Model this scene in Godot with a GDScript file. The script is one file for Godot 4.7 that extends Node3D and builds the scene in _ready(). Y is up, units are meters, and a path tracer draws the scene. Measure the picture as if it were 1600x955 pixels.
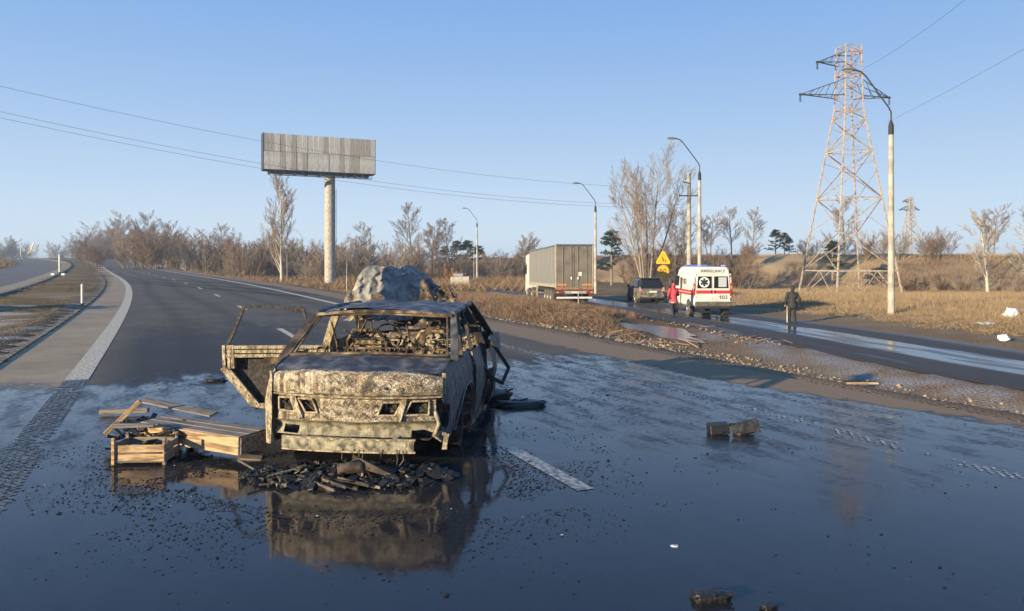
extends Node3D
# x right, y up, -z away from the viewer; y = 0 is the wet road where the burnt car stands.

var rng := RandomNumberGenerator.new()
var M := {}
var used := {}

func _ready() -> void:
	rng.seed = 7
	# ---- camera, sky, sun, exposure
	var cam := Camera3D.new()
	cam.name = "camera"
	cam.projection = Camera3D.PROJECTION_FRUSTUM
	cam.near = 0.1
	cam.far = 3000.0
	cam.size = 955.0 / 1200.0 * 0.1
	cam.frustum_offset = Vector2(0, -72.5 / 1200.0 * 0.1)
	cam.position = Vector3(0, 1.9, 0)
	add_child(cam)
	cam.current = true
	var env := Environment.new()
	env.background_mode = Environment.BG_SKY
	var sky_mat := ProceduralSkyMaterial.new()
	sky_mat.sky_top_color = Color(0.048, 0.163, 0.395).linear_to_srgb()
	sky_mat.sky_horizon_color = Color(0.38, 0.455, 0.50).linear_to_srgb()
	sky_mat.sky_curve = 0.15
	sky_mat.ground_bottom_color = Color(0.16, 0.13, 0.11)
	sky_mat.ground_horizon_color = Color(0.40, 0.38, 0.36)
	sky_mat.sun_angle_max = 1.0
	var sky := Sky.new()
	sky.sky_material = sky_mat
	env.sky = sky
	env.tonemap_mode = Environment.TONE_MAPPER_LINEAR
	env.tonemap_exposure = 1.95
	env.sdfgi_enabled = true
	env.ssao_enabled = true
	env.ssil_enabled = true
	var we := WorldEnvironment.new()
	we.name = "world_environment"
	we.environment = env
	add_child(we)
	var sun := DirectionalLight3D.new()
	sun.name = "sun"
	sun.light_color = Color(1.0, 0.91, 0.75)
	sun.light_energy = 1.6
	sun.light_angular_distance = 0.5
	sun.shadow_enabled = true
	var az := deg_to_rad(50.0)
	var el := deg_to_rad(11.5)
	sun.look_at_from_position(Vector3.ZERO, Vector3(sin(az) * cos(el), -sin(el), -cos(az) * cos(el)))
	add_child(sun)
	env.fog_enabled = true
	env.fog_density = 0.0005
	env.fog_light_color = Color(0.80, 0.88, 0.97)

	make_materials()
	make_road_line()
	build_setting()
	build_vegetation()
	build_utilities()
	build_vehicles()
	build_burnt_car()
	build_debris()
	build_people()

# ------------------------------------------------------------------ helpers
func V(x: float, y: float, d: float) -> Vector3:
	return Vector3(x, y, -d)

func rf(a: float, b: float) -> float:
	return rng.randf_range(a, b)

func ss(a: float, b: float, x: float) -> float:
	return smoothstep(a, b, x)

func numbered(called: String) -> String:
	var n: int = used.get(called, 0)
	used[called] = n + 1
	return called if n == 0 else "%s_%03d" % [called, n]

func stool(flat := false) -> SurfaceTool:
	var s := SurfaceTool.new()
	s.begin(Mesh.PRIMITIVE_TRIANGLES)
	s.set_smooth_group(-1 if flat else 0)
	return s

func flat(s: SurfaceTool, on := true) -> void:
	s.set_smooth_group(-1 if on else 0)

func tri(s: SurfaceTool, a: Vector3, b: Vector3, c: Vector3) -> void:
	s.add_vertex(a); s.add_vertex(b); s.add_vertex(c)

func quad(s: SurfaceTool, a: Vector3, b: Vector3, c: Vector3, d: Vector3) -> void:
	tri(s, a, b, c); tri(s, a, c, d)

func mesh_of(s: SurfaceTool) -> ArrayMesh:
	s.generate_normals()
	return s.commit()

func obj(called: String, s, mat: Material, parent: Node = null, at := Vector3.ZERO) -> MeshInstance3D:
	var o := MeshInstance3D.new()
	o.mesh = mesh_of(s) if s is SurfaceTool else s
	o.material_override = mat
	o.position = at
	if parent == null:
		o.name = numbered(called)
		add_child(o)
	else:
		o.name = called
		parent.add_child(o, true)
	return o

func tag(o: Node, label: String, category: String, group := "", kind := "") -> Node:
	o.set_meta("label", label)
	if category != "": o.set_meta("category", category)
	if group != "": o.set_meta("group", group)
	if kind != "": o.set_meta("kind", kind)
	return o

func thing(called: String, label: String, category: String, at := Vector3.ZERO, turn := 0.0, group := "") -> Node3D:
	var o := Node3D.new()
	o.name = numbered(called)
	add_child(o)
	o.position = at
	o.rotation.y = deg_to_rad(turn)
	tag(o, label, category, group)
	return o

func struct(called: String, s, mat: Material, label: String) -> MeshInstance3D:
	var o := obj(called, s, mat)
	tag(o, label, "", "", "structure")
	return o

func copy(root: Node3D, at: Vector3, turn := 0.0, label := "", group := "") -> Node3D:
	var r: Node3D = root.duplicate()
	var base := String(root.get_meta("base_name", root.name))
	r.name = numbered(base)
	add_child(r)
	r.position = at
	r.rotation.y = deg_to_rad(turn)
	if label != "": r.set_meta("label", label)
	if group != "": r.set_meta("group", group)
	return r

# box with chamfered edges
func box(s: SurfaceTool, c: Vector3, size: Vector3, b := Basis.IDENTITY, bev := 0.0) -> void:
	flat(s)
	var h := size * 0.5
	if bev <= 0.0:
		var p := []
		for i in 8:
			p.append(c + b * Vector3(h.x if i & 1 else -h.x, h.y if i & 2 else -h.y, h.z if i & 4 else -h.z))
		for f in [[0, 1, 3, 2], [5, 4, 6, 7], [4, 0, 2, 6], [1, 5, 7, 3], [2, 3, 7, 6], [4, 5, 1, 0]]:
			quad(s, p[f[0]], p[f[3]], p[f[2]], p[f[1]])
		return
	var e := minf(bev, minf(h.x, minf(h.y, h.z)) * 0.9)
	var pts := {}
	for ix in [-1, 1]:
		for iy in [-1, 1]:
			for iz in [-1, 1]:
				for ax in 3:
					var q := Vector3(ix * (h.x - e), iy * (h.y - e), iz * (h.z - e))
					q[ax] = [ix, iy, iz][ax] * h[ax]
					pts[[ix, iy, iz, ax]] = c + b * q
	for ax in 3:
		var u := (ax + 1) % 3
		var v := (ax + 2) % 3
		for sg in [-1, 1]:
			var k := []
			for uv in [[-1, -1], [1, -1], [1, 1], [-1, 1]]:
				var t := [0, 0, 0]
				t[ax] = sg; t[u] = uv[0]; t[v] = uv[1]
				k.append(pts[[t[0], t[1], t[2], ax]])
			if sg > 0: quad(s, k[0], k[3], k[2], k[1])
			else: quad(s, k[0], k[1], k[2], k[3])
		for su in [-1, 1]:
			for sv in [-1, 1]:
				var t0 := [0, 0, 0]
				t0[ax] = -1; t0[u] = su; t0[v] = sv
				var t1 := t0.duplicate()
				t1[ax] = 1
				var a1: Vector3 = pts[[t0[0], t0[1], t0[2], u]]
				var a2: Vector3 = pts[[t1[0], t1[1], t1[2], u]]
				var a3: Vector3 = pts[[t1[0], t1[1], t1[2], v]]
				var a4: Vector3 = pts[[t0[0], t0[1], t0[2], v]]
				if su * sv > 0: quad(s, a1, a4, a3, a2)
				else: quad(s, a1, a2, a3, a4)
	for ix in [-1, 1]:
		for iy in [-1, 1]:
			for iz in [-1, 1]:
				var x0: Vector3 = pts[[ix, iy, iz, 0]]
				var x1: Vector3 = pts[[ix, iy, iz, 1]]
				var x2: Vector3 = pts[[ix, iy, iz, 2]]
				if ix * iy * iz > 0: tri(s, x0, x2, x1)
				else: tri(s, x0, x1, x2)

func frame_at(dir: Vector3) -> Basis:
	var y := dir.normalized()
	var x := y.cross(Vector3.FORWARD if absf(y.z) < 0.9 else Vector3.RIGHT).normalized()
	return Basis(x, y, x.cross(y))

# beam of rectangular section from a to b
func bar(s: SurfaceTool, a: Vector3, b: Vector3, w: float, h := -1.0) -> void:
	var d := b - a
	if d.length() < 1e-5: return
	box(s, (a + b) * 0.5, Vector3(w, d.length(), h if h > 0.0 else w), frame_at(d))

func tube(s: SurfaceTool, pts: Array, radii, n := 8, caps := true) -> void:
	flat(s, false)
	var rings := []
	var fr := Basis.IDENTITY
	for i in pts.size():
		var p: Vector3 = pts[i]
		var d: Vector3 = (pts[mini(i + 1, pts.size() - 1)] - pts[maxi(i - 1, 0)])
		if i == 0: fr = frame_at(d)
		else:
			var y := d.normalized()
			var x := (fr.x - y * fr.x.dot(y)).normalized()
			fr = Basis(x, y, x.cross(y))
		var r: float = radii[i] if radii is Array else radii
		var ring := []
		for k in n:
			var a := TAU * k / n
			ring.append(p + fr.x * (cos(a) * r) + fr.z * (sin(a) * r))
		rings.append(ring)
	for i in rings.size() - 1:
		for k in n:
			var k2 := (k + 1) % n
			quad(s, rings[i][k], rings[i][k2], rings[i + 1][k2], rings[i + 1][k])
	if caps:
		flat(s)
		for e in [0, rings.size() - 1]:
			var rg: Array = rings[e]
			for k in range(1, n - 1):
				if e == 0: tri(s, rg[0], rg[k + 1], rg[k])
				else: tri(s, rg[0], rg[k], rg[k + 1])
	flat(s, false)

# profile: [radius, height] pairs, turned round an axis through o
func lathe(s: SurfaceTool, o: Vector3, axis: Vector3, profile: Array, n := 20) -> void:
	flat(s, false)
	var fr := frame_at(axis)
	for i in profile.size() - 1:
		var p0: Array = profile[i]
		var p1: Array = profile[i + 1]
		s.set_smooth_group(i + 1)
		for k in n:
			var a := TAU * k / n
			var b := TAU * (k + 1) / n
			var ua := fr.x * cos(a) + fr.z * sin(a)
			var ub := fr.x * cos(b) + fr.z * sin(b)
			var q00: Vector3 = o + fr.y * p0[1] + ua * p0[0]
			var q01: Vector3 = o + fr.y * p0[1] + ub * p0[0]
			var q10: Vector3 = o + fr.y * p1[1] + ua * p1[0]
			var q11: Vector3 = o + fr.y * p1[1] + ub * p1[0]
			if p0[0] > 1e-6: tri(s, q00, q01, q11)
			if p1[0] > 1e-6: tri(s, q00, q11, q10)
	flat(s, false)

# loft through rings of equal length
func loft(s: SurfaceTool, rings: Array, closed := true, caps := true, smooth := true) -> void:
	flat(s, not smooth)
	var n: int = rings[0].size()
	for i in rings.size() - 1:
		for k in (n if closed else n - 1):
			var k2 := (k + 1) % n
			quad(s, rings[i][k], rings[i][k2], rings[i + 1][k2], rings[i + 1][k])
	if caps:
		flat(s)
		for e in [0, rings.size() - 1]:
			var rg: Array = rings[e]
			var c := Vector3.ZERO
			for p in rg: c += p
			c /= n
			for k in n:
				if e == 0: tri(s, c, rg[(k + 1) % n], rg[k])
				else: tri(s, c, rg[k], rg[(k + 1) % n])
	flat(s, false)

# grid patch of f(u, v) -> Vector3, keep(u, v) -> bool leaves cells out
func patch(s: SurfaceTool, nu: int, nv: int, f: Callable, keep = null) -> void:
	flat(s, false)
	var g := []
	for i in nu + 1:
		var row := []
		for j in nv + 1:
			row.append(f.call(float(i) / nu, float(j) / nv))
		g.append(row)
	var put := func(i: int, j: int) -> void:
		s.set_uv(Vector2(float(i) / nu, float(j) / nv))
		s.add_vertex(g[i][j])
	for i in nu:
		for j in nv:
			if keep != null and not keep.call((i + 0.5) / nu, (j + 0.5) / nv): continue
			for k in [[0, 0], [0, 1], [1, 1], [0, 0], [1, 1], [1, 0]]: put.call(i + k[0], j + k[1])
	s.set_uv(Vector2.ZERO)

# flat polygon (2D points) extruded: point (x, y) sits at o + bx*x + by*y, thickness along bz
func plate(s: SurfaceTool, poly: PackedVector2Array, o: Vector3, bx: Vector3, by: Vector3, thick: Vector3) -> void:
	flat(s)
	var idx := Geometry2D.triangulate_polygon(poly)
	var P := func(p: Vector2, k: float) -> Vector3: return o + bx * p.x + by * p.y + thick * k
	for i in range(0, idx.size(), 3):
		tri(s, P.call(poly[idx[i]], 0.5), P.call(poly[idx[i + 1]], 0.5), P.call(poly[idx[i + 2]], 0.5))
		tri(s, P.call(poly[idx[i]], -0.5), P.call(poly[idx[i + 2]], -0.5), P.call(poly[idx[i + 1]], -0.5))
	for i in poly.size():
		var a := poly[i]
		var b := poly[(i + 1) % poly.size()]
		quad(s, P.call(a, -0.5), P.call(b, -0.5), P.call(b, 0.5), P.call(a, 0.5))

func circle2(r: float, n := 20, c := Vector2.ZERO) -> PackedVector2Array:
	var p := PackedVector2Array()
	for k in n: p.append(c + Vector2(cos(TAU * k / n), sin(TAU * k / n)) * r)
	return p

func text_mesh(t: String, height: float, depth := 0.004) -> TextMesh:
	var m := TextMesh.new()
	var f := SystemFont.new()
	f.font_names = PackedStringArray(["Droid Sans"])
	f.font_weight = 700
	m.font = f
	m.text = t
	m.font_size = 64
	m.pixel_size = height / 46.0
	m.depth = depth
	return m

# ------------------------------------------------------------------ materials
func noise(freq: float, sd: int, oct := 4, type := FastNoiseLite.TYPE_SIMPLEX_SMOOTH) -> FastNoiseLite:
	var n := FastNoiseLite.new()
	n.noise_type = type
	n.seed = sd
	n.frequency = freq
	n.fractal_octaves = oct
	n.fractal_type = FastNoiseLite.FRACTAL_FBM if oct > 1 else FastNoiseLite.FRACTAL_NONE
	return n

func ramp(stops: Array) -> Gradient:
	var g := Gradient.new()
	var o := PackedFloat32Array()
	var c := PackedColorArray()
	for p in stops:
		o.append(p[0])
		c.append((p[1] as Color).linear_to_srgb())
	g.offsets = o
	g.colors = c
	return g

func ntex(n: FastNoiseLite, size: int, g: Gradient = null, normal := false, bump := 4.0) -> NoiseTexture2D:
	var t := NoiseTexture2D.new()
	t.width = size
	t.height = size
	t.seamless = true
	t.noise = n
	if normal:
		t.as_normal_map = true
		t.bump_strength = bump
	if g: t.color_ramp = g
	return t

func L(r: float, g: float, b: float) -> Color:
	return Color(r, g, b)

# plain colour in linear values, with optional triplanar mottling
func mat(c: Color, rough := 0.8, metal := 0.0, spec := 0.5) -> StandardMaterial3D:
	var m := StandardMaterial3D.new()
	m.albedo_color = c.linear_to_srgb()
	m.roughness = rough
	m.metallic = metal
	m.metallic_specular = spec
	return m

func mottled(stops: Array, freq: float, sd: int, scale: float, rough := 0.8, oct := 5, bump := 0.0, world := false) -> StandardMaterial3D:
	var m := mat(Color(1, 1, 1), rough)
	m.albedo_texture = ntex(noise(freq, sd, oct), 512, ramp(stops))
	m.uv1_triplanar = true
	m.uv1_world_triplanar = world
	m.uv1_scale = Vector3.ONE * scale
	if bump > 0.0:
		m.normal_enabled = true
		m.normal_texture = ntex(noise(freq * 2.0, sd + 50, oct), 512, null, true, bump)
	return m

# dark flecks and scratches multiplied over a material's colour
func speckle(m: StandardMaterial3D, freq: float, sd: int) -> void:
	m.detail_enabled = true
	m.detail_blend_mode = BaseMaterial3D.BLEND_MODE_MUL
	m.detail_albedo = ntex(noise(freq, sd, 4), 512, ramp([[0.0, L(0.25, 0.22, 0.2)], [0.36, L(0.5, 0.46, 0.42)], [0.46, L(1, 1, 1)], [1.0, L(1, 1, 1)]]))

func make_materials() -> void:
	# burnt sheet metal: ash, flaked paint, rust, soot
	M.ash = mottled([[0.0, L(0.05, 0.038, 0.026)], [0.34, L(0.13, 0.095, 0.06)], [0.41, L(0.20, 0.15, 0.092)], [0.48, L(0.30, 0.235, 0.15)], [0.54, L(0.42, 0.345, 0.225)], [0.58, L(0.24, 0.18, 0.112)], [0.64, L(0.46, 0.38, 0.26)], [0.8, L(0.60, 0.53, 0.39)], [1.0, L(0.5, 0.43, 0.31)]], 0.011, 3, 1.6, 0.85, 7, 5.0)
	M.ash.uv1_scale = Vector3(2.6, 1.0, 2.6)
	speckle(M.ash, 0.06, 4)
	M.pale = mottled([[0.0, L(0.10, 0.075, 0.05)], [0.36, L(0.23, 0.18, 0.115)], [0.46, L(0.38, 0.315, 0.21)], [0.56, L(0.52, 0.45, 0.31)], [0.66, L(0.34, 0.275, 0.18)], [0.78, L(0.62, 0.55, 0.41)], [1.0, L(0.45, 0.36, 0.24)]], 0.010, 8, 1.6, 0.8, 7, 3.0)
	M.pale.uv1_scale = Vector3(2.4, 0.9, 2.4)
	speckle(M.pale, 0.05, 9)
	M.greenish = mottled([[0.0, L(0.03, 0.028, 0.022)], [0.36, L(0.11, 0.10, 0.07)], [0.46, L(0.24, 0.225, 0.155)], [0.54, L(0.30, 0.26, 0.175)], [0.6, L(0.17, 0.155, 0.11)], [0.7, L(0.42, 0.38, 0.27)], [1.0, L(0.22, 0.16, 0.10)]], 0.010, 12, 1.6, 0.75, 5, 3.0)
	M.soot = mottled([[0.0, L(0.006, 0.006, 0.007)], [0.45, L(0.02, 0.019, 0.019)], [0.6, L(0.045, 0.036, 0.03)], [1.0, L(0.10, 0.07, 0.05)]], 0.015, 15, 2.0, 0.75, 5, 3.0)
	M.rusty = mottled([[0.0, L(0.014, 0.011, 0.009)], [0.40, L(0.045, 0.032, 0.023)], [0.55, L(0.105, 0.071, 0.046)], [0.72, L(0.21, 0.155, 0.105)], [1.0, L(0.36, 0.3, 0.22)]], 0.008, 19, 1.2, 0.85, 5, 3.0)
	M.lid_face = scorched(900, 260, 700, 0.45)
	M.tail = scorched(900, 220, 720, 0.35)
	# bare scorched steel with a film of water on it
	M.steel = mottled([[0.0, L(0.012, 0.012, 0.014)], [0.4, L(0.03, 0.03, 0.034)], [0.58, L(0.075, 0.07, 0.068)], [0.75, L(0.14, 0.125, 0.11)], [1.0, L(0.22, 0.2, 0.17)]], 0.008, 23, 1.0, 0.28, 5, 1.0)
	M.steel.roughness_texture = ntex(noise(0.012, 29, 5), 512, ramp([[0.0, L(0.10, 0.10, 0.10)], [0.5, L(0.2, 0.2, 0.2)], [0.75, L(0.55, 0.55, 0.55)], [1.0, L(0.8, 0.8, 0.8)]]))
	M.steel.roughness = 1.0
	M.side = mottled([[0.0, L(0.03, 0.029, 0.03)], [0.38, L(0.075, 0.072, 0.072)], [0.5, L(0.15, 0.142, 0.135)], [0.62, L(0.10, 0.093, 0.088)], [0.74, L(0.26, 0.235, 0.2)], [1.0, L(0.36, 0.32, 0.27)]], 0.02, 31, 1.0, 0.6, 5, 2.0)
	M.side.uv1_scale = Vector3(2.4, 0.55, 2.4)
	speckle(M.side, 0.05, 33)
	M.bonnet = mottled([[0.0, L(0.09, 0.09, 0.088)], [0.4, L(0.14, 0.14, 0.132)], [0.55, L(0.20, 0.195, 0.178)], [0.72, L(0.30, 0.28, 0.24)], [1.0, L(0.45, 0.41, 0.34)]], 0.010, 37, 1.2, 0.7, 6, 2.0)
	M.wood = wood_material(L(0.42, 0.285, 0.155), L(0.55, 0.4, 0.235), 41)
	M.wood_grey = wood_material(L(0.20, 0.165, 0.135), L(0.30, 0.25, 0.2), 43)
	M.char = mottled([[0.0, L(0.004, 0.004, 0.004)], [0.5, L(0.013, 0.012, 0.011)], [0.75, L(0.035, 0.028, 0.022)], [1.0, L(0.09, 0.07, 0.05)]], 0.02, 47, 3.0, 0.45, 4, 4.0)
	M.concrete = mottled([[0.0, L(0.22, 0.2, 0.17)], [0.45, L(0.36, 0.33, 0.28)], [0.6, L(0.43, 0.4, 0.34)], [1.0, L(0.5, 0.46, 0.4)]], 0.01, 53, 0.5, 0.9, 5, 2.0)
	M.concrete.uv1_scale = Vector3(0.9, 0.25, 0.9)
	M.black_cap = mat(L(0.02, 0.02, 0.022), 0.7)
	M.galv = mat(L(0.22, 0.23, 0.24), 0.5, 0.6)
	M.dark_steel = mat(L(0.05, 0.055, 0.06), 0.6, 0.3)
	M.tower = mottled([[0.0, L(0.17, 0.105, 0.07)], [0.36, L(0.28, 0.2, 0.145)], [0.46, L(0.38, 0.32, 0.255)], [0.7, L(0.45, 0.40, 0.34)], [1.0, L(0.32, 0.235, 0.18)]], 0.012, 59, 0.35, 0.8, 4)
	M.tower_red = mottled([[0.0, L(0.2, 0.085, 0.065)], [0.5, L(0.30, 0.19, 0.15)], [0.62, L(0.42, 0.35, 0.31)], [1.0, L(0.46, 0.41, 0.37)]], 0.012, 61, 0.5, 0.8, 4)
	M.tower_far = mat(L(0.36, 0.31, 0.27), 0.8)
	M.rubber = mat(L(0.018, 0.018, 0.019), 0.75)
	M.dusty_rubber = mat(L(0.10, 0.085, 0.07), 0.9)
	M.glass_dark = mat(L(0.012, 0.014, 0.017), 0.06)
	M.red_lamp = mat(L(0.35, 0.02, 0.015), 0.2)
	M.orange = mat(L(0.7, 0.22, 0.03), 0.4)
	M.white_paint = mottled([[0.0, L(0.52, 0.5, 0.45)], [0.5, L(0.66, 0.65, 0.6)], [1.0, L(0.72, 0.71, 0.67)]], 0.006, 67, 0.4, 0.35, 4)
	M.red_paint = mat(L(0.52, 0.035, 0.03), 0.4)
	M.plastic = mat(L(0.045, 0.045, 0.047), 0.6)
	M.dust_plastic = mottled([[0.0, L(0.05, 0.045, 0.04)], [0.5, L(0.10, 0.09, 0.075)], [1.0, L(0.2, 0.17, 0.13)]], 0.01, 71, 0.8, 0.8, 4)
	M.yellow = mat(L(0.85, 0.48, 0.02), 0.45)
	M.sign_black = mat(L(0.02, 0.02, 0.02), 0.5)
	M.bark = mottled([[0.0, L(0.09, 0.07, 0.052)], [0.5, L(0.2, 0.165, 0.13)], [1.0, L(0.33, 0.28, 0.22)]], 0.02, 73, 0.6, 0.95, 4)
	M.bark_mid = mottled([[0.0, L(0.10, 0.08, 0.06)], [0.45, L(0.24, 0.2, 0.155)], [1.0, L(0.38, 0.32, 0.26)]], 0.02, 78, 0.6, 0.9, 4)
	M.bark_pale = mottled([[0.0, L(0.14, 0.12, 0.095)], [0.35, L(0.42, 0.37, 0.3)], [1.0, L(0.62, 0.56, 0.47)]], 0.02, 79, 0.6, 0.9, 4)
	M.twig_grey = mat(L(0.22, 0.18, 0.15), 0.95)
	M.twig_tan = mat(L(0.25, 0.19, 0.14), 0.95)
	M.twig_red = mat(L(0.2, 0.135, 0.09), 0.95)
	M.twig_orange = mat(L(0.42, 0.2, 0.045), 0.95)
	M.twig_birch = mat(L(0.34, 0.29, 0.24), 0.95)
	M.needle = mat(L(0.022, 0.04, 0.022), 0.9)
	M.grass = mat(L(1, 1, 1), 1.0, 0.0, 0.2)
	M.grass.vertex_color_use_as_albedo = true
	M.chip = mat(L(1, 1, 1), 0.55, 0.0, 0.4)
	M.chip.vertex_color_use_as_albedo = true
	M.ice = mat(L(0.75, 0.77, 0.8), 0.25)
	M.white_bag = mat(L(0.78, 0.78, 0.78), 0.5)

# scorched bodywork: streaks of bare cream paint, brown heat stain, and a crust of flaking ash that thickens to one side
func scorched(w: int, h: int, sd: int, crust_from: float) -> StandardMaterial3D:
	var im := Image.create(w, h, false, Image.FORMAT_RGB8)
	var streak := noise(1.0, sd, 4)
	var stain := noise(1.0, sd + 1, 4)
	var flake := noise(1.0, sd + 2, 5)
	var speck := noise(1.0, sd + 3, 3)
	for x in w:
		var u := float(x) / w
		var st := streak.get_noise_1d(u * 26.0) + 0.4 * streak.get_noise_1d(u * 90.0)
		for y in h:
			var v := float(y) / h
			var p := stain.get_noise_2d(u * 7.0, v * 2.6)
			var f := flake.get_noise_2d(u * 40.0 + 3.0 * p, v * 12.0 + 2.0 * st)
			var k := speck.get_noise_2d(u * 120.0, v * 32.0)
			var crust := ss(crust_from - 0.22, crust_from + 0.2, u + 0.5 * p)
			var tone := 0.55 + 0.75 * st * (1.0 - 0.6 * crust) + 0.5 * p
			tone = lerpf(tone, 0.42 + 1.15 * f + 0.4 * p, crust * 0.8) + 0.14 * k
			var c := Color(0.06, 0.048, 0.037).lerp(Color(0.225, 0.178, 0.122), ss(0.02, 0.34, tone))
			c = c.lerp(Color(0.41, 0.355, 0.255), ss(0.36, 0.62, tone))
			c = c.lerp(Color(0.60, 0.56, 0.46), ss(0.66, 0.95, tone))
			c = c.lerp(Color(0.33, 0.20, 0.10), 0.55 * ss(0.18, 0.42, stain.get_noise_2d(u * 11.0 + 40.0, v * 5.0)))
			# soot that still clings in blots
			var so := ss(0.10, 0.30, stain.get_noise_2d(u * 9.0 + 80.0, v * 4.0 + 3.0 + 0.6 * st) + 0.25 * f)
			c = c.lerp(Color(0.045, 0.038, 0.033), 0.8 * so)
			if k < -0.30: c = c.lerp(Color(0.03, 0.025, 0.02), 0.75)
			im.set_pixel(x, y, c.linear_to_srgb())
	var m := mat(Color(1, 1, 1), 0.85)
	m.albedo_texture = ImageTexture.create_from_image(im)
	m.texture_repeat = false
	m.normal_enabled = true
	m.normal_texture = ntex(noise(0.05, sd + 9, 5), 512, null, true, 6.0)
	return m

func wood_material(a: Color, b: Color, sd: int) -> StandardMaterial3D:
	var m := mottled([[0.0, a * 0.8], [0.4, a * 0.95], [0.62, a.lerp(b, 0.6)], [1.0, a * 0.95]], 0.012, sd, 1.0, 0.8, 5, 1.5)
	m.uv1_scale = Vector3(0.8, 5.0, 5.0)
	m.detail_enabled = true
	m.detail_blend_mode = BaseMaterial3D.BLEND_MODE_MUL
	m.detail_albedo = ntex(noise(0.006, sd + 3, 4), 512, ramp([[0.0, L(0.35, 0.32, 0.3)], [0.34, L(0.6, 0.57, 0.53)], [0.5, L(1, 1, 1)], [1.0, L(1, 1, 1)]]))
	return m

# ------------------------------------------------------------------ the road's own axes: s along it, t to its right
var RC := PackedVector2Array()   # centre line, one point a metre, as (x, distance ahead)
var RA := PackedFloat32Array()   # its heading, turned left from straight ahead
const S0 := -30

func make_road_line() -> void:
	var n := 620
	var head := func(s: float) -> float:
		return deg_to_rad(24.3 + 4.6 * ss(0.0, 90.0, s) + 30.0 * ss(165.0, 420.0, s) + 20.0 * ss(400.0, 560.0, s))
	var p := Vector2(0.34, 6.25)
	for i in -S0:
		var a: float = head.call(-float(i) - 0.5)
		p -= Vector2(-sin(a), cos(a))
	for i in n:
		var s := float(S0 + i)
		RC.append(p)
		RA.append(head.call(s))
		var a: float = head.call(s + 0.5)
		p += Vector2(-sin(a), cos(a))

func road_at(s: float, t: float) -> Vector2:
	var f := clampf(s - S0, 0.0, RC.size() - 1.001)
	var i := int(f)
	var c := RC[i].lerp(RC[i + 1], f - i)
	var a := lerpf(RA[i], RA[i + 1], f - i)
	var q := c + Vector2(cos(a), sin(a)) * t
	if s < S0: q += Vector2(-sin(a), cos(a)) * (s - S0)
	return q

func st_of(x: float, d: float) -> Vector2:
	var p := Vector2(x, d)
	var s := (d - 6.25) * 1.1
	for k in 6:
		var f := clampf(s - S0, 0.0, RC.size() - 2.0)
		var i := int(f)
		var c := RC[i].lerp(RC[i + 1], f - i)
		var tg := Vector2(-sin(RA[i]), cos(RA[i]))
		s = clampf(f + S0 + (p - c).dot(tg) * 0.9, S0, S0 + RC.size() - 2.0)
	var f2 := clampf(s - S0, 0.0, RC.size() - 2.0)
	var j := int(f2)
	var c2 := RC[j].lerp(RC[j + 1], f2 - j)
	return Vector2(s, (p - c2).dot(Vector2(cos(RA[j]), sin(RA[j]))))

func road_y(s: float) -> float:
	return 2.3 * ss(140.0, 330.0, s)

# side road: its middle line (x, distance), 6.6 m wide
const SIDE := [Vector2(34, -30), Vector2(24.5, -2), Vector2(18.2, 10), Vector2(14.1, 20), Vector2(12.3, 30), Vector2(9.9, 40), Vector2(7.2, 50), Vector2(4.6, 62), Vector2(0.5, 78), Vector2(-6, 100), Vector2(-17, 130), Vector2(-40, 180)]

func side_curve() -> Curve3D:
	var c := Curve3D.new()
	c.bake_interval = 1.0
	for i in SIDE.size():
		var a: Vector2 = SIDE[maxi(i - 1, 0)]
		var b: Vector2 = SIDE[mini(i + 1, SIDE.size() - 1)]
		var h := (b - a) / 6.0
		c.add_point(Vector3(SIDE[i].x, 0, SIDE[i].y), Vector3(-h.x, 0, -h.y), Vector3(h.x, 0, h.y))
	return c

func level(d: float) -> float:
	return -1.05 - 0.95 * ss(52.0, 92.0, d)

func side_x(d: float) -> float:
	for i in SIDE.size() - 1:
		var a: Vector2 = SIDE[i]
		var b: Vector2 = SIDE[i + 1]
		if d >= a.y and d <= b.y: return lerpf(a.x, b.x, (d - a.y) / (b.y - a.y))
	return 1e6

var hill_noise := noise(0.02, 5, 3)
var fine_noise := noise(0.35, 6, 3)

# 1 inside the frozen puddle beside the side road, 0 well outside it
func puddle(x: float, d: float) -> float:
	var v := (d - 30.8) / 4.0
	var u := (x - (5.9 - (d - 30.8) * 0.16)) / 1.05
	return 1.0 - ss(0.9, 1.5, sqrt(u * u + v * v))

func ground(x: float, d: float) -> float:
	var st := st_of(x, d)
	var t := st.y
	var ry := road_y(st.x)
	var h := ry
	var bump := 0.0
	if t > 5.6:
		h = lerpf(ry, level(d) + ry * 0.2, ss(5.9, 12.5, t))
		bump = ss(7.0, 9.0, t)
		# the weedy heap between the road and the lorry
		var hp := exp(-pow((d - 38.0) / 9.0, 2.0) - pow((x - (2.3 - (d - 38.0) * 0.42)) / 2.6, 2.0))
		h += 0.38 * hp
		h = lerpf(h, -1.0, puddle(x, d))
	elif t < -5.7:
		if t > -9.9:
			h = ry + 0.08 * ss(-5.65, -5.9, t)
			bump = 0.4 * ss(-6.0, -7.0, t)
		elif t < -21.0:
			h = lerpf(ry, ry - 0.9, ss(-22.0, -30.0, t))
			bump = ss(-22.0, -25.0, t)
	var sx := side_x(d)
	if sx < 1e5 and absf(x - sx) < 6.5: bump *= ss(4.2, 6.5, absf(x - sx))
	bump *= 1.0 - puddle(x, d)
	h += bump * (0.09 * fine_noise.get_noise_2d(x, d) + 0.30 * hill_noise.get_noise_2d(x, d))
	if t > -5.68 and t < 6.1: h -= 0.07
	if t > -20.4 and t < -10.3: h -= 0.12
	if sx < 1e5 and absf(x - sx) < 3.5: h -= 0.07
	return h

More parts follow.
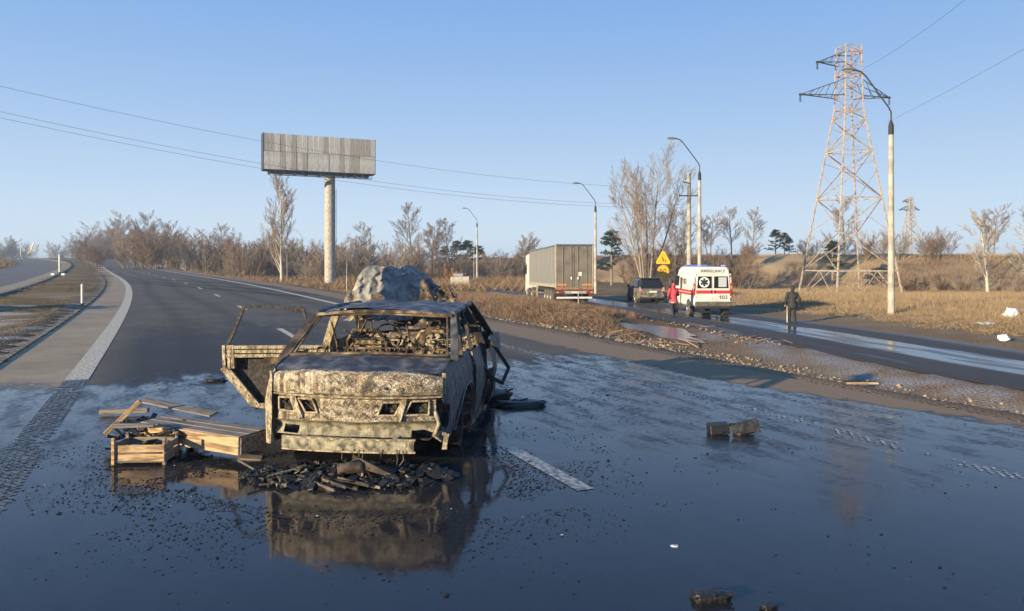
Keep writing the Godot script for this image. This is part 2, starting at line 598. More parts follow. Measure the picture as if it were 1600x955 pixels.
func axis_steps(lo: float, near_lo: float, near_hi: float, hi: float, fine: float, grow: float) -> PackedFloat32Array:
	var a := PackedFloat32Array()
	var left := []
	var v := near_lo
	var st := fine
	while v > lo:
		st *= grow
		v -= st
		left.append(v)
	left.reverse()
	for q in left: a.append(q)
	v = near_lo
	while v < near_hi:
		a.append(v)
		v += fine
	st = fine
	while v < hi:
		a.append(v)
		st *= grow
		v += st
	a.append(v)
	return a

func ground_color(x: float, d: float) -> Color:
	var st := st_of(x, d)
	var t := st.y
	var n := hill_noise.get_noise_2d(x * 6.0, d * 6.0)
	var n2 := fine_noise.get_noise_2d(x * 1.7, d * 1.7)
	var dirt := Color(0.25, 0.165, 0.10)
	var tan_grass := Color(0.30, 0.225, 0.135)
	var brown := Color(0.19, 0.125, 0.072)
	var frost := Color(0.37, 0.34, 0.32)
	var c := dirt
	if t > 0.0:
		c = dirt.lerp(Color(0.31, 0.215, 0.13), clampf(0.5 + n, 0, 1))
		# frosted strip beside the side road
		var sx := side_x(d)
		if sx < 1e5:
			var off := sx - x - 3.3
			var f := ss(0.0, 0.4, off) * (1.0 - ss(1.6, 3.2, off)) * (1.0 - ss(42.0, 52.0, d))
			c = c.lerp(frost, clampf(f * (0.55 + 1.6 * n2), 0.0, 0.85))
			if x > sx + 3.3:
				c = dirt.lerp(tan_grass, ss(0.6, 3.2, x - sx - 3.3 + n2 * 2.5 + n))
			elif x < sx - 3.3:
				c = c.lerp(brown, ss(26.0, 34.0, d + n * 6.0) * ss(8.0, 10.0, t + n2))
		if d > 60.0: c = c.lerp(brown.lerp(tan_grass, clampf(0.4 + n, 0, 1)), ss(60.0, 75.0, d))
	else:
		c = Color(0.20, 0.145, 0.08).lerp(Color(0.29, 0.21, 0.125), clampf(0.5 + 1.2 * n, 0, 1))
		if t > -10.3:
			var f2 := ss(-0.12, 0.12, n2 + 0.35 * n + 0.10 - 0.25 * ss(14.0, 34.0, st.x)) * (1.0 - ss(30.0, 46.0, st.x)) * ss(-9.8, -9.0, t)
			c = c.lerp(Color(0.50, 0.46, 0.42), 0.85 * f2)
		if t > -6.0: c = Color(0.10, 0.08, 0.06)
		if t < -21.0: c = brown.lerp(tan_grass, clampf(0.5 + n, 0, 1))
	return c

func ribbon(s0: float, s1: float, step: float, t0: float, t1: float, nt: int, lift: float, far_uv := Vector4.ZERO) -> SurfaceTool:
	var s := stool()
	var n := int(ceil((s1 - s0) / step))
	var rows := []
	for i in n + 1:
		var sv := lerpf(s0, s1, float(i) / n)
		var row := []
		for j in nt + 1:
			var tv := lerpf(t0, t1, float(j) / nt)
			var p := road_at(sv, tv)
			row.append([V(p.x, road_y(sv) + lift, p.y), Vector2((sv - far_uv.x) / far_uv.y, (tv - far_uv.z) / far_uv.w) if far_uv != Vector4.ZERO else Vector2(sv, tv)])
		rows.append(row)
	for i in n:
		for j in nt:
			for k in [[i, j], [i + 1, j], [i + 1, j + 1], [i, j], [i + 1, j + 1], [i, j + 1]]:
				var e: Array = rows[k[0]][k[1]]
				s.set_uv(e[1])
				s.add_vertex(e[0])
	return s

# grey picture of a noise as bytes
func nbytes(n: FastNoiseLite, w: int, h: int) -> PackedByteArray:
	return n.get_image(w, h, false, false, false).get_data()

# colour and roughness of the road over a stretch of it; wet ends a little before the far tyre marks begin
func road_pictures(w: int, h: int, s0: float, s1: float, t0: float, t1: float) -> Array:
	var big := noise(1.0 / 160.0, 101, 4)
	var px := (s1 - s0) / w   # metres a pixel along s
	var py := (t1 - t0) / h
	var mk := func(fs: float, sd: int, oct: int, stretch: float) -> PackedByteArray:
		# a noise of fs metres a feature, stretched along the road
		var n := noise(px / fs, sd, oct)
		var hh := maxi(8, int(h * py / px * stretch))
		var im := n.get_image(w, hh, false, false, false)
		im.resize(w, h, Image.INTERPOLATE_BILINEAR)
		return im.get_data()
	var nb: PackedByteArray = mk.call(2.6, 102, 4, 1.0)
	var ns: PackedByteArray = mk.call(1.1, 103, 5, 3.0)
	var nf: PackedByteArray = mk.call(0.09, 104, 2, 1.0)
	var nd: PackedByteArray = mk.call(0.5, 105, 4, 1.0)
	var col := PackedByteArray()
	var rough := PackedByteArray()
	col.resize(w * h * 3)
	rough.resize(w * h)
	for y in h:
		var t := t0 + (y + 0.5) * py
		var left_sh := 1.0 - ss(-4.3, -4.0, t)
		for x in w:
			var s := s0 + (x + 0.5) * px
			var i := y * w + x
			var a := nb[i] / 255.0
			var b := ns[i] / 255.0
			var f := nf[i] / 255.0
			var g := nd[i] / 255.0
			# how wet: 1 under the water, 0 dry
			var edge := s + (a - 0.5) * 2.2 + (b - 0.5) * 1.4 + (f - 0.5) * 1.0 + maxf(0.0, t - 4.2) * 0.9 - maxf(0.0, -4.4 - t) * 0.4
			var wet := 1.0 - ss(6.9, 8.4, edge)
			var damp := (1.0 - ss(12.0, 22.0, s + (b - 0.5) * 9.0)) * ss(-4.0, -3.2, t) * (1.0 - ss(-0.8, 2.2, t + (b - 0.5) * 3.0))
			var te := 5.0 + 1.0 * (1.0 - ss(-1.0, 5.0, s)) + (g - 0.5) * 0.5
			var right_soil := ss(te - 0.12, te + 0.12, t)
			wet *= 1.0 - right_soil
			# dry asphalt: grey-brown, with a scatter of aggregate, dark wheel tracks
			var v := 0.092 + 0.05 * (f - 0.5) + 0.05 * (a - 0.5) + 0.03 * (b - 0.5)
			var cr := v * 1.08
			var cg := v * 0.93
			var cb := v * 0.74
			var tr := 0.0
			var wob := 0.35 * sin(s * 0.11) + 0.2 * sin(s * 0.031 + 1.0)
			for q in [-2.9, -1.25, 1.2, 2.8]:
				tr += 0.5 * exp(-pow((t - q - wob) / 0.30, 2.0))
			if s > 26.0:
				# turning tracks that sweep across both lanes
				for q in [0.0, 1.6, 6.2, 7.7, 15.0, 16.5]:
					var pos: float = 4.2 - (s - 30.0 - q * 1.4) * (0.19 + 0.0016 * (s - 30.0))
					tr += 0.75 * exp(-pow((t - pos) / 0.34, 2.0)) * ss(28.0, 34.0, s) * (1.0 - ss(85.0, 120.0, s))
			var dk := 1.0 - minf(0.7, tr * 0.75 * (0.35 + b))
			cr *= dk; cg *= dk; cb *= dk
			cr = lerpf(cr, 0.030, damp * 0.85); cg = lerpf(cg, 0.029, damp * 0.85); cb = lerpf(cb, 0.029, damp * 0.85)
			if left_sh > 0.0:
				var u := 0.29 + 0.14 * (a - 0.5) + 0.10 * (g - 0.5) + 0.06 * (f - 0.5)
				cr = lerpf(cr, u * 1.08, left_sh); cg = lerpf(cg, u * 0.82, left_sh); cb = lerpf(cb, u * 0.53, left_sh)
			if right_soil > 0.0:
				var k := right_soil * (0.85 + 0.3 * f)
				cr = lerpf(cr, 0.25, k); cg = lerpf(cg, 0.166, k); cb = lerpf(cb, 0.10, k)
			var deep := wet * (0.92 + 0.08 * (1.0 - ss(1.0, 4.5, s + (a - 0.5) * 5.0)))
			cr = lerpf(cr, 0.012 + 0.008 * f, deep); cg = lerpf(cg, 0.0125 + 0.008 * f, deep); cb = lerpf(cb, 0.015 + 0.008 * f, deep)
			# a mirror where the water stands, broken by the aggregate where it is only a film
			var film := ss(0.8, 4.2, s + (b - 0.5) * 3.5 + (a - 0.5) * 2.0 + 3.4 * ss(0.6, 2.6, t))
			var r := lerpf(0.075, 0.17 + 0.16 * ss(0.35, 0.7, b) + 0.40 * (f - 0.5) + 0.2 * (g - 0.5), film)
			r = lerpf(lerpf(0.92, 0.78, damp), clampf(r, 0.03, 1.0), wet)
			col[i * 3] = int(255.0 * pow(clampf(cr, 0, 1), 1.0 / 2.2))
			col[i * 3 + 1] = int(255.0 * pow(clampf(cg, 0, 1), 1.0 / 2.2))
			col[i * 3 + 2] = int(255.0 * pow(clampf(cb, 0, 1), 1.0 / 2.2))
			rough[i] = int(255.0 * clampf(r, 0, 1))
	return [Image.create_from_data(w, h, false, Image.FORMAT_RGB8, col), Image.create_from_data(w, h, false, Image.FORMAT_L8, rough)]

func road_material(w: int, h: int, s0: float, s1: float) -> StandardMaterial3D:
	var pics := road_pictures(w, h, s0, s1, -6.0, 6.4)
	var m := mat(Color(1, 1, 1), 1.0, 0.0, 0.35)
	m.albedo_texture = ImageTexture.create_from_image(pics[0])
	m.roughness_texture = ImageTexture.create_from_image(pics[1])
	m.roughness_texture_channel = BaseMaterial3D.TEXTURE_CHANNEL_RED
	m.texture_repeat = false
	return m

func build_setting() -> void:
	# ---- ground sheet to the horizon
	var gx := axis_steps(-900.0, -14.0, 30.0, 900.0, 0.55, 1.07)
	var gd := axis_steps(-60.0, 2.0, 62.0, 1500.0, 0.55, 1.07)
	var s := stool()
	var nx := gx.size()
	var nd := gd.size()
	for j in nd:
		for i in nx:
			s.set_color(ground_color(gx[i], gd[j]))
			s.add_vertex(V(gx[i], ground(gx[i], gd[j]), gd[j]))
	for j in nd - 1:
		for i in nx - 1:
			var a := j * nx + i
			for q in [a, a + nx, a + nx + 1, a, a + nx + 1, a + 1]: s.add_index(q)
	var gm := mat(Color(1, 1, 1), 0.97, 0.0, 0.2)
	gm.vertex_color_use_as_albedo = true
	gm.albedo_texture = ntex(noise(0.03, 201, 6), 1024, ramp([[0.0, L(0.35, 0.34, 0.33)], [0.42, L(0.75, 0.74, 0.73)], [0.6, L(1, 1, 1)], [1.0, L(1, 1, 1)]]))
	gm.uv1_triplanar = true
	gm.uv1_world_triplanar = true
	gm.uv1_scale = Vector3.ONE * 0.35
	gm.normal_enabled = true
	gm.normal_texture = ntex(noise(0.06, 202, 5), 512, null, true, 10.0)
	struct("ground", s, gm, "brown earth and dry grass ground around the roads")

	# ---- the wet main road
	var near := road_material(1792, 900, -10.0, 44.0)
	var bumps := noise(0.05, 210, 4)
	near.normal_enabled = true
	near.normal_texture = ntex(bumps, 1024, null, true, 1.2)
	near.normal_scale = 0.06
	var far := road_material(1536, 160, 44.0, 380.0)
	var am := ribbon(-10.0, 44.0, 1.0, -5.66, 6.2, 12, 0.0, Vector4(-10.0, 54.0, -6.0, 12.4)).commit()
	var s1 := ribbon(-10.0, 44.0, 1.0, -5.66, 6.2, 12, 0.0, Vector4(-10.0, 54.0, -6.0, 12.4))
	s1.generate_normals()
	var s2 := ribbon(44.0, 380.0, 2.0, -5.66, 6.2, 6, 0.0, Vector4(44.0, 336.0, -6.0, 12.4))
	s2.generate_normals()
	am = s1.commit()
	am = s2.commit(am)
	var road := MeshInstance3D.new()
	road.mesh = am
	road.name = numbered("main_road")
	road.set_surface_override_material(0, near)
	road.set_surface_override_material(1, far)
	add_child(road)
	tag(road, "asphalt main road flooded with black water in front, dry further on", "", "", "structure")

	# ---- opposite carriageway and its kerb
	var om := mottled([[0.0, L(0.07, 0.065, 0.06)], [0.5, L(0.10, 0.094, 0.09)], [1.0, L(0.14, 0.13, 0.12)]], 0.01, 220, 0.12, 0.9, 5, 0.0, true)
	struct("opposite_road", ribbon(0.0, 380.0, 2.0, -20.6, -11.9, 4, -0.02), om, "grey opposite carriageway at the left edge")
	var cm := mottled([[0.0, L(0.19, 0.145, 0.09)], [0.5, L(0.28, 0.22, 0.14)], [1.0, L(0.35, 0.28, 0.19)]], 0.012, 221, 0.3, 0.95, 5, 0.0, true)
	struct("opposite_road_shoulder", ribbon(0.0, 300.0, 2.0, -11.9, -10.25, 2, -0.016), cm, "sandy paved shoulder of the opposite carriageway")
	var kb := stool()
	var kp := []
	for i in 151:
		var sv := 2.0 * i
		kp.append([road_at(sv, -10.25), road_at(sv, -10.02), road_y(sv)])
	for i in kp.size() - 1:
		var a: Array = kp[i]
		var b: Array = kp[i + 1]
		flat(kb)
		quad(kb, V(a[0].x, a[2] - 0.1, a[0].y), V(b[0].x, b[2] - 0.1, b[0].y), V(b[0].x, b[2] + 0.12, b[0].y), V(a[0].x, a[2] + 0.12, a[0].y))
		quad(kb, V(a[0].x, a[2] + 0.12, a[0].y), V(b[0].x, b[2] + 0.12, b[0].y), V(b[1].x, b[2] + 0.12, b[1].y), V(a[1].x, a[2] + 0.12, a[1].y))
		quad(kb, V(a[1].x, a[2] + 0.12, a[1].y), V(b[1].x, b[2] + 0.12, b[1].y), V(b[1].x, b[2] - 0.1, b[1].y), V(a[1].x, a[2] - 0.1, a[1].y))
	struct("kerb", kb, M.dust_plastic, "dark kerb along the edge of the median strip")

	var soil := mottled([[0.0, L(0.07, 0.05, 0.03)], [0.45, L(0.15, 0.108, 0.064)], [0.6, L(0.22, 0.165, 0.105)], [0.72, L(0.34, 0.3, 0.25)], [1.0, L(0.46, 0.42, 0.37)]], 0.02, 224, 0.5, 0.97, 6, 4.0, true)
	struct("verge", ribbon(-9.0, 120.0, 1.0, -6.35, -5.58, 3, 0.03), soil, "rough earth edge between the paved shoulder and the median")
	# ---- painted lines
	var white := mottled([[0.0, L(0.16, 0.13, 0.09)], [0.4, L(0.42, 0.355, 0.26)], [0.6, L(0.56, 0.48, 0.36)], [1.0, L(0.64, 0.56, 0.44)]], 0.03, 230, 0.8, 0.85, 5, 0.0, true)
	var worn := mottled([[0.0, L(0.03, 0.027, 0.024)], [0.4, L(0.12, 0.108, 0.09)], [0.55, L(0.28, 0.25, 0.205)], [1.0, L(0.44, 0.4, 0.34)]], 0.03, 231, 0.8, 0.3, 5, 0.0, true)
	var dark_line := mottled([[0.0, L(0.06, 0.058, 0.054)], [0.4, L(0.2, 0.19, 0.17)], [0.6, L(0.4, 0.375, 0.33)], [1.0, L(0.55, 0.52, 0.46)]], 0.025, 232, 0.7, 0.35, 5, 0.0, true)
	struct("edge_line", ribbon(8.2, 190.0, 1.0, -4.32, -3.98, 1, 0.005), white, "dry white edge line along the median side of the main road")
	struct("edge_line", ribbon(10.5, 170.0, 1.0, 3.78, 4.04, 1, 0.005), white, "dry white edge line along the outer side of the main road")
	# where the road is wet, only the raised ribs of the lines stand out of the water
	var ribs := stool(true)
	rng.seed = 11
	for sv10 in range(-60, 83):
		for row in 3:
			var sv := sv10 * 0.1 + row * 0.033
			var fade := fine_noise.get_noise_2d(sv * 3.0, 2.0)
			for k in 5:
				if rng.randf() < 0.12 + 0.5 * ss(0.0, 0.3, fade): continue
				var p := road_at(sv, -4.30 + 0.068 * k + 0.03 * (row % 2))
				rib(ribs, p, sv, 0.05, 0.022)
	struct("edge_line", ribs, worn, "wet ribbed edge line rising from the water at the left")
	ribs = stool(true)
	for sv10 in range(-40, 107):
		for row in 2:
			var sv := sv10 * 0.1 + row * 0.05
			var fade := fine_noise.get_noise_2d(sv * 2.0, 40.0)
			for k in 3:
				if rng.randf() < 0.50 + 0.42 * ss(-0.1, 0.2, fade): continue
				var p := road_at(sv, 3.80 + 0.085 * k + 0.04 * row)
				rib(ribs, p, sv, 0.07, 0.03, 0.004)
	struct("edge_line", ribs, dark_line, "broken wet ribbed edge line crossing the flooded right lane")
	for k in 14:
		var a := -0.05 if k == 0 else 13.4 + (k - 1) * 11.3
		var b := 1.5 if k == 0 else a + 2.8
		struct("lane_dash", ribbon(a, b, 0.7, -0.08 + 0.27 * float(k == 0), 0.08 + 0.27 * float(k == 0), 1, 0.005), worn if k < 1 else white, "white lane dash %s" % ["half washed over by soot beside the wreck's rear corner", "just beyond the wreck's open door", "second beyond the open door", "third beyond the open door", "fourth beyond the open door", "fifth beyond the open door", "sixth beyond the open door", "seventh beyond the open door", "eighth beyond the open door", "far along the bend", "further along the bend", "near the far bend", "at the far bend", "last before the crest"][k])

	# ---- side road
	var c := side_curve()
	var sr := stool()
	var ln := c.get_baked_length()
	var nn := int(ln / 1.5)
	for i in nn:
		for j in 8:
			for k in [[0, 0], [1, 0], [1, 1], [0, 0], [1, 1], [0, 1]]:
				var q: float = (i + k[0]) * ln / nn
				var p := c.sample_baked(q, true)
				var p2 := c.sample_baked(minf(q + 0.8, ln), true)
				var p1 := c.sample_baked(maxf(q - 0.8, 0.0), true)
				var tg := (p2 - p1).normalized()
				var w: float = -3.3 + 6.6 * (j + k[1]) / 8.0
				var at: Vector3 = p + Vector3(tg.z, 0, -tg.x) * w
				sr.set_uv(Vector2(q / 60.0, w / 6.6 + 0.5))
				sr.add_vertex(V(at.x, level(at.z), at.z))
	var pic := side_pictures(1024, 220, ln)
	var sm := mat(Color(1, 1, 1), 1.0, 0.0, 0.4)
	sm.albedo_texture = ImageTexture.create_from_image(pic[0])
	sm.roughness_texture = ImageTexture.create_from_image(pic[1])
	sm.uv1_scale = Vector3(60.0 / ln, 1, 1)
	sm.texture_repeat = false
	struct("side_road", sr, sm, "narrow dark side road with a wet lane, below the main road")
	# sheet of water beside it
	var pd := stool()
	var ctr := Vector2(5.9, 30.8)
	var ring := []
	for k in 36:
		var a := TAU * k / 36.0
		var rr := 1.0 + 0.22 * sin(a * 3.0 + 1.0) + 0.12 * sin(a * 7.0)
		ring.append(ctr + Vector2(-0.16, 1.0) * (sin(a) * 3.7 * rr) + Vector2(1, 0.1) * (cos(a) * 0.95 * rr))
	for k in 36:
		var a: Vector2 = ring[k]
		var b: Vector2 = ring[(k + 1) % 36]
		tri(pd, V(ctr.x, -0.965, ctr.y), V(a.x, -0.965, a.y), V(b.x, -0.965, b.y))
	struct("puddle", pd, mat(L(0.07, 0.08, 0.095), 0.22, 0.0, 0.45), "frozen puddle beside the side road")

	# ---- embankment behind the field
	var em := stool()
	var line := [Vector2(190, 42), Vector2(110, 66), Vector2(70, 86), Vector2(45, 102), Vector2(22, 126), Vector2(2, 160), Vector2(-14, 215), Vector2(-40, 300)]
	var prof := [Vector2(-1.5, -0.6), Vector2(1.5, 0.25), Vector2(5.0, 1.7), Vector2(8.5, 3.3), Vector2(11.5, 4.25), Vector2(13.0, 4.5), Vector2(22.0, 4.5), Vector2(40.0, -0.5)]
	var cv := Curve3D.new()
	for i in line.size():
		var h: Vector2 = (line[mini(i + 1, line.size() - 1)] - line[maxi(i - 1, 0)]) / 6.0
		cv.add_point(Vector3(line[i].x, 0, line[i].y), Vector3(-h.x, 0, -h.y), Vector3(h.x, 0, h.y))
	var el := cv.get_baked_length()
	var ne := 220
	var npf := 30
	for i in ne + 1:
		var p := cv.sample_baked(el * i / ne, true)
		var tg := (cv.sample_baked(minf(el * i / ne + 1.0, el), true) - cv.sample_baked(maxf(el * i / ne - 1.0, 0.0), true)).normalized()
		var nrm := Vector3(tg.z, 0, -tg.x)
		if nrm.z < 0: nrm = -nrm
		for j in npf + 1:
			var f := float(j) / npf * (prof.size() - 1)
			var k := mini(int(f), prof.size() - 2)
			var pr: Vector2 = prof[k].lerp(prof[k + 1], f - k)
			var q := p + nrm * pr.x
			var nz := hill_noise.get_noise_2d(q.x * 3.0, q.z * 3.0)
			var nz2 := fine_noise.get_noise_2d(q.x, q.z)
			var rise := pr.y * (1.0 + 0.10 * hill_noise.get_noise_2d(q.x * 0.8, q.z * 0.8)) + (0.55 * nz + 0.22 * nz2) * ss(0.0, 1.0, pr.y)
			var cl := Color(0.28, 0.205, 0.125).lerp(Color(0.40, 0.30, 0.18), clampf(0.5 + 1.5 * nz, 0, 1)).lerp(Color(0.17, 0.12, 0.08), ss(0.2, 0.5, nz2))
			em.set_color(cl.lerp(Color(0.20, 0.135, 0.095), ss(120.0, 170.0, q.z)))
			em.add_vertex(V(q.x, level(q.z) - 0.15 + rise, q.z))
	for i in ne:
		for j in npf:
			var a := i * (npf + 1) + j
			for q in [a, a + npf + 1, a + npf + 2, a, a + npf + 2, a + 1]: em.add_index(q)
	var emm: StandardMaterial3D = gm.duplicate()
	emm.uv1_scale = Vector3.ONE * 0.22
	struct("embankment", em, emm, "long grassy railway embankment behind the field")

func rib(s: SurfaceTool, p: Vector2, sv: float, w: float, l: float, tall := 0.008) -> void:
	var a := RA[clampi(int(sv) - S0, 0, RA.size() - 1)] + 0.35
	var u := Vector3(cos(a), 0, -sin(a)) * (w * 0.5)
	var v := Vector3(-sin(a), 0, -cos(a)) * (l * 0.5)
	var c := V(p.x, 0.0, p.y)
	var y := Vector3.UP * tall
	quad(s, c - u - v, c + u - v, c + u * 0.8 - v * 0.6 + y, c - u * 0.8 - v * 0.6 + y)
	quad(s, c - u * 0.8 - v * 0.6 + y, c + u * 0.8 - v * 0.6 + y, c + u * 0.8 + v * 0.6 + y, c - u * 0.8 + v * 0.6 + y)
	quad(s, c + u + v, c - u + v, c - u * 0.8 + v * 0.6 + y, c + u * 0.8 + v * 0.6 + y)

func side_pictures(w: int, h: int, ln: float) -> Array:
	var nb := noise(1.0 / 50.0, 301, 4)
	var ns := noise(1.0 / 20.0, 302, 4)
	var col := Image.create(w, h, false, Image.FORMAT_RGB8)
	var ro := Image.create(w, h, false, Image.FORMAT_L8)
	for x in w:
		var q := ln * x / w
		for y in h:
			var v := float(y) / h * 6.6 - 3.3
			var a := nb.get_noise_2d(q * 4.0, v * 30.0)
			var b := ns.get_noise_2d(q * 3.0, v * 26.0)
			# the strip of melt water down the lane
			var wet := ss(-1.35, -0.95, v + 0.25 * a) * (1.0 - ss(0.9, 1.3, v + 0.3 * a))
			wet *= 0.75 + 0.25 * ss(-0.2, 0.1, b)
			wet = maxf(wet, ss(0.15, 0.3, a) * 0.6 * (1.0 - ss(-2.2, -1.8, v)))
			var k := 0.052 + 0.012 * b + 0.012 * a
			var frost := ss(2.1, 3.2, v + 0.7 * a) * 0.10
			col.set_pixel(x, y, Color(k * 1.05 + frost, k * 0.98 + frost * 0.95, k * 0.95 + frost * 0.85).lerp(Color(0.03, 0.032, 0.036), wet).linear_to_srgb())
			var r := lerpf(0.9, 0.12 + 0.1 * maxf(0, b), wet)
			ro.set_pixel(x, y, Color(r, r, r))
	return [col, ro]

# ------------------------------------------------------------------ plants
func spike(s: SurfaceTool, p: Vector3, dir: Vector3, ln: float, w: float) -> void:
	var side := dir.cross(Vector3(rf(-1, 1), rf(-1, 1), rf(-1, 1))).normalized() * w
	flat(s)
	tri(s, p - side, p + side, p + dir * ln)

func grow(tr: SurfaceTool, cr: SurfaceTool, p: Vector3, dir: Vector3, ln: float, r: float, lv: int, P: Dictionary) -> void:
	var last: int = P.n.size()
	if lv == last:
		var bend := (dir + Vector3(rf(-0.3, 0.3), rf(-0.1, 0.4), rf(-0.3, 0.3))).normalized()
		spike(cr, p, dir, ln * 0.62, r)
		spike(cr, p + dir * ln * 0.5, bend, ln * 0.6, r * 0.7)
		return
	var n := 5 if lv == 0 else 3
	var pts := [p]
	var rad := [r]
	var d := dir
	var tip: float = P.tip if lv == 0 else 0.25
	for i in n:
		d = (d + Vector3(rf(-1, 1), rf(-0.6, 0.6), rf(-1, 1)) * P.wob[mini(lv, 2)] + Vector3.UP * P.up[mini(lv, 2)]).normalized()
		pts.append(pts[-1] + d * ln / n)
		rad.append(lerpf(r, r * tip, float(i + 1) / n))
	tube(tr if lv < 2 else cr, pts, rad, 6 if lv == 0 else (4 if lv == 1 else 3), false)
	var cnt: int = P.n[lv]
	for k in cnt:
		var u: float = lerpf(P.start[lv], 1.0, (k + rf(0.1, 0.9)) / cnt)
		var f := u * n
		var i := mini(int(f), n - 1)
		var q: Vector3 = pts[i].lerp(pts[i + 1], f - i)
		var dd: Vector3 = (pts[i + 1] - pts[i]).normalized()
		var ax := dd.cross(Vector3(rf(-1, 1), rf(-0.3, 0.3), rf(-1, 1))).normalized()
		var cd := dd.rotated(ax, deg_to_rad(P.ang[lv] * rf(0.7, 1.3)))
		var cl: float = ln * P.ratio[lv] * lerpf(1.0, P.taper, u) * rf(0.75, 1.2)
		var crr: float = maxf(P.minr, lerpf(r, r * tip, u) * P.rr)
		grow(tr, cr, q, cd, cl, crr, lv + 1, P)

func tree_proto(called: String, stems: Array, P: Dictionary, bark: Material, twig: Material) -> Node3D:
	var root := Node3D.new()
	root.name = called
	root.set_meta("base_name", called)
	var tr := stool()
	var cr := stool()
	for st in stems:
		grow(tr, cr, st[0], (st[1] as Vector3).normalized(), st[2], st[3], 0, P)
	obj("trunk", tr, bark, root)
	obj("crown", cr, twig, root)
	return root

func pine_proto(called: String, h: float, w: float) -> Node3D:
	var root := Node3D.new()
	root.name = called
	root.set_meta("base_name", called)
	var tr := stool()
	var cr := stool(true)
	tube(tr, [Vector3.ZERO, Vector3(0.05, h * 0.5, 0), Vector3(0, h * 0.97, 0.05)], [h * 0.022, h * 0.015, 0.02], 6)
	for k in 46:
		var u := pow(rf(0.0, 1.0), 0.8)
		var y := h * lerpf(0.22, 0.97, u)
		var ln := w * 0.5 * (1.05 - u * 0.8) * rf(0.6, 1.15)
		var a := rf(0, TAU)
		var d := Vector3(cos(a), rf(0.0, 0.45), sin(a)).normalized()
		var p0 := Vector3(0, y, 0)
		var p1 := p0 + d * ln
		tube(tr, [p0, p1], [0.05, 0.015], 3, false)
		for q in 9:
			var c := p0.lerp(p1, lerpf(0.35, 1.08, float(q) / 8.0)) + Vector3(rf(-1, 1), rf(-0.6, 0.6), rf(-1, 1)) * 0.18
			for z in 11:
				spike(cr, c, (d * 0.6 + Vector3(rf(-1, 1), rf(-0.5, 1), rf(-1, 1))).normalized(), rf(0.22, 0.5), 0.055)
	obj("trunk", tr, M.bark, root)
	obj("crown", cr, M.needle, root)
	return root

func place(proto: Node3D, x: float, d: float, sc: float, label: String, category := "tree", group := "", sink := 0.05, base := -99.0, wide := 1.0) -> Node3D:
	var y := (ground(x, d) if base < -90.0 else base) - sink
	var o := copy(proto, V(x, y, d), rf(0, 360), label, group)
	o.set_meta("category", category)
	o.scale = Vector3(sc * wide, sc, sc * wide)
	o.remove_meta("base_name")
	return o

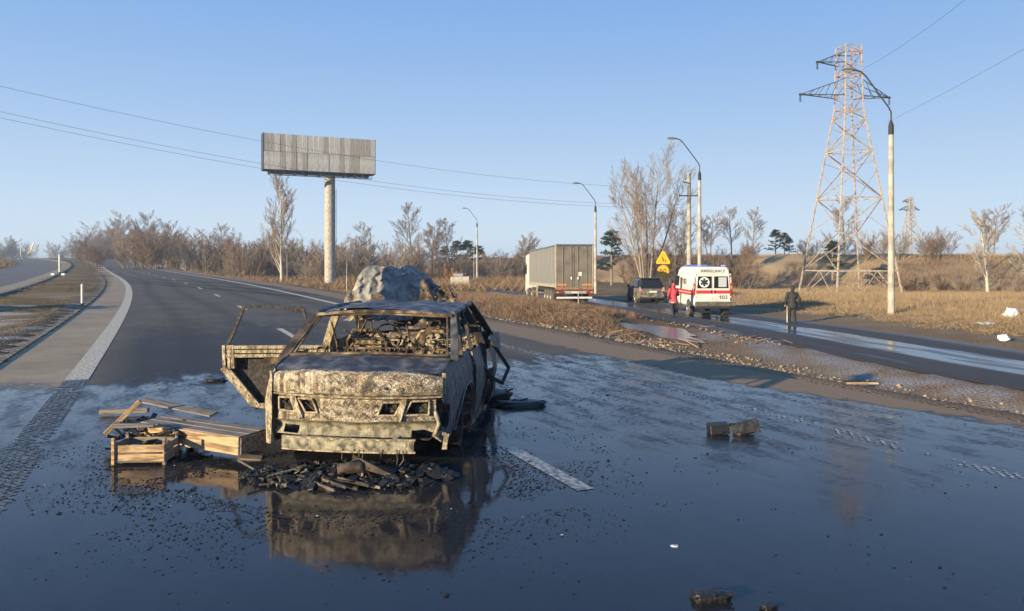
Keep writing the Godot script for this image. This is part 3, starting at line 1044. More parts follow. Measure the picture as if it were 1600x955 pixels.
func build_vegetation() -> void:
	rng.seed = 21
	var P := {"n": [30, 8, 8, 3], "ang": [26.0, 26.0, 30.0, 34.0], "ratio": [0.40, 0.42, 0.5, 0.55], "start": [0.08, 0.12, 0.1, 0.2], "up": [0.05, 0.16, 0.12], "wob": [0.05, 0.12, 0.16], "tip": 0.2, "taper": 0.55, "rr": 0.45, "minr": 0.022}
	rng.seed = 303
	P.wob = [0.02, 0.1, 0.14]
	var poplar := tree_proto("poplar_tree", [[Vector3.ZERO, Vector3(0.02, 1, 0), 15.0, 0.24]], P, M.bark_pale, M.twig_tan)
	var P2 := P.duplicate()
	P2.merge({"n": [12, 8, 7, 3], "ang": [30.0, 32.0, 34.0, 36.0], "ratio": [0.40, 0.46, 0.5, 0.55], "start": [0.28, 0.15, 0.1, 0.15], "up": [0.03, 0.10, 0.10]}, true)
	rng.seed = 305
	P2.wob = [0.05, 0.12, 0.16]
	var stems := []
	for k in 6:
		var a := TAU * k / 6.0 + 0.4
		var lean := 0.34 if k % 2 == 0 else 0.14
		stems.append([Vector3(cos(a) * 0.35, 0, sin(a) * 0.35), Vector3(cos(a) * lean, 1, sin(a) * lean), rf(11.5, 14.0), rf(0.11, 0.15)])
	P2.minr = 0.016
	var big := tree_proto("bare_tree", stems, P2, M.bark_mid, M.twig_tan)
	var P3 := P2.duplicate()
	P3.merge({"n": [16, 9, 8, 4], "ang": [48.0, 36.0, 34.0, 36.0], "ratio": [0.5, 0.45, 0.5, 0.55], "start": [0.16, 0.2, 0.1, 0.15], "up": [0.02, 0.14, 0.06], "taper": 0.45}, true)
	rng.seed = 307
	var birch := tree_proto("birch_tree", [[Vector3.ZERO, Vector3(0.03, 1, 0.02), 7.4, 0.17]], P3, M.bark_pale, M.twig_birch)
	var P4 := P2.duplicate()
	P4.merge({"n": [16, 9, 8, 3], "ang": [42.0, 34.0, 34.0, 36.0], "ratio": [0.42, 0.45, 0.5, 0.55], "start": [0.3, 0.15, 0.1, 0.15], "minr": 0.02}, true)
	rng.seed = 309
	var bare := [
		tree_proto("bare_tree", [[Vector3.ZERO, Vector3(0.04, 1, 0), 10.0, 0.16]], P4, M.bark, M.twig_grey),
		tree_proto("bare_tree", [[Vector3.ZERO, Vector3(-0.1, 1, 0.05), 9.0, 0.14], [Vector3(0.3, 0, 0), Vector3(0.22, 1, -0.1), 8.0, 0.11]], P4, M.bark, M.twig_tan),
	]
	var P5 := {"n": [12, 9, 6], "ang": [34.0, 34.0, 38.0], "ratio": [0.5, 0.5, 0.55], "start": [0.08, 0.1, 0.1], "up": [0.03, 0.08, 0.05], "wob": [0.1, 0.14, 0.18], "tip": 0.25, "taper": 0.5, "rr": 0.5, "minr": 0.018}
	var shrub := []
	for v in 3:
		var st := []
		for k in 7:
			var a := rf(0, TAU)
			var q := rf(0.1, 1.3)
			st.append([Vector3(cos(a) * q, 0, sin(a) * q), Vector3(cos(a) * 0.35, 1, sin(a) * 0.35), rf(3.2, 5.6), 0.05])
		shrub.append(tree_proto("bare_shrub", st, P5, [M.bark, M.twig_red, M.bark][v], [M.twig_red, M.twig_red, M.twig_tan][v]))
	var osho := []
	for k in 6:
		var a := rf(0, TAU)
		osho.append([Vector3(cos(a) * 0.4, 0, sin(a) * 0.4), Vector3(cos(a) * 0.6, 1, sin(a) * 0.6), rf(1.2, 2.0), 0.025])
	var orange := tree_proto("orange_shrub", osho, P5, M.bark, M.twig_orange)
	var pine := pine_proto("pine_tree", 8.0, 4.6)

	place(poplar, -34.5, 115.0, 1.0, "tall slender poplar standing left of the billboard", "tree", "", 0.1, -99.0, 1.05)
	place(big, 14.9, 85.0, 1.0, "large bare tree with several fanned stems behind the black car", "tree", "", 0.1, -99.0, 1.0)
	place(birch, 44.6, 72.0, 1.0, "pale-trunked birch at the foot of the embankment, right of the tall lamp post", "tree")
	place(birch, 53.5, 79.0, 0.95, "pale birch half cut off by the right edge of the view", "tree")
	# trees of the far line: x, distance, height, kind
	var rows := [
		[-28.5, 150, 9.6, 0, "tall bare tree with a bright trunk, first of the tall ones right of the billboard"], [-19.5, 150, 13.0, 0, "tallest bare tree directly behind the wreck's upturned bonnet"],
		[-15.8, 152, 11.5, 1, "bare forked tree right of the tallest one behind the bonnet"], [-13.0, 158, 10.8, 0, "bare thin tree left of the dark pines"],
		[-166, 330, 23.0, 1, "tallest bare tree of the clump beyond the far bend"], [-157, 330, 21.0, 0, "bare tree at the right side of the clump beyond the far bend"],
		[-173, 335, 18.0, 0, "bare tree in the middle of the clump beyond the far bend"], [-181, 338, 15.0, 1, "bare tree at the left of the clump beyond the far bend"],
		[-238, 420, 12.0, 0, "small bare tree behind the far lamp at the bend"], [-84, 192, 10.0, 1, "bare tree above the low concrete building"],
		[-80, 180, 10.5, 0, "bare tree between the low concrete building and the poplar"], [-73, 175, 10.0, 1, "second bare tree between the low building and the poplar"],
		[-62, 165, 10.0, 0, "bare tree just left of the poplar"], [-338, 520, 16.0, 1, "distant bare tree right of the yellow crane arm"],
		[-352, 520, 15.0, 0, "distant bare tree left of the yellow crane arm"], [-312, 520, 15.0, 1, "distant bare tree left of the white mast"],
		[-296, 520, 14.0, 0, "distant bare tree beside the white mast"], [-346, 530, 19.0, 1, "distant bare tree at the left edge of the view"],
		[2.6, 150, 8.8, 1, "tan bare tree just left of the lorry"], [5.0, 160, 7.5, 0, "thin bare tree above the lorry's roof"],
		[20.5, 96, 6.8, 1, "bushy bare tree right of the yellow signs"], [26.5, 118, 7.2, 0, "bare tree over the ambulance's roof"], [31.5, 122, 7.6, 1, "bare tree right of the two poles above the ambulance"],
		[36.0, 126, 7.8, 0, "bare tree on the embankment left of the small pine"], [47.0, 150, 9.0, 0, "slim bare tree on the embankment left of the near pylon"],
		[64.0, 148, 11.0, 0, "slim bare tree seen through the near pylon's lattice"], [74.0, 118, 8.4, 1, "bare tree on the embankment behind the birch"], [83.0, 122, 8.6, 0, "bare tree on the embankment at the right edge"],
		[-42, 150, 7.5, 1, "bare tree between the poplar and the billboard post"], [-50, 160, 8.0, 0, "bare tree behind the poplar"], [-35, 155, 7.0, 1, "bare tree right behind the billboard post"],
	]
	for r in rows:
		var on: float = -99.0
		if r[1] > 110 and r[0] > 20.0: on = 1.6
		elif r[1] > 90 and r[0] > 20.0: on = -0.6
		place(bare[r[3]], r[0], r[1], r[2] / 10.0, r[4], "tree", "bare trees along the horizon", 0.1, on, 1.15)
	for r in [[-15.0, 172, 7.0, "dark pine at the left of the pine clump"], [-12.2, 170, 8.2, "dark pine in the middle of the pine clump"], [-10.0, 172, 8.4, "tall dark pine beside the lamp post left of the lorry"], [-7.4, 168, 7.2, "dark pine right of the lamp post, at the edge of the pine clump"], [14.5, 112, 8.2, "dark pine right of the lorry, behind the lamp post"], [46.0, 134, 5.0, "dark bushy pine on the embankment above the ambulance"], [49.0, 138, 4.6, "low dark pine on the embankment right of the ambulance"], [50.5, 140, 3.8, "small pine alone on the embankment's crest"]]:
		place(pine, r[0], r[1], r[2] / 8.0, r[3], "tree", "pines", 0.1, 2.2 if r[0] > 40.0 else -99.0, 1.15)
	var jun := place(pine, 40.5, 97.0, 0.62, "dark dense conifer on the slope behind the pylon's legs", "tree", "", 0.3, -0.4, 1.5)
	jun.name = numbered("conifer")
	# shrubs
	rng.seed = 77
	var spots := []
	for k in 26: spots.append([rf(-78, -44), rf(142, 172), rf(5.0, 8.6), "reddish bare shrub in the thicket between the low building and the poplar", "shrubs left of the poplar"])
	for k in 18: spots.append([rf(-184, -146), rf(322, 345), rf(11.0, 17.0), "reddish bare shrub in the clump beyond the far bend", "shrubs beyond the far bend"])
	for k in 22: spots.append([rf(-48, -8), rf(128, 165), rf(4.5, 7.4), "brown bare shrub in the thicket behind the wreck", "shrubs behind the wreck"])
	for k in 12: spots.append([rf(-350, -250), rf(500, 560), rf(11.0, 15.0), "distant brown shrub on the horizon at the far left", "shrubs at the far left"])
	for k in 14: spots.append([rf(-10, 8), rf(138, 170), rf(3.0, 5.4), "brown bare shrub on the slope left of the lorry", "shrubs left of the lorry"])
	for k in 14: spots.append([rf(14, 27), rf(88, 112), rf(3.0, 5.6), "brown bare shrub between the lorry and the ambulance", "shrubs behind the parked vehicles"])
	for k in 10: spots.append([rf(36, 50), rf(72, 84), rf(1.2, 2.6), "low grey bush near the foot of the birch", "bushes near the birch"])
	for k in 16: spots.append([rf(28, 90), rf(118, 128), rf(2.0, 4.0), "bare bush on the crest of the embankment", "bushes on the embankment's crest"])
	for i in spots.size():
		var r: Array = spots[i]
		var on: float = -99.0
		if r[4] == "bushes on the embankment's crest":
			r[1] = 118.0 - (r[0] - 28.0) * 0.42
			on = 2.0
		elif r[4] == "shrubs behind the parked vehicles" and r[1] > 100.0: on = -1.0
		var o := place(shrub[i % 3], r[0], r[1], r[2] / 5.4, r[3], "shrub", r[4], 0.15, on, rf(1.0, 1.5))
	place(orange, -8.6, 118, 1.5, "orange-yellow shrub behind the concrete blocks", "shrub")

	grass_fields()

func tuft(n: int, h: float, spread: float, w: float, lean := 0.45) -> ArrayMesh:
	var s := stool(true)
	for k in n:
		var a := rf(0, TAU)
		var q := spread * sqrt(rf(0, 1))
		var p := Vector3(cos(a) * q, -0.03, sin(a) * q)
		var d := Vector3(rf(-1, 1) * lean, 1, rf(-1, 1) * lean).normalized()
		spike(s, p, d, h * rf(0.5, 1.1), w)
	return mesh_of(s)

func scatter(called: String, mesh: Mesh, m: Material, xf: Array, colors: Array, label: String, parent: Node = null) -> MultiMeshInstance3D:
	var mm := MultiMesh.new()
	mm.transform_format = MultiMesh.TRANSFORM_3D
	mm.use_colors = true
	mm.mesh = mesh
	mm.instance_count = xf.size()
	for i in xf.size():
		mm.set_instance_transform(i, xf[i])
		mm.set_instance_color(i, colors[i])
	var o := MultiMeshInstance3D.new()
	o.multimesh = mm
	o.material_override = m
	if parent == null:
		o.name = numbered(called)
		add_child(o)
	else:
		o.name = called
		parent.add_child(o, true)
	o.set_meta("kind", "stuff")
	if label != "": o.set_meta("label", label)
	return o

func upright(p: Vector3, sc: Vector3) -> Transform3D:
	return Transform3D(Basis(Vector3.UP, rf(0, TAU)).scaled(sc), p)

func grass_fields() -> void:
	rng.seed = 31
	var xf := []
	var col := []
	# tan grass of the field at the right
	for k in 26000:
		var d := 30.0 + 72.0 * pow(rng.randf(), 1.5)
		var x := rf(d * 0.2, d * 0.78)
		var sx := side_x(d)
		var off := x - sx - 5.6
		if off < 0.6 + 1.2 * fine_noise.get_noise_2d(x, d): continue
		if rng.randf() > 0.35 + ss(1.0, 4.0, off): continue
		if rng.randf() < 0.65 * ss(0.05, 0.35, hill_noise.get_noise_2d(x * 7.0, d * 7.0)): continue
		var h := lerpf(0.16, 0.5, ss(1.0, 8.0, off)) * rf(0.6, 1.25)
		xf.append(upright(V(x, ground(x, d), d), Vector3(rf(0.9, 1.6), h, rf(0.9, 1.6))))
		var b := rf(0.75, 1.2)
		col.append(Color(0.36 * b, 0.265 * b, 0.155 * b).lerp(Color(0.21, 0.145, 0.09), rf(0, 0.55)))
	scatter("field_grass", tuft(16, 1.0, 0.38, 0.012), M.grass, xf, col, "tall dry tan grass of the field behind the side road")
	# grass of the embankment slope
	xf = []; col = []
	var line := [Vector2(190, 42), Vector2(110, 66), Vector2(70, 86), Vector2(45, 102), Vector2(22, 126), Vector2(2, 160)]
	for k in 15000:
		var f := rf(0.6, line.size() - 1.01)
		var i := int(f)
		var a: Vector2 = line[i]
		var b: Vector2 = line[i + 1]
		var p := a.lerp(b, f - i)
		var nrm := Vector2(-(b - a).y, (b - a).x).normalized()
		if nrm.y < 0: nrm = -nrm
		var u := rf(-1.0, 14.0)
		p += nrm * u
		var y := level(p.y) - 0.25 + (0.25 + (u - 1.5) * 0.42 if u < 11.0 else 4.4)
		if u < 1.5: y = level(p.y) - 0.1
		xf.append(upright(V(p.x, y, p.y), Vector3(1.8, rf(0.5, 1.0), 1.8)))
		var br := rf(0.7, 1.15)
		var pt := hill_noise.get_noise_2d(p.x * 3.0, p.y * 3.0)
		col.append(Color(0.40 * br, 0.30 * br, 0.175 * br).lerp(Color(0.22, 0.15, 0.10), clampf(0.35 - 2.0 * pt, 0, 1)))
	scatter("slope_grass", tuft(14, 0.8, 0.5, 0.016), M.grass, xf, col, "dry brown grass on the railway embankment")
	# reddish weeds between the main road and the lorry, thin near the verge
	xf = []; col = []
	for k in 30000:
		var d := 24.0 + 96.0 * pow(rng.randf(), 1.3)
		var x := rf(-0.5 * d, 0.16 * d)
		var st := st_of(x, d)
		if st.y < 10.0 + 1.5 * hill_noise.get_noise_2d(x * 5.0, d * 5.0) + 2.5 * ss(70.0, 30.0, d): continue
		if x > side_x(d) - 3.9 or puddle(x, d) > 0.0: continue
		if rng.randf() < 0.5 * ss(0.0, 0.3, hill_noise.get_noise_2d(x * 8.0, d * 8.0)): continue
		var h := rf(0.18, 0.55) * lerpf(0.5, 1.0, ss(26.0, 45.0, d))
		xf.append(upright(V(x, ground(x, d), d), Vector3(1.2, h, 1.2)))
		var b := rf(0.65, 1.2)
		col.append(Color(0.20 * b, 0.132 * b, 0.085 * b).lerp(Color(0.28, 0.205, 0.135), rf(0, 0.45)))
	scatter("dry_weeds", tuft(15, 1.0, 0.42, 0.012, 0.35), M.grass, xf, col, "reddish dry weeds between the main road and the lorry")
	# left side beyond the bend, and the roadside under the shrubs
	xf = []; col = []
	for k in 16000:
		var d := 60.0 + 260.0 * pow(rng.randf(), 1.2)
		var x := rf(-0.85 * d, 0.05 * d)
		var st := st_of(x, d)
		if st.y < 9.0 and st.y > -22.5: continue
		if st.y > 0.0 and d < 95.0: continue
		xf.append(upright(V(x, ground(x, d), d), Vector3(2.6, rf(0.6, 1.5), 2.6)))
		var b := rf(0.6, 1.1)
		col.append(Color(0.24 * b, 0.15 * b, 0.085 * b).lerp(Color(0.33, 0.25, 0.15), rf(0, 0.4)))
	scatter("roadside_undergrowth", tuft(18, 1.0, 0.5, 0.022, 0.5), M.grass, xf, col, "brown undergrowth along the far side of the road")
	# short stubble of the median
	xf = []; col = []
	for k in 5000:
		var s := rf(6.0, 60.0)
		var t := rf(-9.9, -6.2)
		if hill_noise.get_noise_2d(s * 5.0, t * 5.0) < 0.02: continue
		var p := road_at(s, t)
		xf.append(upright(V(p.x, ground(p.x, p.y), p.y), Vector3(0.5, rf(0.05, 0.14), 0.5)))
		var b := rf(0.6, 1.1)
		col.append(Color(0.28 * b, 0.22 * b, 0.13 * b))
	scatter("median_grass", tuft(12, 1.0, 0.4, 0.012, 0.8), M.grass, xf, col, "short trodden grass on the median strip")
	# gravel along the shoulder
	xf = []; col = []
	var stones := stone_mesh(1)
	for k in 15000:
		var s := rf(-6.0, 36.0)
		var t := rf(7.6, 13.4)
		var w := ss(7.6, 9.2, t + 0.8 * fine_noise.get_noise_2d(s, t)) * (1.0 - ss(11.6, 13.4, t))
		if rng.randf() > w: continue
		var p := road_at(s, t)
		if p.x > side_x(p.y) - 4.2 or puddle(p.x, p.y) > 0.2: continue
		var z := rf(0.02, 0.06) * (1.6 if rng.randf() < 0.06 else 1.0)
		xf.append(Transform3D(Basis.from_euler(Vector3(rf(0, 6), rf(0, 6), rf(0, 6))).scaled(Vector3(z, z * 0.7, z * 1.2)), V(p.x, ground(p.x, p.y) + z * 0.25, p.y)))
		var b := rf(0.6, 1.5)
		col.append(Color(0.23 * b, 0.18 * b, 0.13 * b))
	scatter("gravel", stones, M.grass, xf, col, "loose pale gravel along the earth shoulder")
	# stones, broken branches and litter on the weedy heap
	xf = []; col = []
	for k in 2600:
		var d := rf(26.0, 44.0)
		var x := 3.0 - (d - 36.0) * 0.40 + rng.randfn() * 1.9
		var st := st_of(x, d)
		if st.y < 7.5 or x > side_x(d) - 3.6 or puddle(x, d) > 0.0: continue
		var z := rf(0.02, 0.075)
		xf.append(Transform3D(Basis.from_euler(Vector3(rf(0, 6), rf(0, 6), rf(0, 6))).scaled(Vector3(z, z * 0.7, z * 1.3)), V(x, ground(x, d) + z * 0.3, d)))
		var b := rf(0.35, 1.4)
		col.append(Color(0.24 * b, 0.175 * b, 0.125 * b) if rng.randf() < 0.95 else Color(0.42, 0.38, 0.34))
	scatter("rubble", stones, M.grass, xf, col, "broken stones and litter on the weedy heap before the lorry")
	xf = []; col = []
	var stick := stool(true)
	bar(stick, Vector3(-0.5, 0, 0), Vector3(0.1, 0.03, 0.04), 0.03)
	bar(stick, Vector3(0.1, 0.03, 0.04), Vector3(0.5, 0.0, -0.03), 0.02)
	spike(stick, Vector3(0.1, 0.03, 0.04), Vector3(0.6, 0.3, 0.5).normalized(), 0.4, 0.012)
	var sm := mesh_of(stick)
	for k in 260:
		var d := rf(25.0, 46.0)
		var x := 2.6 - (d - 36.0) * 0.42 + rng.randfn() * 1.8
		if st_of(x, d).y < 7.6 or x > side_x(d) - 3.6 or puddle(x, d) > 0.0: continue
		var z := rf(0.25, 0.9)
		xf.append(Transform3D(Basis.from_euler(Vector3(rf(-0.3, 0.3), rf(0, 6), rf(-0.4, 0.5))).scaled(Vector3.ONE * z), V(x, ground(x, d) + rf(0.03, 0.2), d)))
		var b := rf(0.5, 1.3)
		col.append(Color(0.26 * b, 0.185 * b, 0.13 * b))
	scatter("brushwood", sm, M.grass, xf, col, "broken brown branches on the weedy heap before the lorry")

func stone_mesh(sd: int) -> ArrayMesh:
	var r := RandomNumberGenerator.new()
	r.seed = sd
	var s := stool(true)
	var p := []
	for v in [Vector3(0, 1, 0), Vector3(0, -1, 0), Vector3(1, 0.1, 0.2), Vector3(0.3, -0.1, 1), Vector3(-0.9, 0.2, 0.3), Vector3(-0.4, -0.2, -0.9), Vector3(0.6, 0.15, -0.8)]:
		p.append(v * r.randf_range(0.75, 1.1))
	for k in 5:
		var a: Vector3 = p[2 + k]
		var b: Vector3 = p[2 + (k + 1) % 5]
		tri(s, p[0], a, b)
		tri(s, p[1], b, a)
	return mesh_of(s)

# ------------------------------------------------------------------ poles, wires, pylons, billboard, small posts
func lamp_post(h: float) -> Node3D:
	var root := Node3D.new()
	root.name = "lamp_post"
	root.set_meta("base_name", "lamp_post")
	var s := stool()
	tube(s, [Vector3(0, -0.4, 0), Vector3(0, h * 0.5, 0), Vector3(0, h, 0)], [0.175, 0.145, 0.115], 14)
	obj("pole", s, M.concrete, root)
	s = stool()
	lathe(s, Vector3(0, h - 0.45, 0), Vector3.UP, [[0.12, 0.0], [0.135, 0.05], [0.13, 0.5], [0.05, 0.75], [0.0, 0.76]], 14)
	obj("collar", s, M.black_cap, root)
	s = stool()
	tube(s, [Vector3(0, h + 0.2, 0), Vector3(0, h + 0.72, 0), Vector3(-0.12, h + 0.95, 0.02), Vector3(-1.35, h + 2.55, 0.12), Vector3(-1.62, h + 2.8, 0.14), Vector3(-1.95, h + 2.88, 0.16)], 0.042, 8)
	obj("arm", s, M.dark_steel, root)
	s = stool()
	loft(s, [ell(Vector3(-1.85, h + 2.88, 0.15), 0.05, 0.05), ell(Vector3(-2.0, h + 2.89, 0.16), 0.10, 0.07), ell(Vector3(-2.35, h + 2.90, 0.18), 0.15, 0.10), ell(Vector3(-2.62, h + 2.89, 0.2), 0.11, 0.06)])
	var hd := obj("lamp_head", s, M.galv, root)
	s = stool()
	box(s, Vector3(-2.33, h + 2.80, 0.18), Vector3(0.42, 0.05, 0.22), Basis.IDENTITY, 0.02)
	obj("lens", s, mat(L(0.5, 0.42, 0.3), 0.3), hd)
	return root

func ell(c: Vector3, rz: float, ry: float, n := 12) -> Array:
	var r := []
	for k in n: r.append(c + Vector3(0, cos(TAU * k / n) * ry, sin(TAU * k / n) * rz))
	return r

func lattice_tower(root: Node3D, H: float, w0: float, arms: bool, thick: float, pale: Material, red: Material) -> void:
	# half-widths: wide foot, waist at 0.765 H, straight above
	var yw := H * 0.755
	var hw := func(y: float) -> float: return lerpf(w0, w0 * 0.27, y / yw) if y < yw else lerpf(w0 * 0.27, w0 * 0.235, (y - yw) / (H - yw))
	var cor := func(k: int, y: float) -> Vector3:
		var q: float = hw.call(y)
		return Vector3([-q, q, q, -q][k], y, [q, q, -q, -q][k])
	for k in 4:
		var s := stool()
		bar(s, cor.call(k, -0.3), cor.call(k, yw), thick)
		bar(s, cor.call(k, yw), cor.call(k, H), thick * 0.85)
		obj("leg", s, pale, root)
	var lv := [0.0, 3.0, 6.6, 9.6, 12.0, 13.9, 15.5, 16.8, 17.75]
	var top := [17.75, 18.9, 19.9, 20.9, 21.9, 22.9, 23.5]
	for i in lv.size() - 1:
		for k in 4:
			var k2 := (k + 1) % 4
			var s := stool()
			var y0: float = lv[i] / 23.5 * H
			var y1: float = lv[i + 1] / 23.5 * H
			if i == 0:
				var m: Vector3 = (cor.call(k, y1) + cor.call(k2, y1)) * 0.5
				bar(s, cor.call(k, y0 + 0.2), m, thick * 0.6)
				bar(s, cor.call(k2, y0 + 0.2), m, thick * 0.6)
			else:
				var up := (i + k) % 2 == 0
				bar(s, cor.call(k, y0 if up else y1), cor.call(k2, y1 if up else y0), thick * 0.6)
				bar(s, cor.call(k2, y0), cor.call(k, y1), thick * 0.34) if i < 4 else bar(s, cor.call(k2, (y0 + y1) * 0.5), cor.call(k, y1 if not up else y0), thick * 0.34)
			obj("brace", s, pale if (i + k) % 3 else red, root)
			if i in [0, 2, 4, 7]:
				var s2 := stool()
				bar(s2, cor.call(k, y1), cor.call(k2, y1), thick * 0.7)
				obj("girt", s2, pale, root)
	for i in top.size() - 1:
		for k in 4:
			var k2 := (k + 1) % 4
			var s := stool()
			var y0: float = top[i] / 23.5 * H
			var y1: float = top[i + 1] / 23.5 * H
			var up := (i + k) % 2 == 0
			bar(s, cor.call(k, y0 if up else y1), cor.call(k2, y1 if up else y0), thick * 0.5)
			obj("brace", s, red, root)
			var s2 := stool()
			bar(s2, cor.call(k, y1), cor.call(k2, y1), thick * (0.9 if i in [2, 4] else 0.45))
			obj("girt", s2, red if i in [2, 4] else pale, root)
	if not arms: pass
	for a in [[21.9, 22.9, -1.0, 2.3], [18.9, 20.4, -1.0, 3.9], [18.9, 20.4, 1.0, 3.2]]:
		var y0: float = a[0] / 23.5 * H
		var y1: float = a[1] / 23.5 * H
		var q: float = hw.call(y0)
		var tip := Vector3(a[2] * (q + a[3]), y0 + 0.1, 0)
		var s := stool()
		for z in [q, -q]:
			var r0 := Vector3(a[2] * q, y0, z)
			var r1 := Vector3(a[2] * q, y1, z * 0.9)
			bar(s, r0, tip, thick * 0.6)
			bar(s, r1, tip, thick * 0.45)
			for u in [0.3, 0.6, 0.8]:
				bar(s, r0.lerp(tip, u), r1.lerp(tip, maxf(0.0, u - 0.15)), thick * 0.32)
				bar(s, r0.lerp(tip, u), Vector3(r0.x, r0.y, -r0.z).lerp(tip, maxf(0.0, u - 0.2)), thick * 0.3)
		bar(s, tip - Vector3(a[2] * 0.5, 0.0, 0), tip + Vector3(a[2] * 0.1, 0, 0), thick * 1.3)
		var arm := obj("crossarm", s, M.dark_steel, root)
		s = stool()
		for k in 5: lathe(s, tip + Vector3(0, -0.15 - k * 0.13, 0), Vector3.UP, [[0.0, 0.0], [0.11, 0.02], [0.05, 0.09], [0.0, 0.1]], 10)
		obj("insulator", s, M.dark_steel, arm)

func catenary(a: Vector3, b: Vector3, sag: float, r: float, n := 40) -> SurfaceTool:
	var s := stool()
	var pts := []
	for i in n + 1:
		var u := float(i) / n
		pts.append(a.lerp(b, u) - Vector3(0, sag * 4.0 * u * (1.0 - u), 0))
	tube(s, pts, r, 4, false)
	return s

func build_utilities() -> void:
	# ---- street lamps along the side road
	var lp := lamp_post(9.9)
	var lamps := [
		[19.75, 40.0, 9.9, "tall concrete lamp post nearest the viewer, in front of the pylon", -1.07], [15.1, 61.8, 9.9, "concrete lamp post rising behind the ambulance's roof", -1.2], [9.35, 86.0, 9.6, "concrete lamp post at the lorry's right rear corner", -2.0],
		[-6.1, 134.0, 9.7, "concrete lamp post left of the lorry, before the dark pines", -1.75], [-33.8, 183.0, 9.7, "far lamp post behind the wreck's bonnet", -1.8], [-60.7, 222.0, 9.4, "farthest lamp post, between the poplar and the billboard post", -1.8]]
	for i in lamps.size():
		var a: Array = lamps[i]
		var o := copy(lp, V(a[0], a[4], a[1]), 0.0, a[3], "street lamps along the side road")
		o.set_meta("category", "lamp post")
		o.remove_meta("base_name")
		o.scale = Vector3.ONE * (a[2] / 9.9)
	# ---- utility pole with cross-arm, and the wires it carries
	var up := thing("utility_pole", "concrete utility pole with two short cross-arms, left of the lamp post behind the ambulance", "utility pole", V(19.6, -2.0, 85.0))
	var s := stool()
	tube(s, [Vector3(0, -0.4, 0), Vector3(0, 13.4, 0)], [0.28, 0.2], 10)
	obj("pole", s, M.concrete, up)
	s = stool()
	bar(s, Vector3(-1.2, 10.9, 0.22), Vector3(1.2, 10.9, 0.22), 0.13)
	obj("crossarm", s, M.dark_steel, up)
	s = stool()
	bar(s, Vector3(-0.75, 12.45, 0.2), Vector3(0.1, 12.25, 0.2), 0.12)
	obj("crossarm", s, M.dark_steel, up)
	for x in [-1.1, 0.9]:
		s = stool()
		lathe(s, Vector3(x, 10.95, 0.22), Vector3.UP, [[0.05, 0], [0.09, 0.1], [0.05, 0.22], [0.0, 0.26]], 8)
		obj("insulator", s, M.galv, up)
	for a in [["lower", 7.93, 0.0, 11.3, "lower power line wire crossing from the left past the billboard"], ["lower", 7.62, 0.3, 11.3, "second lower power line wire, close under the other"], ["upper", 9.75, 0.1, 11.0, "upper power line wire passing behind the billboard's top"]]:
		s = stool()
		var pts := []
		for i in 61:
			var t := i / 60.0
			pts.append(V(19.6 - 69.6 * t - a[2] * 1.4, a[1] - 0.33 + a[3] * pow(t - 0.17, 2.0), 85.0 - 45.0 * t))
		tube(s, pts, 0.011, 4, false)
		tag(obj("power_line", s, M.galv), a[4], "wire", "power line wires at the left")
	# ---- lattice pylons
	var py := thing("pylon", "tall rusty white lattice pylon behind the walking man", "pylon", V(30.7, -2.15, 70.0), 9.0)
	lattice_tower(py, 23.4, 3.25, true, 0.115, M.tower, M.tower_red)
	var pf := thing("pylon", "small distant lattice pylon beyond the embankment, right of the tall lamp post", "pylon", V(168.0, 0.5, 324.0), 9.0)
	lattice_tower(pf, 27.5, 3.9, true, 0.34, M.tower_far, M.tower_far)
	for a in [[Vector3(-2.9, 19.6, 0), 0], [Vector3(3.9, 16.7, 0), 1]]:
		var from: Vector3 = py.transform * (a[0] as Vector3)
		tag(obj("power_line", catenary(from, from + V(-11.0, 0.0 if a[1] == 0 else 1.5, -66.0), 2.6 if a[1] == 0 else 0.8, 0.012), M.galv), ["thin wire leaving the pylon's upper arm towards the top right", "thin wire leaving the pylon's right arm towards the top right"][a[1]], "wire", "wires of the near pylon")
	# ---- billboard
	var bb := thing("billboard", "large empty grey billboard on a thick concrete-coloured post", "billboard", V(-26.1, -1.0, 110.0), 25.0)
	s = stool()
	lathe(s, Vector3(0, -0.5, 0), Vector3.UP, [[0.74, 0.0], [0.74, 15.1], [0.70, 15.15], [0.0, 15.16]], 28)
	var post := obj("post", s, M.concrete, bb)
	s = stool()
	for k in 30: bar(s, Vector3(0.62, 2.0 + k * 0.36, 0.62), Vector3(0.82, 2.0 + k * 0.36, 0.42), 0.03)
	bar(s, Vector3(0.62, 1.8, 0.62), Vector3(0.62, 12.9, 0.62), 0.04)
	bar(s, Vector3(0.84, 1.8, 0.40), Vector3(0.84, 12.9, 0.40), 0.04)
	obj("ladder", s, M.dark_steel, post)
	var panel := mottled([[0.0, L(0.30, 0.29, 0.255)], [0.42, L(0.44, 0.43, 0.39)], [0.6, L(0.54, 0.525, 0.47)], [1.0, L(0.62, 0.595, 0.53)]], 0.012, 401, 0.4, 0.6, 5)
	panel.uv1_scale = Vector3(1.1, 0.12, 1.1)
	var panel2: StandardMaterial3D = panel.duplicate()
	panel2.albedo_color = Color(0.86, 0.84, 0.82)
	var W := 15.6
	var C := -1.45
	var y0 := 15.25
	rng.seed = 5
	var mods := [panel, panel2]
	for r in 2:
		for k in 21:
			s = stool()
			var w := W / 21.0
			box(s, Vector3(C - W / 2 + w * (k + 0.5), y0 + 1.25 + r * 2.5, 1.0 + rf(-0.02, 0.02)), Vector3(w - 0.035, 2.46, 0.06), Basis.IDENTITY, 0.015)
			obj("panel", s, mods[int(rng.randf() < 0.4)], bb)
	for k in 21:
		s = stool()
		var w := W / 21.0
		box(s, Vector3(C - W / 2 + w * (k + 0.5), y0 + 2.5, -1.0), Vector3(w - 0.03, 4.98, 0.06), Basis.IDENTITY, 0.015)
		obj("back_panel", s, panel, bb)
	s = stool()
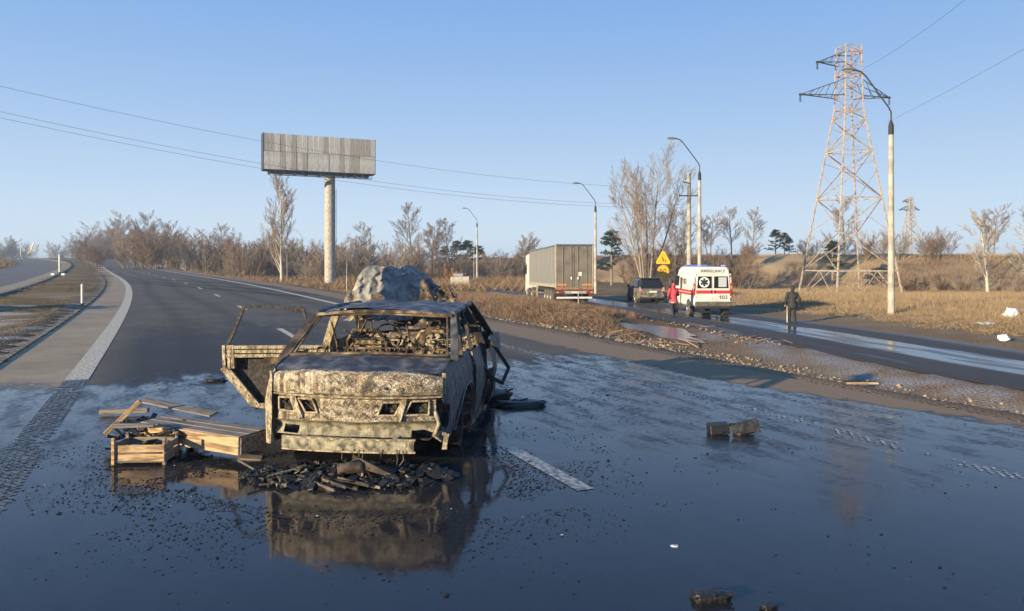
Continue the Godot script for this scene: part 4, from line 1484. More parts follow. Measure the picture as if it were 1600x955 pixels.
	for x in [C - W / 2 - 0.02, C + W / 2 + 0.02]: box(s, Vector3(x, y0 + 2.5, 0), Vector3(0.05, 5.06, 2.1))
	obj("end_panel", s, M.dark_steel, bb)
	s = stool()
	box(s, Vector3(C, y0 - 0.06, 0), Vector3(W, 0.08, 1.9))
	box(s, Vector3(C, y0 - 0.28, 0.5), Vector3(W * 0.9, 0.32, 0.2))
	box(s, Vector3(C, y0 - 0.28, -0.5), Vector3(W * 0.9, 0.32, 0.2))
	for k in 9: box(s, Vector3(C - W * 0.44 + k * W * 0.11, y0 - 0.5, 0.0), Vector3(0.1, 0.1, 2.6))
	obj("frame", s, M.dark_steel, bb)
	s = stool()
	box(s, Vector3(C + 0.4, y0 - 0.78, 1.55), Vector3(W * 0.86, 0.05, 0.75))
	for k in 12: bar(s, Vector3(C - W * 0.40 + k * W * 0.078, y0 - 0.78, 1.9), Vector3(C - W * 0.40 + k * W * 0.078, y0 - 0.1, 1.1), 0.05)
	box(s, Vector3(0, y0 - 0.55, 0), Vector3(1.2, 0.5, 1.2), Basis.IDENTITY, 0.05)
	obj("walkway", s, M.dark_steel, bb)
	# ---- reflector posts of the median
	for a in [[-17.3, 30.9, 0.92, "slim white reflector post with a dark foot on the median, nearest the viewer"], [-50.7, 86.0, 2.35, "white post on a pale base at the tip of the median"], [-160.0, 250.0, 4.6, "far white post with two white blocks, beyond the median"]]:
		var r := thing("reflector_post", a[3], "post", V(a[0], ground(a[0], a[1]) - 0.03, a[1]), 0.0, "posts on the median")
		s = stool()
		var w: float = 0.10 if a[2] < 1.5 else 0.16
		box(s, Vector3(0, a[2] * 0.55, 0), Vector3(w, a[2] * 0.9, w * 0.8), Basis.IDENTITY, 0.03)
		obj("post", s, M.white_paint, r)
		s = stool()
		box(s, Vector3(0, a[2] * 0.05, 0), Vector3(w + 0.006, a[2] * 0.24, w * 0.8 + 0.006), Basis.IDENTITY, 0.02)
		obj("foot", s, M.black_cap, r)
		if a[2] > 1.5:
			for x in [-0.75, 0.7]:
				s = stool()
				box(s, Vector3(x * 0.8, 0.12, 0.1), Vector3(0.5, 0.26, 0.4), Basis.IDENTITY, 0.08)
				obj("base_block", s, M.white_paint, r)
	# slim posts in the weeds
	for a in [[-25.8, 120, 3.9, "thin pale post right of the billboard's foot"], [-6.0, 121, 5.6, "thin pale post beside the lamp post left of the lorry"], [4.3, 78, 3.6, "thin pale post in the weeds left of the lorry"], [-37.5, 128, 4.6, "thin pale post between poplar and billboard"], [3.85, 44.5, 1.0, "short reflector post at the edge of the side road"], [12.8, 35.7, 0.85, "short white post beside the walking man"], [-14.2, 66, 2.2, "pale wooden post left of the wreck's bonnet"]]:
		s = stool()
		tube(s, [Vector3(0, -0.2, 0), Vector3(0, a[2], 0)], [0.05 if a[2] > 1.5 else 0.035, 0.045 if a[2] > 1.5 else 0.03], 8)
		tag(obj("thin_post", s, M.concrete, null, V(a[0], ground(a[0], a[1]), a[1])), a[3], "post", "thin posts")
	# ---- yellow temporary signs
	var sg := thing("warning_sign", "yellow triangular warning sign above a yellow round sign on one post", "sign", V(11.9, -1.25, 60.5), -2.0)
	s = stool()
	tube(s, [Vector3(0, -0.2, 0), Vector3(0, 4.0, 0)], 0.035, 8)
	obj("post", s, M.galv, sg)
	s = stool()
	plate(s, PackedVector2Array([Vector2(-0.52, 2.78), Vector2(0.52, 2.78), Vector2(0.54, 2.95), Vector2(0.08, 3.78), Vector2(-0.08, 3.78), Vector2(-0.54, 2.95)]), Vector3(0, 0, 0.05), Vector3.RIGHT, Vector3.UP, Vector3(0, 0, 0.02))
	var tp := obj("triangle_plate", s, M.yellow, sg)
	s = stool()
	for e in [[Vector3(-0.38, 2.92, 0.066), Vector3(0.38, 2.92, 0.066)], [Vector3(0.38, 2.92, 0.066), Vector3(0.0, 3.58, 0.066)], [Vector3(0.0, 3.58, 0.066), Vector3(-0.38, 2.92, 0.066)]]:
		bar(s, e[0], e[1], 0.035, 0.006)
	obj("triangle_border", s, M.orange, tp)
	s = stool()
	lathe(s, Vector3(-0.05, 3.28, 0.062), Vector3(0, 0, 1), [[0.05, 0], [0.05, 0.006], [0, 0.006]], 10)
	bar(s, Vector3(-0.05, 3.23, 0.065), Vector3(0.0, 3.1, 0.065), 0.07, 0.006)
	bar(s, Vector3(0.0, 3.1, 0.065), Vector3(-0.08, 2.97, 0.065), 0.05, 0.006)
	bar(s, Vector3(0.0, 3.1, 0.065), Vector3(0.07, 2.97, 0.065), 0.05, 0.006)
	bar(s, Vector3(0.02, 3.2, 0.065), Vector3(0.16, 3.04, 0.065), 0.035, 0.006)
	plate(s, PackedVector2Array([Vector2(0.1, 2.96), Vector2(0.26, 2.96), Vector2(0.18, 3.06)]), Vector3(0, 0, 0.065), Vector3.RIGHT, Vector3.UP, Vector3(0, 0, 0.006))
	obj("worker_symbol", s, M.sign_black, tp)
	s = stool()
	plate(s, circle2(0.47, 24, Vector2(0, 2.21)), Vector3(0, 0, 0.05), Vector3.RIGHT, Vector3.UP, Vector3(0, 0, 0.02))
	var rp := obj("round_plate", s, M.yellow, sg)
	s = stool()
	lathe(s, Vector3(0, 2.21, 0.062), Vector3(0, 0, 1), [[0.44, 0], [0.44, 0.006], [0.38, 0.006], [0.38, 0.0]], 28)
	obj("red_ring", s, M.orange, rp)
	var tm := MeshInstance3D.new()
	tm.name = "numerals"
	tm.mesh = text_mesh("50", 0.36)
	tm.material_override = M.sign_black
	tm.position = Vector3(0, 2.21, 0.066)
	rp.add_child(tm)
	# ---- low concrete building, blocks, mast, crane arm and signs in the far left
	var lb := thing("concrete_shelter", "low half-ruined concrete shelter among the shrubs at the far bend", "building", V(-85.5, -1.4, 196.0), 8.0)
	s = stool()
	box(s, Vector3(0, 3.05, 0), Vector3(6.2, 0.55, 3.5), Basis.IDENTITY, 0.04)
	obj("roof_slab", s, M.concrete, lb)
	for a in [[-2.4, 0.9], [1.9, 1.6]]:
		s = stool()
		box(s, Vector3(a[0], 1.39, 0.4), Vector3(a[1], 2.78, 2.4), Basis.IDENTITY, 0.04)
		obj("wall", s, M.concrete, lb)
	s = stool()
	box(s, Vector3(0, 1.3, -1.3), Vector3(5.6, 2.6, 0.25))
	obj("back_wall", s, M.rusty, lb)
	s = stool()
	box(s, Vector3(-4.2, 0.9, 0.6), Vector3(0.9, 1.8, 0.5), Basis(Vector3(0, 0, 1), 0.1), 0.04)
	tag(obj("concrete_slab", s, M.concrete, null, lb.position), "pale concrete slab standing just left of the low shelter", "slab")
	var cb := thing("concrete_blocks", "whitish concrete block with a dark box on it, in the weeds right of the bonnet", "concrete block", V(-7.1, -1.62, 107.0), -8.0)
	s = stool()
	box(s, Vector3(0, 0.5, 0), Vector3(2.7, 1.15, 1.5), Basis(Vector3(0, 0, 1), 0.03), 0.08)
	obj("block", s, M.concrete, cb)
	s = stool()
	box(s, Vector3(-0.3, 1.3, 0), Vector3(1.5, 0.56, 0.8), Basis.IDENTITY, 0.1)
	obj("upper_block", s, M.galv, cb)
	s = stool()
	tube(s, [Vector3(0, -2, 0), Vector3(0, 13.5, 0)], [0.3, 0.2], 8)
	tag(obj("mast", s, M.white_paint, null, V(-299.0, 1.6, 520.0)), "thin white mast on the horizon at the far left", "mast")
	var cr := thing("crane_arm", "yellow and white tilted crane arm on the horizon at the far left", "crane", V(-327.0, 4.5, 520.0), 0.0)
	s = stool()
	bar(s, Vector3(0, 0, 0), Vector3(2.6, 7.0, 0), 0.9)
	obj("boom", s, M.yellow, cr)
	s = stool()
	bar(s, Vector3(2.5, 6.6, 0), Vector3(3.4, 9.0, 0), 0.7)
	obj("tip", s, M.white_paint, cr)
	s = stool()
	box(s, Vector3(-0.3, 0.3, 0), Vector3(2.2, 1.4, 1.6), Basis.IDENTITY, 0.1)
	obj("cab", s, M.yellow, cr)
	var fs := thing("road_sign", "small white road sign with boards on a post at the far bend", "sign", V(-149.0, 1.0, 300.0), 0.0)
	fs.scale = Vector3.ONE * 1.35
	s = stool()
	tube(s, [Vector3(0, -1.5, 0), Vector3(0, 4.4, 0)], 0.08, 8)
	obj("post", s, M.galv, fs)
	for a in [[4.1, 1.1], [3.4, 1.7], [2.6, 1.0]]:
		s = stool()
		box(s, Vector3(0, a[0], 0.1), Vector3(a[1], 0.5, 0.05), Basis.IDENTITY, 0.01)
		obj("board", s, M.white_paint, fs)
	# ---- litter at the right
	var bag := stool()
	rng.seed = 91
	var bn := noise(1.4, 3, 3)
	patch(bag, 18, 12, func(u, v):
		var d := Vector3(cos(u * TAU) * sin(v * PI), cos(v * PI), sin(u * TAU) * sin(v * PI))
		return d * Vector3(0.30, 0.36, 0.27) * (1.0 + 0.55 * bn.get_noise_3dv(d * 1.4)))
	tag(obj("rubbish_bag", bag, M.white_bag, null, V(23.8, ground(23.8, 36.6) + 0.25, 36.6)), "crumpled white plastic sheet caught in the grass at the right edge", "rubbish")
	bag = stool()
	patch(bag, 14, 10, func(u, v):
		var d := Vector3(cos(u * TAU) * sin(v * PI), cos(v * PI), sin(u * TAU) * sin(v * PI))
		return d * Vector3(0.2, 0.13, 0.16) * (1.0 + 0.6 * bn.get_noise_3dv(d * 2.0 + Vector3.ONE)))
	tag(obj("rubbish_bag", bag, M.white_bag, null, V(17.8, ground(17.8, 27.8) + 0.1, 27.8)), "small white scrap on the verge below the larger white sheet", "rubbish")
	for a in [[20.4, 33.0, 0.8]]:
		bag = stool(true)
		for k in 9: box(bag, Vector3(rf(-0.5, 0.5) * a[2], 0.05, rf(-0.3, 0.3)), Vector3(rf(0.15, 0.5), 0.03, rf(0.1, 0.3)), Basis.from_euler(Vector3(rf(-0.4, 0.4), rf(0, 3), rf(-0.3, 0.3))))
		tag(obj("snow_scrap", bag, M.ice, null, V(a[0], ground(a[0], a[1]) + 0.05, a[1])), "thin patch of old snow in the grass right of the tall lamp post", "snow")

# ------------------------------------------------------------------ vehicles (origin on the ground under the rear, nose towards -z)
# rounded ring across the car at z: half-width below and above, bottom and top
func ring(z: float, hw: float, hw2: float, y0: float, y1: float, r: float) -> Array:
	var out := []
	for c in [[1, 0], [1, 1], [-1, 1], [-1, 0]]:
		var cx: float = c[0] * ((hw2 if c[1] else hw) - r)
		var cy: float = (y1 - r) if c[1] else (y0 + r)
		var a0: float = {[1, 0]: -90.0, [1, 1]: 0.0, [-1, 1]: 90.0, [-1, 0]: 180.0}[c]
		for k in 4:
			var a := deg_to_rad(a0 + k * 30.0)
			out.append(Vector3(cx + cos(a) * r, cy + sin(a) * r, z))
	return out

func wheel(parent: Node3D, at: Vector3, r: float, w: float, tyre: Material, rim: Material, out := 1.0) -> void:
	var s := stool()
	lathe(s, at, Vector3(out, 0, 0), [[r * 0.62, w * 0.5], [r * 0.92, w * 0.5], [r, w * 0.36], [r, -w * 0.36], [r * 0.92, -w * 0.5], [r * 0.6, -w * 0.5]], 28)
	var wh := obj("wheel", s, tyre, parent)
	s = stool()
	lathe(s, at, Vector3(out, 0, 0), [[r * 0.63, w * 0.48], [r * 0.58, w * 0.34], [r * 0.30, w * 0.22], [r * 0.2, w * 0.4], [0.0, w * 0.42]], 20)
	obj("rim", s, rim, wh)

func build_vehicles() -> void:
	build_lorry()
	build_ambulance()
	build_suv()

func build_lorry() -> void:
	var t := thing("lorry", "long grey curtain-sided lorry seen from its dusty rear", "lorry", V(4.08, -1.12, 50.0), 6.0)
	t.rotation.x = deg_to_rad(-1.1)
	var rear := mottled([[0.0, L(0.11, 0.095, 0.075)], [0.5, L(0.165, 0.142, 0.108)], [1.0, L(0.21, 0.18, 0.14)]], 0.006, 501, 0.3, 0.7, 5)
	var side := mottled([[0.0, L(0.15, 0.15, 0.145)], [0.5, L(0.2, 0.198, 0.188)], [1.0, L(0.25, 0.243, 0.225)]], 0.008, 502, 0.3, 0.6, 5)
	side.uv1_scale = Vector3(0.3, 0.08, 0.8)
	var pale := mottled([[0.0, L(0.22, 0.2, 0.15)], [0.5, L(0.33, 0.305, 0.24)], [1.0, L(0.4, 0.37, 0.3)]], 0.01, 503, 0.4, 0.7, 4)
	var dust = M.dust_plastic
	var s := stool()
	box(s, Vector3(0, 2.55, -6.8), Vector3(2.46, 2.76, 13.5), Basis.IDENTITY, 0.05)
	obj("cargo_box", s, side, t)
	for sg in [-1, 1]:
		# side curtain, with its slack between the straps
		s = stool()
		patch(s, 90, 8, func(u, v):
			var z: float = -0.12 - u * 13.3
			return Vector3(sg * (1.255 + 0.022 * sin(z * 7.0 + v) * sin(v * PI) + 0.014 * sin(z * 2.9)), 1.42 + v * 2.42, z))
		obj("side_curtain", s, side, t)
		s = stool()
		box(s, Vector3(sg * 1.262, 1.29, -6.8), Vector3(0.03, 0.24, 13.5), Basis.IDENTITY, 0.01)
		obj("side_rail", s, pale, t)
		s = stool()
		box(s, Vector3(sg * 1.262, 3.90, -6.8), Vector3(0.035, 0.12, 13.55), Basis.IDENTITY, 0.01)
		obj("roof_rail", s, M.galv, t)
		s = stool()
		box(s, Vector3(sg * 1.225, 2.54, 0.0), Vector3(0.09, 2.86, 0.08), Basis.IDENTITY, 0.015)
		obj("corner_post", s, pale, t)
		s = stool()
		box(s, Vector3(sg * 0.595, 2.52, 0.0), Vector3(1.16, 2.7, 0.06), Basis.IDENTITY, 0.012)
		var dr := obj("rear_door", s, rear, t)
		s = stool()
		for x in [0.22, 0.78]:
			tube(s, [Vector3(sg * x, 1.2, 0.055), Vector3(sg * x, 3.85, 0.055)], 0.018, 6)
			for y in [1.25, 2.3, 3.2, 3.8]: box(s, Vector3(sg * x, y, 0.045), Vector3(0.11, 0.06, 0.05))
		obj("locking_bar", s, M.galv, dr)
		s = stool()
		box(s, Vector3(sg * 0.22, 1.78, 0.07), Vector3(0.1, 0.18, 0.03), Basis.IDENTITY, 0.01)
		if sg > 0: box(s, Vector3(0.35, 2.05, 0.045), Vector3(0.26, 0.26, 0.02), Basis.IDENTITY, 0.004)
		obj("sticker", s, M.white_paint, dr)
		s = stool()
		box(s, Vector3(sg * 0.82, 1.36, 0.045), Vector3(0.62, 0.11, 0.012))
		obj("reflective_strip", s, M.orange, dr)
		s = stool()
		box(s, Vector3(sg * 0.98, 0.86, 0.02), Vector3(0.46, 0.15, 0.08), Basis.IDENTITY, 0.02)
		var tl := obj("tail_light", s, M.red_lamp, t)
		s = stool()
		box(s, Vector3(sg * 1.12, 0.86, 0.066), Vector3(0.14, 0.11, 0.015), Basis.IDENTITY, 0.004)
		obj("indicator", s, M.orange, tl)
		for k in 3: wheel(t, Vector3(sg * 1.05, 0.5, -2.3 - 1.31 * k), 0.5, 0.36, M.dusty_rubber, M.galv, sg)
		wheel(t, Vector3(sg * 1.05, 0.5, -12.0), 0.5, 0.4, M.dusty_rubber, M.galv, sg)
		wheel(t, Vector3(sg * 1.05, 0.5, -15.4), 0.5, 0.32, M.dusty_rubber, M.galv, sg)
		s = stool()
		box(s, Vector3(sg * 0.9, 0.5, -1.15), Vector3(0.5, 0.5, 0.02))
		obj("mud_flap", s, M.rubber, t)
		# big side mirrors of the cab
		s = stool()
		box(s, Vector3(sg * 1.52, 2.7, -15.6), Vector3(0.24, 0.62, 0.16), Basis.IDENTITY, 0.05)
		bar(s, Vector3(sg * 1.2, 2.95, -15.9), Vector3(sg * 1.5, 2.95, -15.65), 0.05)
		bar(s, Vector3(sg * 1.2, 2.5, -15.9), Vector3(sg * 1.5, 2.5, -15.65), 0.05)
		obj("mirror", s, M.plastic, t)
		s = stool()
		bar(s, Vector3(sg * 1.1, 0.7, -6.0), Vector3(sg * 1.1, 0.7, -10.4), 0.03, 0.5)
		bar(s, Vector3(sg * 1.0, 0.2, -10.6), Vector3(sg * 1.0, 1.1, -10.6), 0.12)
		obj("side_guard", s, pale, t)
	s = stool()
	box(s, Vector3(0, 3.95, 0.0), Vector3(2.5, 0.1, 0.1), Basis.IDENTITY, 0.02)
	obj("header", s, M.galv, t)
	s = stool()
	box(s, Vector3(0, 1.10, 0.0), Vector3(2.5, 0.16, 0.12), Basis.IDENTITY, 0.02)
	obj("sill", s, mottled([[0.0, L(0.2, 0.09, 0.06)], [1.0, L(0.34, 0.2, 0.14)]], 0.01, 504, 0.6, 0.7), t)
	s = stool()
	box(s, Vector3(0.1, 0.86, -0.06), Vector3(1.6, 0.2, 0.06), Basis.IDENTITY, 0.02)
	obj("plate_panel", s, pale, t)
	s = stool()
	box(s, Vector3(0.05, 0.85, -0.02), Vector3(0.52, 0.115, 0.012), Basis.IDENTITY, 0.003)
	obj("number_plate", s, M.white_paint, t)
	s = stool()
	box(s, Vector3(0.0, 0.5, -0.02), Vector3(2.36, 0.13, 0.1), Basis.IDENTITY, 0.03)
	obj("bumper_bar", s, M.white_paint, t)
	s = stool()
	for x in [-0.5, 0.5]:
		box(s, Vector3(x, 0.95, -6.6), Vector3(0.14, 0.32, 13.0))
		box(s, Vector3(x, 0.7, -0.15), Vector3(0.08, 0.5, 0.08))
	for k in 3: box(s, Vector3(0, 0.5, -2.3 - 1.31 * k), Vector3(1.9, 0.14, 0.14))
	obj("chassis", s, M.dark_steel, t)
	s = stool()
	loft(s, [ring(-14.3, 1.22, 1.2, 0.9, 3.75, 0.12), ring(-16.2, 1.24, 1.2, 0.5, 3.7, 0.15), ring(-16.5, 1.2, 1.1, 0.45, 3.1, 0.15)])
	var cab := obj("cab", s, M.white_paint, t)
	s = stool()
	for sg in [-1, 1]: box(s, Vector3(sg * 1.225, 2.45, -15.75), Vector3(0.03, 0.8, 0.8), Basis.IDENTITY, 0.01)
	box(s, Vector3(0, 2.6, -16.47), Vector3(2.0, 0.9, 0.05), Basis(Vector3.RIGHT, 0.1))
	obj("window", s, M.glass_dark, cab)

func build_ambulance() -> void:
	var t := thing("ambulance", "white ambulance van with red stripes, seen from behind on the verge", "ambulance", V(10.38, -1.05, 39.7), 1.5)
	var s := stool()
	var R := []
	for a in [[0.0, 0.93, 0.80, 0.55, 2.48], [-0.05, 0.99, 0.86, 0.48, 2.53], [-0.3, 1.02, 0.88, 0.46, 2.55], [-3.2, 1.02, 0.88, 0.46, 2.55], [-3.75, 1.02, 0.86, 0.46, 2.42], [-4.35, 1.01, 0.84, 0.46, 1.85], [-4.6, 0.98, 0.86, 0.46, 1.38], [-5.2, 0.9, 0.78, 0.42, 1.12], [-5.4, 0.78, 0.66, 0.45, 0.92]]:
		R.append(ring(a[0], a[1], a[2], a[3], a[4], 0.16))
	loft(s, R)
	var body := obj("body", s, M.white_paint, t)
	# rear doors: two leaves with dark windows
	for sg in [-1, 1]:
		s = stool()
		plate(s, PackedVector2Array([Vector2(sg * 0.01, 0.78), Vector2(sg * 0.88, 0.78), Vector2(sg * 0.88, 1.5), Vector2(sg * 0.80, 2.42), Vector2(sg * 0.01, 2.44)]), Vector3(0, 0, 0.012), Vector3.RIGHT, Vector3.UP, Vector3(0, 0, 0.03))
		var d := obj("rear_door", s, M.white_paint, t)
		s = stool()
		plate(s, PackedVector2Array([Vector2(sg * 0.06, 1.44), Vector2(sg * 0.82, 1.44), Vector2(sg * 0.77, 2.06), Vector2(sg * 0.06, 2.06)]), Vector3(0, 0, 0.031), Vector3.RIGHT, Vector3.UP, Vector3(0, 0, 0.012))
		obj("window", s, M.glass_dark, d)
		s = stool()
		box(s, Vector3(sg * 0.445, 1.25, 0.03), Vector3(0.86, 0.17, 0.008))
		obj("red_stripe", s, M.red_paint, d)
		s = stool()
		box(s, Vector3(sg * 0.09, 1.27, 0.05), Vector3(0.06, 0.16, 0.04), Basis.IDENTITY, 0.012)
		obj("handle", s, M.plastic, d)
		for y in [1.0, 2.15]:
			s = stool()
			box(s, Vector3(sg * 0.9, y, 0.02), Vector3(0.07, 0.1, 0.05), Basis.IDENTITY, 0.012)
			obj("hinge", s, M.white_paint, d)
		# tail lamps on the corner posts
		s = stool()
		box(s, Vector3(sg * 0.955, 1.38, -0.02), Vector3(0.10, 0.62, 0.1), Basis(Vector3(0, 0, 1), sg * 0.04), 0.025)
		var tl := obj("tail_light", s, M.red_lamp, t)
		s = stool()
		box(s, Vector3(sg * 0.955, 1.5, 0.032), Vector3(0.08, 0.16, 0.012), Basis(Vector3(0, 0, 1), sg * 0.04), 0.003)
		obj("indicator", s, M.orange, tl)
		s = stool()
		box(s, Vector3(sg * 0.94, 1.86, -0.005), Vector3(0.09, 0.34, 0.06), Basis(Vector3(0, 0, 1), sg * 0.08), 0.02)
		obj("corner_strip", s, mat(L(0.6, 0.4, 0.36), 0.5), t)
		# side: stripe, dark window strip, mirror, wheels
		s = stool()
		box(s, Vector3(sg * 1.018, 1.2, -2.3), Vector3(0.012, 0.26, 4.3))
		obj("red_stripe", s, M.red_paint, body)
		s = stool()
		box(s, Vector3(sg * 1.02, 1.2, -2.3), Vector3(0.016, 0.035, 4.3))
		obj("white_line", s, M.white_paint, body)
		s = stool()
		box(s, Vector3(sg * 0.972, 1.75, -3.7), Vector3(0.02, 0.55, 0.9), Basis(Vector3(0, 0, 1), sg * 0.13), 0.008)
		obj("side_window", s, M.glass_dark, body)
		s = stool()
		box(s, Vector3(sg * 0.99, 1.1, -2.62), Vector3(0.07, 1.7, 0.14))
		obj("door_gap", s, M.plastic, body)
		s = stool()
		box(s, Vector3(sg * 1.2, 1.62, -4.1), Vector3(0.2, 0.42, 0.12), Basis.IDENTITY, 0.04)
		obj("mirror", s, M.plastic, t)
		for z in [-0.95, -4.35]:
			s = stool()
			tube(s, [Vector3(sg * 0.78, 0.42, z), Vector3(sg * 1.028, 0.42, z)], 0.43, 22)
			obj("wheel_arch", s, M.plastic, body)
			wheel(t, Vector3(sg * 0.95, 0.36, z), 0.36, 0.23, M.dusty_rubber, M.galv, sg)
	s = stool()
	box(s, Vector3(0, 0.62, 0.04), Vector3(1.9, 0.26, 0.16), Basis.IDENTITY, 0.05)
	obj("bumper", s, M.dust_plastic, t)
	s = stool()
	box(s, Vector3(0, 0.46, -0.08), Vector3(1.8, 0.14, 0.14), Basis.IDENTITY, 0.04)
	obj("step", s, M.plastic, t)
	s = stool()
	box(s, Vector3(-0.45, 0.97, 0.036), Vector3(0.56, 0.17, 0.01), Basis.IDENTITY, 0.003)
	obj("number_plate", s, mat(L(0.62, 0.68, 0.6), 0.5), t)
	s = stool()
	box(s, Vector3(0, 2.34, 0.034), Vector3(1.46, 0.24, 0.008))
	var pnl := obj("name_panel", s, M.white_paint, t)
	for a in [["AMBULANCE", 0.15, Vector3(0.0, 2.335, 0.042)], ["103", 0.2, Vector3(0.54, 0.97, 0.034)]]:
		var tm := MeshInstance3D.new()
		tm.name = "lettering"
		tm.mesh = text_mesh(a[0], a[1])
		tm.material_override = mat(L(0.05, 0.075, 0.06), 0.5)
		tm.position = a[2]
		pnl.add_child(tm, true)
	# side lettering, read along the flank
	var sm := MeshInstance3D.new()
	sm.name = "lettering"
	sm.mesh = text_mesh("103", 0.3)
	sm.material_override = M.sign_black
	sm.position = Vector3(-1.005, 1.75, -1.9)
	sm.rotation = Vector3(0, -PI / 2, 0)
	pnl.add_child(sm, true)
	# six-armed emblem in a pale disc on the left window
	s = stool()
	lathe(s, Vector3(-0.45, 1.75, 0.036), Vector3(0, 0, 1), [[0.27, 0], [0.27, 0.006], [0, 0.006]], 30)
	var disc := obj("emblem", s, mat(L(0.7, 0.72, 0.7), 0.5), t)
	s = stool()
	for k in 3:
		var a := PI / 3.0 * k + PI / 2
		var dv := Vector3(cos(a), sin(a), 0) * 0.21
		bar(s, Vector3(-0.45, 1.75, 0.0425 + k * 0.0015) - dv, Vector3(-0.45, 1.75, 0.0425 + k * 0.0015) + dv, 0.11, 0.006)
	obj("emblem_star", s, mat(L(0.02, 0.035, 0.03), 0.5), disc)
	# curtain seen in the right window
	s = stool()
	box(s, Vector3(0.5, 1.76, 0.036), Vector3(0.42, 0.5, 0.006))
	obj("window_film", s, mat(L(0.42, 0.46, 0.46), 0.5), t)
	for x in [-0.62, 0.62]:
		s = stool()
		box(s, Vector3(x, 2.6, -0.25), Vector3(0.22, 0.1, 0.14), Basis.IDENTITY, 0.03)
		obj("rear_beacon", s, mat(L(0.3, 0.32, 0.5), 0.2), t)
	s = stool()
	box(s, Vector3(0, 2.57, -3.2), Vector3(1.3, 0.14, 0.35), Basis.IDENTITY, 0.06)
	obj("light_bar", s, mat(L(0.12, 0.14, 0.4), 0.15), t)

func build_suv() -> void:
	var t := thing("car", "black estate car with a dusty rear, parked between lorry and ambulance", "car", V(9.28, -1.1, 51.0), 1.5)
	var blk := mottled([[0.0, L(0.012, 0.012, 0.013)], [0.55, L(0.02, 0.02, 0.02)], [1.0, L(0.05, 0.045, 0.04)]], 0.008, 521, 0.5, 0.25, 4)
	var dusty := mottled([[0.0, L(0.04, 0.036, 0.03)], [0.45, L(0.10, 0.085, 0.07)], [0.7, L(0.2, 0.17, 0.135)], [1.0, L(0.3, 0.26, 0.21)]], 0.01, 522, 0.6, 0.8, 5)
	var s := stool()
	var R := []
	for a in [[0.02, 0.78, 0.74, 0.46, 0.98], [-0.08, 0.90, 0.86, 0.36, 1.08], [-0.5, 0.93, 0.88, 0.30, 1.10], [-3.2, 0.93, 0.89, 0.30, 1.06], [-4.2, 0.9, 0.84, 0.30, 0.98], [-4.6, 0.74, 0.7, 0.4, 0.8]]:
		R.append(ring(a[0], a[1], a[2], a[3], a[4], 0.1))
	loft(s, R)
	var body := obj("body", s, dusty, t)
	s = stool()
	R = []
	for a in [[-0.04, 0.86, 0.80, 1.0, 1.14], [-0.2, 0.86, 0.70, 1.0, 1.5], [-0.42, 0.86, 0.66, 1.0, 1.68], [-1.4, 0.87, 0.66, 1.0, 1.72], [-2.4, 0.87, 0.66, 1.0, 1.68], [-3.25, 0.86, 0.8, 1.0, 1.12]]:
		R.append(ring(a[0], a[1], a[2], a[3], a[4], 0.07))
	loft(s, R)
	var cabn := obj("cabin", s, blk, t)
	s = stool()
	plate(s, PackedVector2Array([Vector2(-0.66, 0), Vector2(0.66, 0), Vector2(0.58, 0.42), Vector2(-0.58, 0.42)]), Vector3(0, 1.17, -0.02), Vector3.RIGHT, Vector3(0, 0.93, -0.36), Vector3(0, 0, 0.03))
	obj("rear_window", s, M.glass_dark, cabn)
	s = stool()
	box(s, Vector3(0, 1.70, -0.36), Vector3(1.24, 0.04, 0.28), Basis(Vector3.RIGHT, -0.1), 0.015)
	obj("roof_spoiler", s, blk, cabn)
	s = stool()
	box(s, Vector3(0, 0.55, 0.04), Vector3(1.74, 0.26, 0.16), Basis.IDENTITY, 0.06)
	obj("bumper", s, dusty, t)
	s = stool()
	box(s, Vector3(0.0, 0.92, 0.035), Vector3(1.1, 0.07, 0.03), Basis.IDENTITY, 0.01)
	obj("tailgate_trim", s, M.galv, t)
	s = stool()
	box(s, Vector3(0.08, 0.83, 0.04), Vector3(0.52, 0.115, 0.02), Basis.IDENTITY, 0.004)
	obj("number_plate", s, mat(L(0.6, 0.56, 0.5), 0.6), t)
	for sg in [-1, 1]:
		s = stool()
		plate(s, PackedVector2Array([Vector2(sg * 0.62, 0.86), Vector2(sg * 0.86, 0.86), Vector2(sg * 0.84, 1.13), Vector2(sg * 0.74, 1.13)]), Vector3(0, 0, 0.0), Vector3.RIGHT, Vector3.UP, Vector3(0, 0, 0.09))
		obj("tail_light", s, mat(L(0.42, 0.24, 0.2), 0.15), t)
		s = stool()
		plate(s, PackedVector2Array([Vector2(0.55, 1.14), Vector2(2.9, 1.12), Vector2(2.3, 1.58), Vector2(0.75, 1.58)]), Vector3(sg * 0.80, 0, 0), Vector3(0, 0, -1), Vector3(-sg * 0.28, 1, 0) * 1.0, Vector3(sg * 0.02, 0, 0))
		var win := obj("side_window", s, M.glass_dark, cabn)
		win.position = Vector3(sg * 0.37, 0, 0)
		s = stool()
		box(s, Vector3(sg * 1.0, 1.12, -3.0), Vector3(0.2, 0.16, 0.12), Basis.IDENTITY, 0.04)
		obj("mirror", s, blk, t)
		s = stool()
		tube(s, [Vector3(sg * 0.62, 1.72, -0.6), Vector3(sg * 0.64, 1.77, -1.4), Vector3(sg * 0.63, 1.72, -2.3)], 0.02, 6)
		obj("roof_rail", s, M.plastic, cabn)
		for z in [-0.85, -3.55]:
			s = stool()
			tube(s, [Vector3(sg * 0.7, 0.38, z), Vector3(sg * 0.936, 0.38, z)], 0.41, 22)
			obj("wheel_arch", s, M.plastic, body)
			wheel(t, Vector3(sg * 0.86, 0.34, z), 0.34, 0.22, M.dusty_rubber, M.galv, sg)
	# a second one on the opposite shoulder, outside the left edge; its shadow lies across the median
	copy(t, V(-22.3, -0.02, 23.6), 26.0, "dark estate car parked on the opposite shoulder, left of the view")

